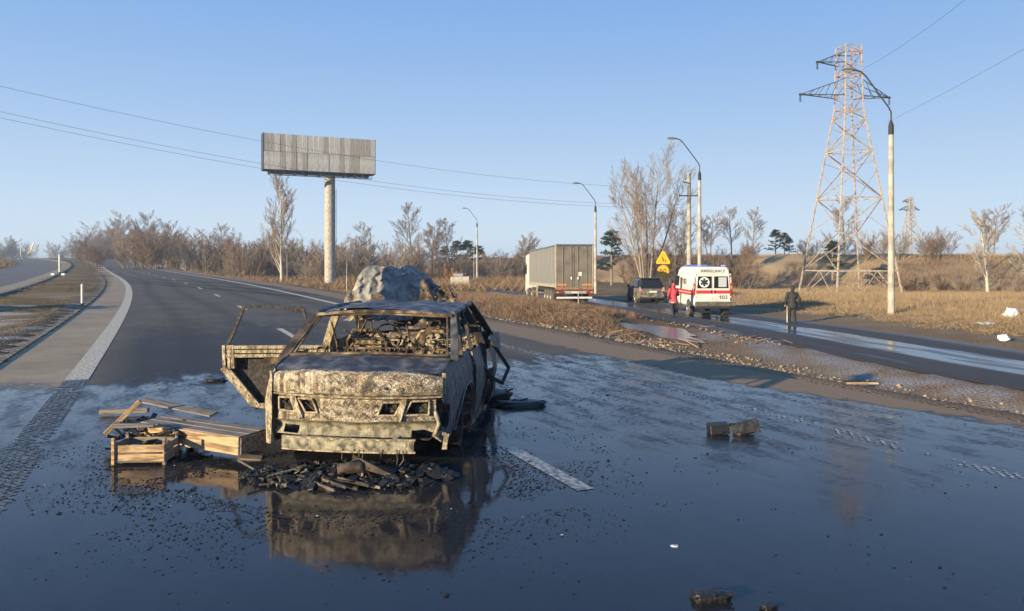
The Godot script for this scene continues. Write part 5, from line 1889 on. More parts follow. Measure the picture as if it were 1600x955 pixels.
# ------------------------------------------------------------------ people: a smooth field round a skeleton, meshed as surface nets
func flesh(s: SurfaceTool, bones: Array, cell: float, k: float) -> void:
	var lo := Vector3.ONE * 1e9
	var hi := -lo
	for b in bones:
		for e in [0, 1]:
			var r := Vector3.ONE * (float(b[2 + e]) + cell * 3.0)
			lo = lo.min(b[e] - r)
			hi = hi.max(b[e] + r)
	var n := Vector3i(((hi - lo) / cell).ceil()) + Vector3i.ONE
	var f := PackedFloat32Array()
	f.resize(n.x * n.y * n.z)
	f.fill(1.0)
	for b in bones:
		var A: Vector3 = b[0]
		var B: Vector3 = b[1]
		var ra: float = b[2]
		var rb: float = b[3]
		var pad := Vector3.ONE * (maxf(ra, rb) + k + cell * 2.0)
		var i0 := Vector3i(((A.min(B) - pad - lo) / cell).floor()).clamp(Vector3i.ZERO, n - Vector3i.ONE)
		var i1 := Vector3i(((A.max(B) + pad - lo) / cell).ceil()).clamp(Vector3i.ZERO, n - Vector3i.ONE)
		var ab := B - A
		var l2 := maxf(ab.length_squared(), 1e-9)
		for z in range(i0.z, i1.z + 1):
			for y in range(i0.y, i1.y + 1):
				for x in range(i0.x, i1.x + 1):
					var p := lo + Vector3(x, y, z) * cell
					var u := clampf((p - A).dot(ab) / l2, 0.0, 1.0)
					var d := (p - A - ab * u).length() - lerpf(ra, rb, u)
					var at := (z * n.y + y) * n.x + x
					var o := f[at]
					var h := maxf(k - absf(o - d), 0.0) / k
					f[at] = minf(o, d) - h * h * k * 0.25
	var vert := {}
	var stepv := [1, n.x, n.x * n.y]
	flat(s, false)
	var corner := func(at: int) -> Vector3:
		var sum := Vector3.ZERO
		var cnt := 0
		for e in [[0, 1], [2, 3], [4, 5], [6, 7], [0, 2], [1, 3], [4, 6], [5, 7], [0, 4], [1, 5], [2, 6], [3, 7]]:
			var oa: int = (e[0] & 1) + ((e[0] >> 1) & 1) * n.x + ((e[0] >> 2) & 1) * n.x * n.y
			var ob: int = (e[1] & 1) + ((e[1] >> 1) & 1) * n.x + ((e[1] >> 2) & 1) * n.x * n.y
			var fa := f[at + oa]
			var fb := f[at + ob]
			if (fa < 0.0) == (fb < 0.0): continue
			var u := fa / (fa - fb)
			var pa := Vector3(e[0] & 1, (e[0] >> 1) & 1, (e[0] >> 2) & 1)
			var pb := Vector3(e[1] & 1, (e[1] >> 1) & 1, (e[1] >> 2) & 1)
			sum += pa.lerp(pb, u)
			cnt += 1
		var x := at % n.x
		var y := (at / n.x) % n.y
		var z := at / (n.x * n.y)
		return lo + (Vector3(x, y, z) + sum / maxi(cnt, 1)) * cell
	for z in range(1, n.z - 1):
		for y in range(1, n.y - 1):
			for x in range(1, n.x - 1):
				var at := (z * n.y + y) * n.x + x
				var inside := f[at] < 0.0
				for ax in 3:
					if (f[at + stepv[ax]] < 0.0) == inside: continue
					var su: int = stepv[(ax + 1) % 3]
					var sv: int = stepv[(ax + 2) % 3]
					var q := [at - su - sv, at - sv, at, at - su]
					var P := []
					for c in q:
						if not vert.has(c): vert[c] = corner.call(c)
						P.append(vert[c])
					if inside: quad(s, P[3], P[2], P[1], P[0])
					else: quad(s, P[0], P[1], P[2], P[3])

func hand(s: SurfaceTool, wrist: Vector3, dir: Vector3, palm: Vector3, thumb: Vector3) -> void:
	# dir along the hand, palm the way the palm faces, thumb the side of the thumb
	var b := [[wrist, wrist + dir * 0.03, 0.024, 0.026]]
	for k in 4:
		var side := thumb * (0.030 - 0.020 * k)
		var base := wrist + dir * 0.085 + side
		b.append([wrist + dir * 0.02 + side * 0.6, base, 0.016, 0.013])
		var l: float = [0.042, 0.048, 0.044, 0.034][k]
		var m := base + (dir * 0.9 + palm * 0.35).normalized() * l
		b.append([base, m, 0.0095, 0.0088])
		b.append([m, m + (dir * 0.5 + palm * 0.85).normalized() * l * 0.75, 0.0088, 0.0078])
	var tb := wrist + dir * 0.03 + thumb * 0.028
	b.append([tb, tb + (dir * 0.7 + thumb * 0.5 + palm * 0.4).normalized() * 0.038, 0.012, 0.010])
	b.append([tb + (dir * 0.7 + thumb * 0.5 + palm * 0.4).normalized() * 0.038, tb + (dir * 1.3 + thumb * 0.5 + palm * 0.9).normalized() * 0.066, 0.010, 0.0085])
	flesh(s, b, 0.0045, 0.006)

func person(called: String, label: String, at: Vector3, turn: float, look: Dictionary) -> Node3D:
	var t := thing(called, label, "person", at, turn)
	var J: Dictionary = look.joints
	var skin := mat(L(0.42, 0.25, 0.18), 0.6)
	var s := stool()
	var hd: Vector3 = J.head
	var nk: Vector3 = J.neck
	var fw: Vector3 = look.face
	var rt := fw.cross(Vector3.UP).normalized()
	var body := [[J.pelvis, J.chest, 0.12, 0.13], [J.chest, nk, 0.12, 0.05], [nk, hd, 0.052, 0.055]]
	for k in [0, 1]:
		body.append([J.chest + Vector3(0, 0.06, 0), J.shoulder[k], 0.07, 0.05])
		body.append([J.shoulder[k], J.elbow[k], 0.045, 0.036])
		body.append([J.elbow[k], J.wrist[k], 0.036, 0.026])
		body.append([J.pelvis, J.hip[k], 0.10, 0.085])
		body.append([J.hip[k], J.knee[k], 0.08, 0.055])
		body.append([J.knee[k], J.ankle[k], 0.052, 0.036])
		body.append([J.ankle[k], J.toe[k], 0.036, 0.03])
	flesh(s, body, 0.022, 0.03)
	flesh(s, [[hd + Vector3(0, 0.03, 0) - fw * 0.012, hd + Vector3(0, 0.012, 0) + fw * 0.015, 0.088, 0.082], [hd + Vector3(0, -0.055, 0) + fw * 0.03, hd + Vector3(0, -0.075, 0) + fw * 0.05, 0.058, 0.034], [hd + Vector3(0, 0.0, 0) + fw * 0.092, hd + Vector3(0, -0.03, 0) + fw * 0.108, 0.008, 0.014],
		[hd + Vector3(0, -0.06, 0) + fw * 0.085 - rt * 0.018, hd + Vector3(0, -0.06, 0) + fw * 0.085 + rt * 0.018, 0.008, 0.008], [hd + fw * 0.075 + rt * 0.034 + Vector3(0, 0.018, 0), hd + fw * 0.075 + rt * 0.02 + Vector3(0, 0.02, 0), 0.012, 0.012], [hd + fw * 0.075 - rt * 0.034 + Vector3(0, 0.018, 0), hd + fw * 0.075 - rt * 0.02 + Vector3(0, 0.02, 0), 0.012, 0.012],
		[hd + rt * 0.086, hd + rt * 0.092 + Vector3(0, -0.03, 0), 0.014, 0.011], [hd - rt * 0.086, hd - rt * 0.092 + Vector3(0, -0.03, 0), 0.014, 0.011], [nk, hd - Vector3(0, 0.04, 0), 0.052, 0.055]], 0.007, 0.02)
	for k in [0, 1]:
		var d: Vector3 = (J.wrist[k] - J.elbow[k]).normalized()
		var th: Vector3 = (fw - d * fw.dot(d)).normalized()
		hand(s, J.wrist[k], d, th.cross(d) * (1.0 if k == 0 else -1.0), th)
	obj("body", s, skin, t)
	# trousers
	s = stool()
	var tr := [[J.hip[0] + Vector3(0, 0.06, 0), J.hip[1] + Vector3(0, 0.06, 0), 0.125, 0.125]]
	for k in [0, 1]:
		tr.append([J.hip[k], J.knee[k], 0.105, 0.074])
		tr.append([J.knee[k], J.ankle[k] + Vector3(0, 0.03, 0), 0.074, 0.062])
	flesh(s, tr, 0.017, 0.035)
	obj("trousers", s, look.trousers, t)
	# jacket
	s = stool()
	var bt: Vector3 = look.get("bottom", J.pelvis + Vector3(0, -0.10, 0))
	var jk := [[bt - rt * 0.07, bt + rt * 0.07, 0.155, 0.155], [bt, J.chest, 0.185, 0.165], [J.chest - rt * 0.07, J.chest + rt * 0.07, 0.15, 0.15], [J.chest, nk, 0.14, 0.085]]
	for k in [0, 1]:
		jk.append([J.chest + Vector3(0, 0.10, 0), J.shoulder[k], 0.10, 0.08])
		jk.append([J.shoulder[k], J.elbow[k], 0.08, 0.066])
		jk.append([J.elbow[k], J.wrist[k] - (J.wrist[k] - J.elbow[k]).normalized() * 0.01, 0.066, 0.05])
		# folds of the sleeve
		for q in 3:
			var c: Vector3 = J.shoulder[k].lerp(J.elbow[k], 0.35 + 0.28 * q)
			jk.append([c + fw * 0.055, c - fw * 0.05 + Vector3(0, 0.02, 0), 0.018, 0.018])
	if look.get("hood", false):
		jk.append([nk + Vector3(0, 0.01, 0) - fw * 0.05, nk + Vector3(0, 0.05, 0) - fw * 0.075, 0.085, 0.07])
	flesh(s, jk, 0.017, 0.04)
	var jo := obj("jacket", s, look.jacket, t)
	if look.has("band"):
		s = stool()
		for yv in look.band:
			var rg := []
			for k in 20: rg.append(Vector3(0, yv, 0) + bt * Vector3(1, 0, 1) + rt * (cos(TAU * k / 20.0) * 0.268) + fw * (sin(TAU * k / 20.0) * 0.205))
			var rg2 := []
			for p in rg: rg2.append(p + Vector3(0, 0.045, 0))
			loft(s, [rg, rg2], true, false)
		obj("reflective_band", s, M.galv, jo)
	# shoes
	for k in [0, 1]:
		s = stool()
		var a: Vector3 = J.ankle[k]
		var to: Vector3 = J.toe[k]
		flesh(s, [[a + Vector3(0, 0.02, 0), a - Vector3(0, 0.04, 0) - (to - a).normalized() * 0.03, 0.05, 0.042], [a - Vector3(0, 0.035, 0), to, 0.046, 0.036]], 0.012, 0.02)
		obj("shoe", s, M.black_cap, t)
	s = stool()
	flesh(s, [[hd + Vector3(0, 0.05, 0) - fw * 0.02, hd + Vector3(0, 0.06, 0) + fw * 0.012, 0.092, 0.088], [hd + Vector3(0, 0.0, 0) - fw * 0.04, hd + Vector3(0, 0.05, 0) - fw * 0.02, 0.075, 0.09]], 0.011, 0.02)
	obj("cap", s, look.cap, t)
	return t

func build_people() -> void:
	var man := {"face": Vector3(0.25, 0, -0.97).normalized(), "cap": M.black_cap, "jacket": mottled([[0.0, L(0.012, 0.012, 0.014)], [0.6, L(0.022, 0.022, 0.026)], [1.0, L(0.04, 0.04, 0.044)]], 0.03, 601, 1.0, 0.8), "trousers": mat(L(0.016, 0.016, 0.02), 0.85), "hood": true,
		"joints": {"pelvis": Vector3(0, 0.94, 0), "chest": Vector3(0.01, 1.27, -0.02), "neck": Vector3(0.01, 1.47, -0.05), "head": Vector3(0.02, 1.60, -0.07),
			"shoulder": [Vector3(-0.19, 1.39, -0.02), Vector3(0.20, 1.39, -0.03)], "elbow": [Vector3(-0.28, 1.13, 0.06), Vector3(0.30, 1.14, 0.05)], "wrist": [Vector3(-0.28, 0.92, -0.08), Vector3(0.32, 0.90, -0.06)],
			"hip": [Vector3(-0.09, 0.90, 0), Vector3(0.09, 0.90, 0)], "knee": [Vector3(-0.10, 0.49, -0.12), Vector3(0.08, 0.47, 0.02)], "ankle": [Vector3(-0.10, 0.10, -0.16), Vector3(0.07, 0.12, 0.26)], "toe": [Vector3(-0.11, 0.045, -0.34), Vector3(0.07, 0.05, 0.10)]}}
	person("person", "person in a black jacket, dark trousers and black cap walking away along the verge", V(13.0, ground(13.0, 35.6) + 0.02, 35.6), -8.0, man)
	var red := {"face": Vector3(0.75, 0, -0.65).normalized(), "cap": mottled([[0.0, L(0.36, 0.05, 0.06)], [1.0, L(0.5, 0.09, 0.1)]], 0.02, 602, 1.0, 0.85), "jacket": mottled([[0.0, L(0.38, 0.03, 0.045)], [0.6, L(0.52, 0.05, 0.065)], [1.0, L(0.6, 0.09, 0.1)]], 0.02, 603, 1.0, 0.75), "trousers": mat(L(0.02, 0.026, 0.045), 0.85), "hood": true, "bottom": Vector3(0, 0.82, 0), "band": [0.73],
		"joints": {"pelvis": Vector3(0, 0.93, 0), "chest": Vector3(0.01, 1.26, -0.01), "neck": Vector3(0.02, 1.46, -0.03), "head": Vector3(0.05, 1.585, -0.06),
			"shoulder": [Vector3(-0.18, 1.38, 0.0), Vector3(0.18, 1.38, -0.02)], "elbow": [Vector3(-0.27, 1.13, 0.02), Vector3(0.27, 1.14, -0.02)], "wrist": [Vector3(-0.20, 0.98, -0.18), Vector3(0.16, 1.02, -0.22)],
			"hip": [Vector3(-0.08, 0.89, 0), Vector3(0.08, 0.89, 0)], "knee": [Vector3(-0.07, 0.48, -0.03), Vector3(0.07, 0.47, -0.08)], "ankle": [Vector3(-0.05, 0.11, 0.08), Vector3(0.07, 0.10, -0.10)], "toe": [Vector3(-0.03, 0.045, -0.10), Vector3(0.10, 0.045, -0.28)]}}
	person("person", "person in a red jacket and dark trousers standing at the ambulance's left side", V(8.2, ground(8.2, 39.0) + 0.08, 39.0), 12.0, red)

# ------------------------------------------------------------------ the burnt-out saloon: x right, y up, f forward from its rear
var dn := noise(1.3, 71, 3)
var dn2 := noise(5.0, 72, 3)

func B(x: float, y: float, f: float) -> Vector3:
	return Vector3(x, y, -f)

func dent(p: Vector3, a := 0.02, b := 0.006) -> Vector3:
	return p + Vector3(dn.get_noise_3dv(p + Vector3(3, 0, 0)), dn.get_noise_3dv(p + Vector3(0, 9, 0)), dn.get_noise_3dv(p + Vector3(0, 0, 17))) * a \
		+ Vector3(dn2.get_noise_3dv(p), dn2.get_noise_3dv(p + Vector3(0, 5, 0)), dn2.get_noise_3dv(p + Vector3(7, 0, 0))) * b

# half-width of the body at height y, distance f from the rear
# the tail is bowed: its ends lie further forward than its middle
func bow(x: float) -> float:
	return 0.15 * pow(absf(x) / 0.85, 2.4)

func half(y: float, f: float) -> float:
	var w := 0.855 + 0.085 * ss(0.0, 1.3, f) - 0.09 * ss(3.2, 4.9, f)
	w -= 0.10 * pow(clampf((y - 0.58) / 0.45, -1, 1), 2.0)
	if f < 0.26: w -= 0.05 * pow(1.0 - clampf((f - 0.12) / 0.14, 0, 1), 2.0)
	return w

func side_sheet(s: SurfaceTool, sg: float, f0: float, f1: float, low: Callable, high: Callable, nu: int, nv: int, keep = null, out := 0.0) -> void:
	patch(s, nu, nv, func(u, v):
		var f: float = lerpf(f0, f1, u)
		var y: float = lerpf(low.call(f), high.call(f), v)
		return dent(B(sg * (half(y, f) + out), y, f), 0.035, 0.008), keep)

func pillar(s: SurfaceTool, pts: Array, w: float, t: float) -> void:
	for i in pts.size() - 1:
		bar(s, pts[i], pts[i + 1] + (pts[i + 1] - pts[i]).normalized() * 0.01, w, t)

func in_poly(p: Vector2, poly: PackedVector2Array) -> bool:
	return Geometry2D.is_point_in_polygon(p, poly)

func build_burnt_car() -> void:
	rng.seed = 51
	var car := thing("burnt_car", "burnt-out saloon car, rusted and ash-grey, standing askew on the wet road", "car", V(-1.45, 0.0, 6.95), -5.0)
	var s := stool()
	# ---- boot lid: dark wet top, pale scorched face
	patch(s, 44, 24, func(u, v):
		var x: float = lerpf(-0.80, 0.80, u) * lerpf(1.0, 1.05, v)
		var f: float = lerpf(0.03 + bow(x), 0.58, v)
		var y: float = lerpf(0.865, 0.945, pow(v, 0.8)) + 0.022 * cos(u * PI - PI / 2) - 0.012 * ss(0.35, 0.8, u)
		y -= 0.030 * exp(-pow((u - 0.72) / 0.15, 2.0) - pow((v - 0.45) / 0.3, 2.0))
		y += 0.018 * exp(-pow((u - 0.5) / 0.05, 2.0)) * v
		return dent(B(x, y, f), 0.012, 0.003))
	var lid := obj("boot_lid", s, M.steel, car)
	s = stool()
	patch(s, 90, 22, func(u, v):
		var x: float = lerpf(-0.815, 0.815, u)
		var prof := [Vector2(0.04, 0.868), Vector2(0.012, 0.86), Vector2(-0.005, 0.835), Vector2(-0.016, 0.77), Vector2(-0.012, 0.70), Vector2(0.0, 0.668), Vector2(0.03, 0.655)]
		var q: float = v * 5.999
		var i := int(q)
		var pr: Vector2 = prof[i].lerp(prof[i + 1], q - i)
		var y: float = pr.y - 0.012 * ss(0.35, 0.8, u) + 0.018 * cos(u * PI - PI / 2) * (1.0 - v)
		y -= 0.03 * pow(absf(u * 2.0 - 1.0), 8.0) * (1.0 - v)
		return dent(B(x, y, pr.x + bow(x)), 0.022, 0.007))
	obj("lid_face", s, M.lid_face, lid)
	s = stool()
	tube(s, [B(0.31, 0.735, -0.02), B(0.31, 0.735, 0.0)], 0.014, 8)
	obj("lock_hole", s, M.soot, lid)
	s = stool()
	tube(s, [B(-0.81, 0.658, 0.004 + bow(0.81)), B(-0.6, 0.655, bow(0.6) - 0.006), B(-0.3, 0.65, bow(0.3) - 0.01), B(0.0, 0.646, -0.01), B(0.3, 0.642, bow(0.3) - 0.01), B(0.6, 0.640, bow(0.6) - 0.006), B(0.80, 0.640, bow(0.8) + 0.004)], 0.009, 6)
	obj("lid_lip", s, M.pale, lid)
	# ---- tail panel with the four lamp openings
	var holes := [
		PackedVector2Array([Vector2(-0.735, 0.62), Vector2(-0.615, 0.62), Vector2(-0.565, 0.495), Vector2(-0.735, 0.50)]),
		PackedVector2Array([Vector2(-0.535, 0.62), Vector2(-0.39, 0.615), Vector2(-0.335, 0.495), Vector2(-0.455, 0.495)]),
		PackedVector2Array([Vector2(0.285, 0.595), Vector2(0.45, 0.595), Vector2(0.385, 0.475), Vector2(0.225, 0.48)]),
		PackedVector2Array([Vector2(0.535, 0.60), Vector2(0.69, 0.60), Vector2(0.68, 0.475), Vector2(0.465, 0.475)])]
	s = stool()
	var panel := func(u, v):
		var x: float = lerpf(-0.755, 0.745, u)
		var y: float = lerpf(0.42, 0.665, v)
		var f := 0.035 + bow(x)
		for h in holes:
			# the metal dishes in towards each opening
			var c: Vector2 = (h[0] + h[2]) * 0.5
			f += 0.02 * exp(-pow((x - c.x) / 0.12, 4.0) - pow((y - c.y) / 0.085, 4.0))
		return dent(B(x, y, f), 0.012, 0.005)
	patch(s, 170, 30, panel, func(u, v):
		var p := Vector2(lerpf(-0.755, 0.745, u), lerpf(0.42, 0.665, v))
		for h in holes:
			if in_poly(p, h): return false
		return true)
	var tail := obj("tail_panel", s, M.tail, car)
	for i in 4:
		s = stool()
		var h: PackedVector2Array = holes[i]
		for k in 4:
			var a := h[k]
			var b := h[(k + 1) % 4]
			tube(s, [dent(B(a.x, a.y, 0.034 + bow(a.x)), 0.012, 0.004), dent(B(b.x, b.y, 0.034 + bow(b.x)), 0.012, 0.004)], 0.011, 6)
		obj("lamp_opening", s, M.pale, tail)
	s = stool()
	patch(s, 12, 6, func(u, v): return dent(B(lerpf(-0.74, 0.74, u), lerpf(0.40, 0.66, v), 0.22 + bow(lerpf(-0.74, 0.74, u))), 0.02))
	obj("inner_panel", s, M.soot, car)
	s = stool()
	for x in [-0.655, -0.43, 0.33, 0.6]:
		box(s, B(x, 0.53, 0.12 + bow(x)), Vector3(0.16, 0.10, 0.06), Basis.from_euler(Vector3(0.1, 0.1, 0.2)), 0.02)
		bar(s, B(x - 0.05, 0.58, 0.08 + bow(x)), B(x + 0.06, 0.49, 0.10 + bow(x)), 0.018)
	obj("lamp_remains", s, M.soot, tail)
	# raised bars between the lamps
	for k in [[-0.585, 0.655, -0.505, 0.44], [0.475, 0.64, 0.415, 0.43]]:
		s = stool()
		bar(s, B(k[0], k[1], 0.02 + bow(k[0])), B(k[2], k[3], 0.022 + bow(k[2])), 0.05, 0.02)
		obj("lamp_divider", s, M.pale, tail)
	# lower valance with its hollow, and the naked bumper beam
	s = stool()
	patch(s, 70, 14, func(u, v):
		var x: float = lerpf(-0.77, 0.74, u)
		var y: float = lerpf(0.285, 0.425, v)
		var f: float = 0.03 + 0.05 * sin(v * PI) + bow(x) - 0.025 * ss(0.75, 1.0, v)
		return dent(B(x, y, f), 0.012, 0.004), func(u, v): return not (u < 0.16 and u > 0.06 and v < 0.6 and v > 0.1) and not (u > 0.86 and v < 0.35))
	obj("valance", s, M.greenish, car)
	s = stool()
	patch(s, 60, 8, func(u, v): return dent(B(lerpf(-0.635, 0.58, u), lerpf(0.175, 0.288, v) - 0.014 * u, -0.075 - 0.012 * sin(v * PI) + 0.7 * bow(lerpf(-0.635, 0.58, u))), 0.012, 0.005))
	patch(s, 60, 3, func(u, v): return dent(B(lerpf(-0.635, 0.58, u), 0.289 - 0.014 * u, lerpf(-0.075, 0.0, v) + 0.7 * bow(lerpf(-0.635, 0.58, u))), 0.012, 0.005))
	var beam := obj("bumper_beam", s, M.greenish, car)
	s = stool()
	for q in 8:
		var xa := lerpf(-0.64, 0.59, q / 8.0)
		var xb := lerpf(-0.64, 0.59, (q + 1) / 8.0)
		for yv in [0.288, 0.176]: bar(s, B(xa, yv - 0.012 * xa, -0.075 + 0.7 * bow(xa)), B(xb, yv - 0.012 * xb, -0.075 + 0.7 * bow(xb)), 0.014, 0.03)
	for x in [-0.55, -0.1, 0.12, 0.5]: tube(s, [B(x, 0.235, -0.09 + 0.7 * bow(x)), B(x, 0.235, -0.07 + 0.7 * bow(x))], 0.012, 8)
	obj("beam_flange", s, M.pale, beam)
	s = stool()
	for x in [-0.45, 0.4]: bar(s, B(x, 0.24, -0.04), B(x, 0.3, 0.3), 0.07, 0.05)
	tube(s, [B(0.74, 0.5, 0.15), B(0.78, 0.4, 0.10), B(0.74, 0.3, 0.09), B(0.80, 0.24, 0.12)], [0.02, 0.02, 0.025, 0.01], 6)
	bar(s, B(0.66, 0.36, 0.10), B(0.84, 0.30, 0.13), 0.03, 0.012)
	obj("torn_bracket", s, M.pale, car)
	# wires hanging from the beam
	s = stool()
	for k in 7:
		var x := rf(-0.5, 0.6)
		tube(s, [B(x, 0.2, -0.08), B(x + rf(-0.02, 0.02), 0.12, -0.1), B(x + rf(-0.05, 0.05), 0.03, -0.12)], 0.005, 4)
	obj("hanging_wire", s, M.rusty, car)
	# ---- rear quarters
	for sg in [-1.0, 1.0]:
		s = stool()
		side_sheet(s, sg, 0.13, 1.36, func(f): return 0.17 + 0.10 * exp(-(f - 0.11) / 0.1), func(f): return lerpf(0.862, 0.945, ss(0.0, 0.6, f)), 56, 30, func(u, v):
			var f: float = lerpf(0.13, 1.36, u)
			var y: float = lerpf(0.17, 0.93, v)
			return Vector2(f - 0.95, y - 0.28).length() > 0.36 and not (sg > 0.0 and u < 0.08 and v > 0.2 and v < 0.52), 0.0)
		var qp := obj("rear_quarter", s, M.side if sg > 0 else M.pale, car)
		# edge that joins the quarter to the tail, torn open at the right
		s = stool()
		if sg < 0:
			patch(s, 8, 26, func(u, v): return dent(B(lerpf(-0.885 + 0.03 * (1.0 - v) + 0.055 * ss(0.55, 1.0, v), -0.79, u), lerpf(0.19, 0.86, v), 0.15 - 0.05 * sin(u * PI * 0.6)), 0.012, 0.006))
		else:
			patch(s, 5, 12, func(u, v): return dent(B(lerpf(0.835, 0.80, u), lerpf(0.60, 0.86, v), 0.16), 0.012, 0.006))
			patch(s, 4, 8, func(u, v): return dent(B(lerpf(0.845, 0.80, u) + 0.02 * v, lerpf(0.16, 0.30, v), 0.13), 0.02, 0.01))
		obj("quarter_edge", s, M.pale, qp)
		s = stool()
		var arch := []
		for k in 13:
			var a := lerpf(-0.1, PI + 0.1, k / 12.0)
			var y := 0.28 + sin(a) * 0.365
			arch.append(B(sg * (half(y, 0.95 + cos(a) * 0.365) + 0.008), y, 0.95 + cos(a) * 0.365))
		tube(s, arch, 0.014, 6)
		obj("arch_lip", s, M.side, qp)
		# deck between the lid and the quarter, and the sill under the doors
		s = stool()
		patch(s, 4, 12, func(u, v):
			var f: float = lerpf(0.16, 0.7, v)
			var y0: float = lerpf(0.862, 0.945, ss(0.0, 0.6, f))
			return dent(B(sg * lerpf(0.80 + 0.03 * v, half(y0, f), u), y0 + 0.004, f), 0.01))
		obj("deck", s, M.steel, qp)
		s = stool()
		pillar(s, [B(sg * 0.86, 0.2, 1.3), B(sg * 0.89, 0.19, 2.4), B(sg * 0.88, 0.2, 3.5)], 0.14, 0.09)
		obj("sill", s, M.rusty, car)
		# front wing
		s = stool()
		side_sheet(s, sg, 3.28, 4.75, func(f): return 0.2, func(f): return lerpf(0.93, 0.80, ss(3.3, 4.8, f)), 34, 20, func(u, v):
			var f: float = lerpf(3.28, 4.75, u)
			return Vector2(f - 3.95, lerpf(0.2, 0.88, v) - 0.28).length() > 0.36)
		obj("front_wing", s, M.side if sg > 0 else M.pale, car)
		# pillars and roof rail; the rear one is a double strut with daylight between
		s = stool()
		pillar(s, [B(sg * 0.855, 0.93, 0.52), B(sg * 0.80, 1.13, 0.86), B(sg * 0.725, 1.325, 1.2)], 0.075, 0.03)
		var cp := obj("rear_pillar", s, M.steel if sg > 0 else M.rusty, car)
		s = stool()
		pillar(s, [B(sg * 0.87, 0.93, 0.80), B(sg * 0.81, 1.14, 1.08), B(sg * 0.735, 1.32, 1.36)], 0.05, 0.03)
		obj("inner_strut", s, M.rusty if sg > 0 else M.pale, cp)
		if sg > 0:
			s = stool()
			patch(s, 8, 10, func(u, v):
				var p: Vector3 = B(0.855, 0.93, 0.52).lerp(B(0.725, 1.325, 1.2), v).lerp(B(0.88, 0.93, 0.62).lerp(B(0.74, 1.33, 1.5), v), u)
				return dent(p, 0.01), func(u, v): return v > 0.45 or u < 0.3)
			obj("pillar_skin", s, M.side, cp)
		s = stool()
		pillar(s, [B(sg * 0.915, 0.25, 2.05), B(sg * 0.925, 0.9, 2.07), B(sg * 0.83, 1.15, 2.0), B(sg * 0.735, 1.335, 1.92)], 0.085, 0.05)
		obj("middle_pillar", s, M.pale if sg < 0 else M.soot, car)
		s = stool()
		pillar(s, [B(sg * 0.87, 0.90, 3.36), B(sg * 0.79, 1.13, 3.02), B(sg * 0.70, 1.345, 2.66)], 0.075, 0.045)
		obj("front_pillar", s, M.soot if sg > 0 else M.rusty, car)
		s = stool()
		tube(s, [B(sg * 0.725, 1.325, 1.15), B(sg * 0.735, 1.35, 1.8), B(sg * 0.70, 1.35, 2.68)], 0.032, 8)
		obj("roof_rail", s, M.steel, car)
		# wheels: bare rims on the road
		for f in [0.95, 3.95]:
			s = stool()
			lathe(s, B(sg * 0.76, 0.19, f), Vector3(sg, 0, 0), [[0.02, 0.03], [0.07, 0.03], [0.08, 0.0], [0.15, -0.02], [0.165, 0.08], [0.19, 0.085], [0.185, 0.06], [0.165, 0.0], [0.165, -0.1], [0.19, -0.11]], 22)
			obj("wheel_rim", s, M.soot, car)
	# ---- roof
	s = stool()
	patch(s, 40, 34, func(u, v):
		var hwd: float = lerpf(0.745, 0.70, v)
		var x: float = lerpf(-hwd, hwd, u)
		var f: float = lerpf(1.12, 2.70, v) + 0.05 * sin(u * PI) * (v - 0.5) * 2.0 * -1.0
		var y: float = 1.325 + 0.055 * (1.0 - pow(absf(u * 2.0 - 1.0), 2.6)) + 0.025 * sin(v * PI)
		y -= 0.045 * exp(-pow((u - 0.4) / 0.18, 2.0) - pow((v - 0.5) / 0.25, 2.0))
		y += 0.02 * sin(u * 19.0 + v * 3.0) * exp(-pow((v - 0.6) / 0.3, 2.0)) * 0.5
		return dent(B(x, y, f), 0.03, 0.006))
	var roof := obj("roof", s, M.steel, car)
	s = stool()
	bar(s, B(-0.72, 1.318, 1.12), B(-0.25, 1.355, 1.10), 0.03, 0.05)
	bar(s, B(-0.25, 1.355, 1.10), B(0.3, 1.352, 1.10), 0.03, 0.05)
	bar(s, B(0.3, 1.352, 1.10), B(0.735, 1.312, 1.12), 0.03, 0.05)
	obj("rear_header", s, M.rusty, roof)
	s = stool()
	for f in [1.55, 2.05, 2.5]: tube(s, [B(-0.68, 1.31, f), B(0, 1.345, f), B(0.68, 1.31, f)], 0.018, 6)
	obj("roof_bow", s, M.rusty, roof)
	# ---- rear screen frame: rust-red inner edge
	s = stool()
	tube(s, [B(-0.80, 0.96, 0.57), B(0.0, 0.985, 0.55), B(0.78, 0.955, 0.57), B(0.68, 1.30, 1.13), B(0.0, 1.33, 1.1), B(-0.69, 1.305, 1.13), B(-0.80, 0.96, 0.57)], 0.016, 6)
	obj("screen_frame", s, M.rusty, car)
	# ---- doors at the right: rear one pushed out of its frame, front one ajar
	s = stool()
	var dtop := func(f): return 0.935
	side_sheet(s, 1.0, 1.30, 2.16, func(f): return lerpf(0.52, 0.20, ss(1.30, 1.52, f)), dtop, 34, 26, null, 0.028)
	var rd := obj("rear_door", s, M.side, car)
	s = stool()
	tube(s, [B(0.93, 0.935, 2.13), B(0.93, 0.7, 2.18), B(0.955, 0.5, 2.17), B(0.90, 0.22, 2.15)], 0.022, 6)
	obj("door_edge", s, M.soot, rd)
	s = stool()
	pillar(s, [B(0.90, 0.93, 1.33), B(0.83, 1.15, 1.5), B(0.75, 1.31, 1.62), B(0.755, 1.33, 2.0), B(0.90, 0.94, 2.14)], 0.035, 0.025)
	obj("window_frame", s, M.soot, rd)
	s = stool()
	patch(s, 34, 24, func(u, v):
		var y: float = lerpf(0.19, 0.93, v) - 0.02 * u
		var f: float = lerpf(3.22, 2.14, u)
		var o: float = 0.02 + 0.10 * pow(u, 1.4)
		return dent(B(half(y, f) + o, y, f), 0.05, 0.01))
	var fd := obj("front_door", s, M.side, car)
	s = stool()
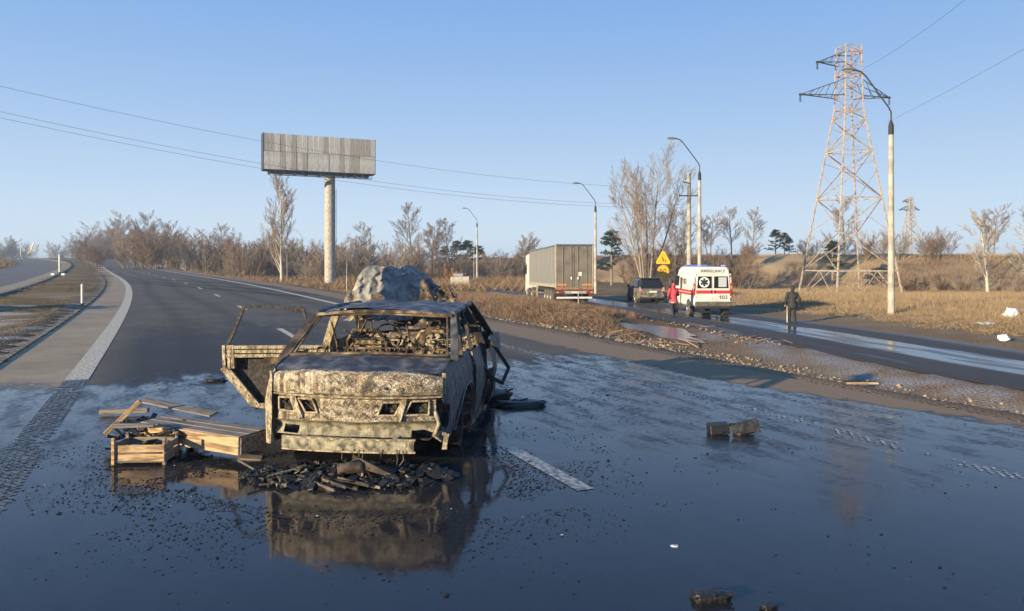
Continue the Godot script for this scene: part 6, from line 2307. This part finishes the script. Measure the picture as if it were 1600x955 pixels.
	pillar(s, [B(0.90, 0.92, 2.16), B(0.99, 0.945, 2.12), B(1.07, 0.88, 2.12), B(1.23, 0.63, 2.14), B(1.165, 0.47, 2.02), B(1.08, 0.52, 1.98), B(0.885, 0.755, 1.86)], 0.04, 0.03)
	obj("bent_window_frame", s, M.soot, fd)
	s = stool()
	for k in 4: bar(s, B(0.95 + 0.015 * k, 0.93, 2.2 - 0.03 * k), B(0.93 + 0.02 * k, 0.86, 2.24), 0.025, 0.03)
	obj("door_lock_remains", s, M.soot, fd)
	# left front door, shut
	s = stool()
	side_sheet(s, -1.0, 2.12, 3.26, func(f): return 0.2, func(f): return 0.93, 30, 22, null, 0.01)
	obj("front_door", s, M.pale, car)
	s = stool()
	pillar(s, [B(-0.90, 0.93, 2.16), B(-0.77, 1.32, 1.98), B(-0.735, 1.335, 2.55), B(-0.87, 0.93, 3.2)], 0.035, 0.025)
	obj("window_frame", s, M.soot, car)
	open_door(car)
	# ---- upturned bonnet, crumpled, standing before the windscreen on its left half
	s = stool()
	patch(s, 54, 40, func(u, v):
		var x: float = lerpf(-0.97, -0.05, u)
		var top: float = 1.80 - 0.36 * pow(maxf(0.0, 0.22 - u) / 0.22, 1.5) - 0.32 * pow(maxf(0.0, u - 0.72) / 0.28, 1.1)
		top += -0.04 * exp(-pow((u - 0.58) / 0.04, 2.0)) + 0.03 * exp(-pow((u - 0.68) / 0.05, 2.0))
		var y: float = lerpf(1.10, top, sin(v * PI / 2))
		var f: float = 2.98 + 0.9 * pow(maxf(0.0, 0.3 - u), 2.0) + 2.4 * maxf(0.0, u - 0.46) * (0.35 + 0.65 * v) + 0.35 * (1.0 - cos(v * PI / 2))
		# sharp folds of buckled sheet
		f += 0.13 * absf(dn.get_noise_2d(u * 2.6, v * 1.1)) + 0.03 * absf(dn.get_noise_2d(u * 5.0 + 9.0, v * 2.2 + u * 3.0))
		x += -0.06 * (1.0 - v) * (1.0 - u) + 0.06 * (1.0 - v) * u + 0.08 * (absf(dn.get_noise_2d(u * 3.0 + 20.0, v * 3.0)) - 0.2)
		return dent(B(x, y, f), 0.04, 0.009), func(u, v): return Vector2((u - 0.42) / 0.09, (v - 0.22) / 0.12).length() > 1.0)
	obj("upturned_bonnet", s, M.bonnet, car)
	s = stool()
	patch(s, 40, 18, func(u, v):
		var x: float = lerpf(-0.42, 0.74, u)
		return dent(B(x, lerpf(0.86, 1.31 - 0.10 * u, v), 3.30 - 0.12 * v + 0.10 * sin(u * 9.0)), 0.09, 0.04), func(u, v): return dn2.get_noise_2d(u * 5.0, v * 3.0 + 7.0) > -0.34)
	obj("bonnet_underside", s, M.rusty, car)
	s = stool()
	patch(s, 26, 16, func(u, v):
		var x: float = lerpf(-0.10, 0.40, u)
		var y: float = lerpf(1.2, 1.62 - 0.20 * u, sin(v * PI / 2)) + 0.03 * sin(u * 11.0)
		return dent(B(x, y, 3.35 + 0.3 * v + 0.1 * sin(u * 8.0 + v * 5.0)), 0.10, 0.035), func(u, v): return dn2.get_noise_2d(u * 3.0 + 5.0, v * 2.0) > -0.28)
	obj("scorched_sheet", s, M.rusty, car)
	s = stool()
	patch(s, 20, 14, func(u, v):
		var x: float = lerpf(-1.02, -0.72, u)
		var y: float = lerpf(1.15, 1.43 + 0.14 * u, sin(v * PI / 2)) + 0.03 * sin(u * 13.0)
		return dent(B(x, y, 2.95 + 0.25 * v), 0.09, 0.035))
	obj("ash_flake", s, M.ash, car)
	# ---- floor, firewall, engine lumps
	s = stool()
	patch(s, 24, 40, func(u, v): return dent(B(lerpf(-0.84, 0.84, u), 0.24 + 0.05 * absf(dn2.get_noise_2d(u * 5.0, v * 9.0)), lerpf(0.2, 3.4, v)), 0.06, 0.03))
	obj("floor", s, M.rusty, car)
	s = stool()
	patch(s, 16, 12, func(u, v): return dent(B(lerpf(-0.82, 0.82, u), lerpf(0.3, 0.92, v), 3.35 + 0.1 * v), 0.05, 0.02))
	obj("firewall", s, M.soot, car)
	s = stool()
	for k in 16: box(s, dent(B(rf(-0.6, 0.6), rf(0.35, 0.8), rf(3.5, 4.6)), 0.1), Vector3(rf(0.12, 0.5), rf(0.1, 0.35), rf(0.12, 0.4)), Basis.from_euler(Vector3(rf(-0.3, 0.3), rf(0, 3), rf(-0.3, 0.3))), 0.03)
	obj("engine", s, M.rusty, car)
	interior(car)

func interior(car: Node3D) -> void:
	# rear parcel shelf, seat springs, front seat frames, dashboard, wheel
	var s := stool()
	patch(s, 30, 10, func(u, v): return dent(B(lerpf(-0.76, 0.76, u), lerpf(0.90, 0.80, v), lerpf(0.58, 0.95, v)), 0.05, 0.03), func(u, v): return absf(u - 0.3) > 0.1 or v < 0.3)
	obj("parcel_shelf", s, M.rusty, car)
	s = stool()
	for k in 15:
		var x := lerpf(-0.66, 0.66, k / 14.0)
		var pts := []
		for q in 9: pts.append(dent(B(x + 0.03 * sin(q * 2.6), lerpf(0.32, 0.98, q / 8.0), 1.15 - 0.16 * q / 8.0), 0.06, 0.02))
		tube(s, pts, 0.009, 4)
	for y in [0.4, 0.6, 0.8, 0.97]: tube(s, [dent(B(-0.68, y, 1.08), 0.05), dent(B(0, y + rf(-0.03, 0.03), 1.05), 0.05), dent(B(0.68, y, 1.08), 0.05)], 0.011, 5)
	obj("rear_seat_frame", s, M.rusty, car)
	for sx in [-0.40, 0.40]:
		s = stool()
		var w := 0.24
		tube(s, [B(sx - w, 0.42, 2.15), B(sx - w * 0.95, 0.95, 1.92), B(sx - w * 0.6, 1.08, 1.86), B(sx + w * 0.6, 1.08, 1.86), B(sx + w * 0.95, 0.95, 1.92), B(sx + w, 0.42, 2.15)], 0.022, 7)
		tube(s, [B(sx - w, 0.42, 2.15), B(sx - w, 0.42, 2.6), B(sx + w, 0.42, 2.6), B(sx + w, 0.42, 2.15)], 0.02, 6)
		tube(s, [B(sx - 0.08, 1.06, 1.86), B(sx - 0.07, 1.2, 1.83), B(sx + 0.07, 1.2, 1.83), B(sx + 0.08, 1.06, 1.86)], 0.012, 6)
		for k in 9:
			var y := 0.48 + k * 0.062
			var pts := []
			for q in 11: pts.append(B(sx - w + 2.0 * w * q / 10.0, y + 0.018 * sin(q * 3.1), 2.13 - 0.4 * (y - 0.42)))
			tube(s, pts, 0.006, 4)
		obj("seat_frame", s, M.rusty if sx < 0.0 else M.pale, car)
		s = stool()
		patch(s, 12, 12, func(u, v): return dent(B(sx + lerpf(-0.2, 0.2, u), lerpf(0.42, 1.0, v), 2.17 - 0.25 * v), 0.08, 0.04), func(u, v): return dn2.get_noise_2d(u * 3.0 + sx, v * 3.0) > -0.12)
		obj("seat_remains", s, M.ash, car)
	s = stool()
	patch(s, 40, 12, func(u, v): return dent(B(lerpf(-0.78, 0.78, u), 0.62 + 0.30 * sin(v * PI * 0.6), 2.98 + 0.32 * v), 0.07, 0.03), func(u, v): return dn2.get_noise_2d(u * 6.0, v * 4.0) > -0.3)
	obj("dashboard", s, M.ash, car)
	s = stool()
	var ringp := []
	for k in 25: ringp.append(B(-0.38 + 0.19 * cos(TAU * k / 24.0), 0.90 + 0.17 * sin(TAU * k / 24.0), 2.75 + 0.09 * sin(TAU * k / 24.0)))
	tube(s, ringp, 0.012, 6)
	bar(s, B(-0.56, 0.9, 2.75), B(-0.20, 0.9, 2.75), 0.02)
	bar(s, B(-0.38, 0.9, 2.75), B(-0.38, 0.7, 3.1), 0.035)
	obj("steering_wheel", s, M.soot, car)
	# sagging strips and wires under the roof, heaps of ash on the floor
	s = stool()
	for k in 44:
		var a := B(rf(-0.7, 0.7), rf(0.5, 1.3), rf(0.9, 3.0))
		var b := a + Vector3(rf(-0.35, 0.35), rf(-0.35, 0.1), rf(-0.3, 0.3))
		b.x = clampf(b.x, -0.72, 0.72)
		b.y = clampf(b.y, 0.3, 1.28)
		tube(s, [a, (a + b) * 0.5 + Vector3(rf(-0.05, 0.05), -0.05, 0), b], rf(0.004, 0.012), 4)
	obj("burnt_wiring", s, M.rusty, car)
	s = stool()
	for k in 60:
		box(s, B(rf(-0.72, 0.72), rf(0.28, 0.62), rf(0.7, 3.1)), Vector3(rf(0.05, 0.3), rf(0.02, 0.14), rf(0.05, 0.25)), Basis.from_euler(Vector3(rf(-0.5, 0.5), rf(0, 3), rf(-0.5, 0.5))), 0.012)
	obj("charred_remains", s, M.rusty, car)
	s = stool()
	for k in 26:
		box(s, B(rf(-0.5, 0.62), rf(0.62, 0.98), rf(1.5, 2.6)), Vector3(rf(0.04, 0.22), rf(0.015, 0.05), rf(0.03, 0.12)), Basis.from_euler(Vector3(rf(-0.6, 0.6), rf(0, 3), rf(-0.4, 0.4))), 0.008)
	obj("ash_pieces", s, M.ash, car)
	s = stool()
	for k in 5: tube(s, [B(0.45 + 0.06 * k, 0.62, 1.6 + 0.1 * k), B(0.43 + 0.065 * k, 1.0, 1.5 + 0.1 * k)], 0.007, 4)
	for k in 6: tube(s, [B(0.40, 0.66 + 0.06 * k, 1.6), B(0.74, 0.66 + 0.06 * k, 1.9)], 0.007, 4)
	pillar(s, [B(0.28, 0.78, 1.55), B(0.33, 1.05, 1.6), B(0.46, 1.20, 1.75)], 0.06, 0.05)
	obj("belt_reel_and_grid", s, M.rusty, car)

func open_door(car: Node3D) -> void:
	# the left rear door, swung wide open, seen from its gutted inside
	var hinge := B(-0.925, 0.0, 2.06)
	var along := (B(-2.09, 0.0, 1.90) - hinge).normalized()
	var nrm := along.cross(Vector3.UP).normalized()   # towards the rear, the viewer's side
	if nrm.z < 0: nrm = -nrm
	var P := func(a: float, y: float, o := 0.0) -> Vector3: return hinge + along * a + Vector3.UP * y + nrm * o
	var s := stool()
	# outer skin
	patch(s, 30, 20, func(u, v):
		var a: float = lerpf(0.0, 1.17, u)
		var lo: float = lerpf(0.17, 0.62, ss(0.80, 1.17, a))
		return dent(P.call(a, lerpf(lo, 0.87, v), -0.07), 0.03))
	var door := obj("rear_door", s, M.soot, car)
	door.set_meta("label", "left rear door, swung wide open and gutted")
	s = stool()
	# pale inner frame: belt with two grooves, end strip, slanted strip along the wheel-arch cut
	for k in 3:
		var y := 0.865 - 0.05 * k
		bar(s, P.call(0.02, y, 0.0), P.call(1.16, y, 0.0), 0.036, 0.06 - 0.012 * (k % 2))
	obj("belt_rail", s, M.pale, door)
	s = stool()
	for k in 3:
		bar(s, P.call(1.19 - 0.05 * k, 0.89, 0.0), P.call(1.18 - 0.05 * k, 0.60 + 0.01 * k, 0.0), 0.035, 0.06 - 0.02 * (k % 2))
	bar(s, P.call(1.20, 0.63, 0.0), P.call(0.83, 0.17, 0.0), 0.07, 0.05)
	bar(s, P.call(1.13, 0.60, 0.01), P.call(0.78, 0.17, 0.01), 0.04, 0.04)
	bar(s, P.call(0.83, 0.17, 0.0), P.call(0.0, 0.17, 0.0), 0.07, 0.05)
	bar(s, P.call(0.03, 0.17, 0.0), P.call(0.03, 0.88, 0.0), 0.09, 0.05)
	obj("inner_frame", s, M.pale, door)
	s = stool()
	patch(s, 18, 10, func(u, v):
		var a: float = lerpf(0.1, 0.72, u)
		return dent(P.call(a, lerpf(0.30, 0.74, v), 0.0), 0.03, 0.01), func(u, v): return u < 0.55 or v > 0.75)
	obj("inner_skin", s, M.rusty, door)
	s = stool()
	pillar(s, [P.call(1.17, 0.86), P.call(1.10, 1.0), P.call(0.965, 1.33), P.call(0.93, 1.345), P.call(0.30, 1.325), P.call(0.27, 1.30), P.call(0.25, 1.20)], 0.032, 0.03)
	pillar(s, [P.call(0.45, 1.325), P.call(0.32, 1.285)], 0.025, 0.025)
	obj("window_frame", s, M.soot, door)
	s = stool()
	for k in 2: bar(s, P.call(-0.03, 0.35 + 0.35 * k, 0.0), P.call(0.05, 0.35 + 0.35 * k, 0.0), 0.05, 0.05)
	obj("hinge", s, M.soot, door)
	s = stool()
	for k in 4: tube(s, [P.call(1.08 - 0.09 * k, 0.50 - 0.1 * k, 0.032), P.call(1.08 - 0.09 * k, 0.50 - 0.1 * k, 0.02)], 0.009, 6)
	obj("bolt_hole", s, M.soot, door)

# ------------------------------------------------------------------ what lies on the road
func board(s: SurfaceTool, a: Vector3, b: Vector3, w: float, t: float) -> void:
	var d := b - a
	var fr := frame_at(d)
	box(s, (a + b) * 0.5, Vector3(d.length(), w, t), Basis(d.normalized(), Vector3.UP, d.normalized().cross(Vector3.UP)), 0.004)

func plank_box(s: SurfaceTool, c: Vector3, size: Vector3, b: Basis) -> void:
	box(s, c, size, b, 0.004)

func build_debris() -> void:
	rng.seed = 61
	# ---- small slatted crate
	var cr := thing("crate", "small pale slatted wooden crate standing in the water", "crate", V(-3.44, 0.0, 7.08), 2.0)
	cr.scale = Vector3(0.86, 0.9, 0.8)
	var s: SurfaceTool
	for x in [-0.27, 0.27]:
		s = stool()
		plank_box(s, Vector3(x, 0.14, 0.0), Vector3(0.035, 0.28, 0.035), Basis.IDENTITY)
		obj("corner_post", s, M.wood if x < 0 else M.wood_grey, cr)
		s = stool()
		plank_box(s, Vector3(x, 0.14, -0.36), Vector3(0.035, 0.26, 0.035), Basis.IDENTITY)
		obj("corner_post", s, M.wood_grey, cr)
		for k in 2:
			s = stool()
			plank_box(s, Vector3(x * 1.02, 0.09 + 0.085 * k, -0.18), Vector3(0.012, 0.07, 0.36), Basis.IDENTITY)
			obj("end_slat", s, M.wood_grey, cr)
	for k in 2:
		s = stool()
		plank_box(s, Vector3(0.035, 0.085 + 0.088 * k, 0.024), Vector3(0.49, 0.078, 0.012), Basis(Vector3(0, 0, 1), 0.012 * (k * 2 - 1)))
		obj("slat", s, M.wood, cr)
		s = stool()
		plank_box(s, Vector3(0.0, 0.085 + 0.088 * k, -0.39), Vector3(0.55, 0.075, 0.012), Basis.IDENTITY)
		obj("slat", s, M.wood_grey, cr)
	for k in 4:
		s = stool()
		plank_box(s, Vector3(0.0, 0.03, -0.04 - 0.09 * k), Vector3(0.54, 0.01, 0.075), Basis.IDENTITY)
		obj("bottom_slat", s, M.wood_grey, cr)
	# ---- long overturned box
	var bx := thing("crate", "long pale wooden box lying tilted between the small crate and the wreck", "crate", V(-3.10, -0.045, 7.52), -24.0)
	bx.scale = Vector3(1.32, 1.0, 1.0)
	var tilt := Basis(Vector3(0, 0, 1), -0.03)
	s = stool()
	plank_box(s, Vector3(0.02, 0.215, 0.12), Vector3(0.97, 0.165, 0.016), tilt)
	obj("front_board", s, M.wood, bx)
	s = stool()
	plank_box(s, Vector3(0.03, 0.215, -0.26), Vector3(0.95, 0.16, 0.016), tilt)
	obj("back_board", s, M.wood_grey, bx)
	for k in 3:
		s = stool()
		plank_box(s, Vector3(0.02, 0.302 + 0.003 * k, 0.06 - 0.125 * k), Vector3(0.98, 0.012, 0.118), tilt * Basis(Vector3.UP, 0.01 * k - 0.01))
		obj("bottom_board", s, M.wood_grey, bx)
	for x in [-0.47, 0.49]:
		s = stool()
		plank_box(s, Vector3(x + 0.02, 0.215 - x * 0.03, -0.07), Vector3(0.016, 0.16, 0.36), tilt)
		obj("end_board", s, M.wood if x < 0 else M.wood_grey, bx)
	s = stool()
	plank_box(s, Vector3(-0.50, 0.235, 0.10), Vector3(0.03, 0.13, 0.05), Basis(Vector3(0, 0, 1), 0.1))
	plank_box(s, Vector3(-0.42, 0.06, -0.1), Vector3(0.2, 0.12, 0.25), Basis.from_euler(Vector3(0.1, 0.3, 0.1)))
	plank_box(s, Vector3(0.46, 0.035, -0.1), Vector3(0.18, 0.07, 0.22), Basis.from_euler(Vector3(0.1, 0.5, -0.1)))
	obj("loose_block", s, M.wood_grey, bx)
	# ---- loose planks and char beside the crates
	s = stool()
	plank_box(s, Vector3.ZERO, Vector3(0.56, 0.055, 0.075), Basis.IDENTITY)
	tag(obj("plank", s, M.wood_grey, null, V(-4.72, 0.05, 9.35)), "grey plank lying flat farthest behind the crates", "plank", "loose planks")
	get_child(get_child_count() - 1).rotation = Vector3(0, 0.12, 0.02)
	s = stool()
	plank_box(s, Vector3.ZERO, Vector3(0.46, 0.05, 0.03), Basis.IDENTITY)
	tag(obj("plank", s, M.wood, null, V(-3.98, 0.28, 7.85)), "short pale slat propped up at a slant above the small crate", "plank", "loose planks")
	get_child(get_child_count() - 1).rotation = Vector3(0.0, 0.3, 0.78)
	s = stool()
	plank_box(s, Vector3.ZERO, Vector3(0.95, 0.018, 0.13), Basis.IDENTITY)
	tag(obj("plank", s, M.wood_grey, null, V(-3.55, 0.33, 8.15)), "thin grey board leaning from the slanted slat onto the long box", "plank", "loose planks")
	get_child(get_child_count() - 1).rotation = Vector3(0.15, -0.35, -0.10)
	s = stool()
	plank_box(s, Vector3.ZERO, Vector3(0.42, 0.02, 0.06), Basis.IDENTITY)
	plank_box(s, Vector3(0.05, 0.02, 0.16), Vector3(0.36, 0.02, 0.06), Basis(Vector3.UP, 0.15))
	tag(obj("plank", s, M.wood_grey, null, V(-3.62, 0.30, 7.42)), "pair of thin grey slats lying on top of the small crate", "plank", "loose planks")
	s = stool()
	for k in 90:
		var q := Vector3(rf(-0.42, 0.45), rf(0.02, 0.24), rf(-0.35, 0.3))
		box(s, q, Vector3(rf(0.05, 0.26), rf(0.01, 0.035), rf(0.03, 0.08)), Basis.from_euler(Vector3(rf(-0.5, 0.5), rf(0, 3), rf(-0.5, 0.5))), 0.004)
	tag(obj("charred_wood", s, M.char, null, V(-3.55, 0.0, 7.7)), "heap of charred crate pieces behind the small crate", "charred wood")
	# ---- burnt heap under the wreck's rear
	s = stool()
	for k in 420:
		var a := rf(0, TAU)
		var q := sqrt(rng.randf())
		var p := Vector3(cos(a) * q * 0.95, 0.0, sin(a) * q * 0.42)
		p.y = rf(0.0, 0.065) * (1.0 - q * 0.8) + 0.008
		box(s, p, Vector3(rf(0.02, 0.13), rf(0.008, 0.04), rf(0.02, 0.08)), Basis.from_euler(Vector3(rf(-0.6, 0.6), rf(0, 3), rf(-0.6, 0.6))), 0.003)
	for k in 26:
		var a := rf(-0.9, 0.4)
		var p := Vector3(a, rf(0.015, 0.07), rf(-0.2, 0.38))
		var d := Vector3(rf(-1, 1), rf(-0.05, 0.25), rf(-0.8, 0.8)).normalized() * rf(0.12, 0.4)
		bar(s, p, p + d, rf(0.008, 0.02), rf(0.006, 0.014))
	var heap := obj("burnt_heap", s, M.char, null, V(-1.42, 0.0, 6.72))
	tag(heap, "heap of soaked black cinders under the wreck's rear bumper", "cinders", "", "stuff")
	for k in 5:
		s = stool()
		var p := Vector3(-0.22 + 0.06 * k, 0.045 + 0.02 * (k % 2), 0.34 - 0.02 * k)
		bar(s, p, p + Vector3(0.2 + 0.03 * k, -0.02, 0.16), 0.022, 0.012)
		tag(obj("burnt_stick", s, M.rusty, null, V(-1.42, 0.0, 6.72)), "%s grey burnt stick fanned out on the cinders below the bumper" % ["first", "second", "third", "fourth", "fifth"][k], "plank", "burnt sticks")
	s = stool()
	tube(s, [Vector3(-0.12, 0.08, 0.1), Vector3(0.05, 0.11, 0.08), Vector3(0.1, 0.02, 0.05)], [0.05, 0.06, 0.04], 8)
	bar(s, Vector3(0.0, 0.17, 0.05), Vector3(0.34, 0.02, 0.12), 0.06, 0.03)
	tag(obj("burnt_part", s, M.rusty, null, V(-1.38, 0.0, 6.72)), "rust-brown lump of a fallen car part in the middle of the cinders", "car part")
	# ---- larger fragments on the road
	var frags := [
		[Vector3(2.24, 0.0, -8.3), 0.22, 0.12, 0.16, 0.2, "dark box-like fragment, left one of the pair in the wet right lane"], [Vector3(2.50, 0.0, -8.32), 0.27, 0.13, 0.18, 0.5, "grey-brown angular fragment, right one of the pair in the wet right lane"],
		[Vector3(1.11, 0.0, -4.28), 0.22, 0.05, 0.10, 0.1, "small black charred lump nearest the viewer, at the lower edge"], [Vector3(1.40, 0.0, -4.18), 0.10, 0.02, 0.05, 0.4, "tiny black scrap beside the charred lump at the lower edge"],
		[Vector3(-4.6, 0.0, -11.9), 0.30, 0.05, 0.14, 0.3, "dark scrap lying on the dry end of the left edge line"], [Vector3(0.12, 0.0, -9.95), 0.62, 0.07, 0.30, 0.15, "flat black charred mat at the wreck's right side"], [Vector3(-0.25, 0.0, -10.4), 0.5, 0.12, 0.3, 0.6, "burnt lump under the wreck's right front wheel arch"]]
	s = stool()
	box(s, Vector3(0, 0.055, 0), Vector3(0.21, 0.10, 0.012), Basis.from_euler(Vector3(-0.2, 0.1, 0.03)), 0.004)
	box(s, Vector3(0.0, 0.10, -0.07), Vector3(0.22, 0.010, 0.14), Basis.from_euler(Vector3(0.1, 0.1, 0.05)), 0.004)
	box(s, Vector3(-0.10, 0.05, -0.07), Vector3(0.012, 0.10, 0.14), Basis.from_euler(Vector3(0, 0.1, 0.1)), 0.004)
	for k in 5: bar(s, Vector3(rf(-0.1, 0.1), 0.01, rf(-0.1, 0.05)), Vector3(rf(-0.14, 0.14), rf(0.0, 0.05), rf(-0.12, 0.08)), 0.015, 0.008)
	tag(obj("fragment", s, M.char, null, Vector3(2.25, 0.0, -8.3)), frags[0][5], "debris", "burnt fragments on the road")
	s = stool()
	patch(s, 16, 10, func(u, v): return dent(Vector3(lerpf(-0.15, 0.15, u), 0.02 + 0.12 * sin(v * PI * 0.55) * (0.55 + 0.45 * u), lerpf(0.07, -0.09, v)), 0.05, 0.02))
	box(s, Vector3(0.02, 0.03, -0.03), Vector3(0.22, 0.05, 0.12), Basis.from_euler(Vector3(0.1, 0.4, 0.1)), 0.012)
	tag(obj("fragment", s, M.soot, null, Vector3(2.50, 0.0, -8.32)), frags[1][5], "debris", "burnt fragments on the road")
	for i in range(2, frags.size()):
		var a: Array = frags[i]
		s = stool()
		var fn := noise(2.5, 80 + i, 3)
		var w: float = a[1]
		var h: float = a[2]
		var l: float = a[3]
		patch(s, 22, 12, func(u, v):
			var d := Vector3(cos(u * TAU) * sin(v * PI), cos(v * PI), sin(u * TAU) * sin(v * PI))
			var q := Vector3(signf(d.x) * pow(absf(d.x), 0.5), signf(d.y) * pow(absf(d.y), 0.5), signf(d.z) * pow(absf(d.z), 0.5))
			return q * Vector3(w, h, l) * 0.5 * (1.0 + 0.5 * fn.get_noise_3dv(d * 0.55)) + Vector3(0, h * 0.42, 0))
		for k in 6: bar(s, Vector3(rf(-0.4, 0.4) * w, h * 0.6, rf(-0.4, 0.4) * l), Vector3(rf(-0.6, 0.6) * w, rf(0.2, 1.2) * h, rf(-0.6, 0.6) * l), 0.02 * minf(1.0, w * 3.0), 0.012)
		var o := obj("fragment", s, M.soot if i == 1 else M.char, null, a[0])
		o.rotation.y = a[4]
		tag(o, a[5], "debris", "burnt fragments on the road")
	s = stool()
	for k in 8: box(s, Vector3(rf(-0.02, 0.02), 0.004, rf(-0.01, 0.01)), Vector3(rf(0.01, 0.025), 0.006, rf(0.015, 0.03)), Basis(Vector3.UP, rf(0, 3)))
	tag(obj("white_scrap", s, M.ice, null, V(1.07, 0.0, 5.08)), "tiny white scrap on the dark water in the foreground", "scrap")
	s = stool()
	board(s, Vector3(-0.16, 0.02, 0), Vector3(0.3, 0.03, 0.06), 0.03, 0.06)
	tag(obj("plank", s, M.wood, null, V(5.35, ground(5.35, 11.9) + 0.02, 11.9)), "pale splinter of wood on the dirt beside the wreck's shadow", "plank", "loose planks")
	# ---- soot and cinder crumbs strewn over the wet road
	var xf := []
	var col := []
	var chip := stone_mesh(4)
	var cl := noise(0.9, 95, 3)
	for k in 20000:
		var x: float
		var d: float
		var r := rng.randf()
		if r < 0.50:
			var a := rf(0, TAU)
			var q := absf(rng.randfn()) * 0.6
			x = -1.35 + cos(a) * (1.35 + q)
			d = 6.7 + sin(a) * (0.9 + q)
			if d > 7.0 and x > -2.2 and x < -0.5: continue
		elif r < 0.62:
			x = -3.4 + rng.randfn() * 0.8
			d = 7.3 + rng.randfn() * 0.7
		elif r < 0.80:
			x = 0.2 + rng.randfn() * 1.6
			d = 11.0 + rng.randfn() * 2.2
		else:
			x = rf(-6.0, 6.0)
			d = rf(4.0, 13.0)
		var st := st_of(x, d)
		if st.y < -5.9 or st.y > 6.0 or d < 3.9: continue
		if cl.get_noise_2d(x, d) < -0.12 + 0.30 * ss(0.5, 0.8, r): continue
		var z := 0.003 + 0.006 * pow(rng.randf(), 3.0)
		if rng.randf() < 0.02: z *= 1.9
		xf.append(Transform3D(Basis.from_euler(Vector3(rf(-0.4, 0.4), rf(0, 6), rf(-0.4, 0.4))).scaled(Vector3(z * rf(1, 2.2), z * 0.6, z * rf(0.8, 1.6))), V(x, z * 0.3, d)))
		var b := rf(0.5, 1.5)
		var white := rng.randf() < 0.006
		col.append(Color(0.5, 0.5, 0.5) if white else Color(0.012 * b, 0.011 * b, 0.011 * b))
	scatter("cinder_crumbs", chip, M.chip, xf, col, "black crumbs of soot and cinder strewn over the wet road")
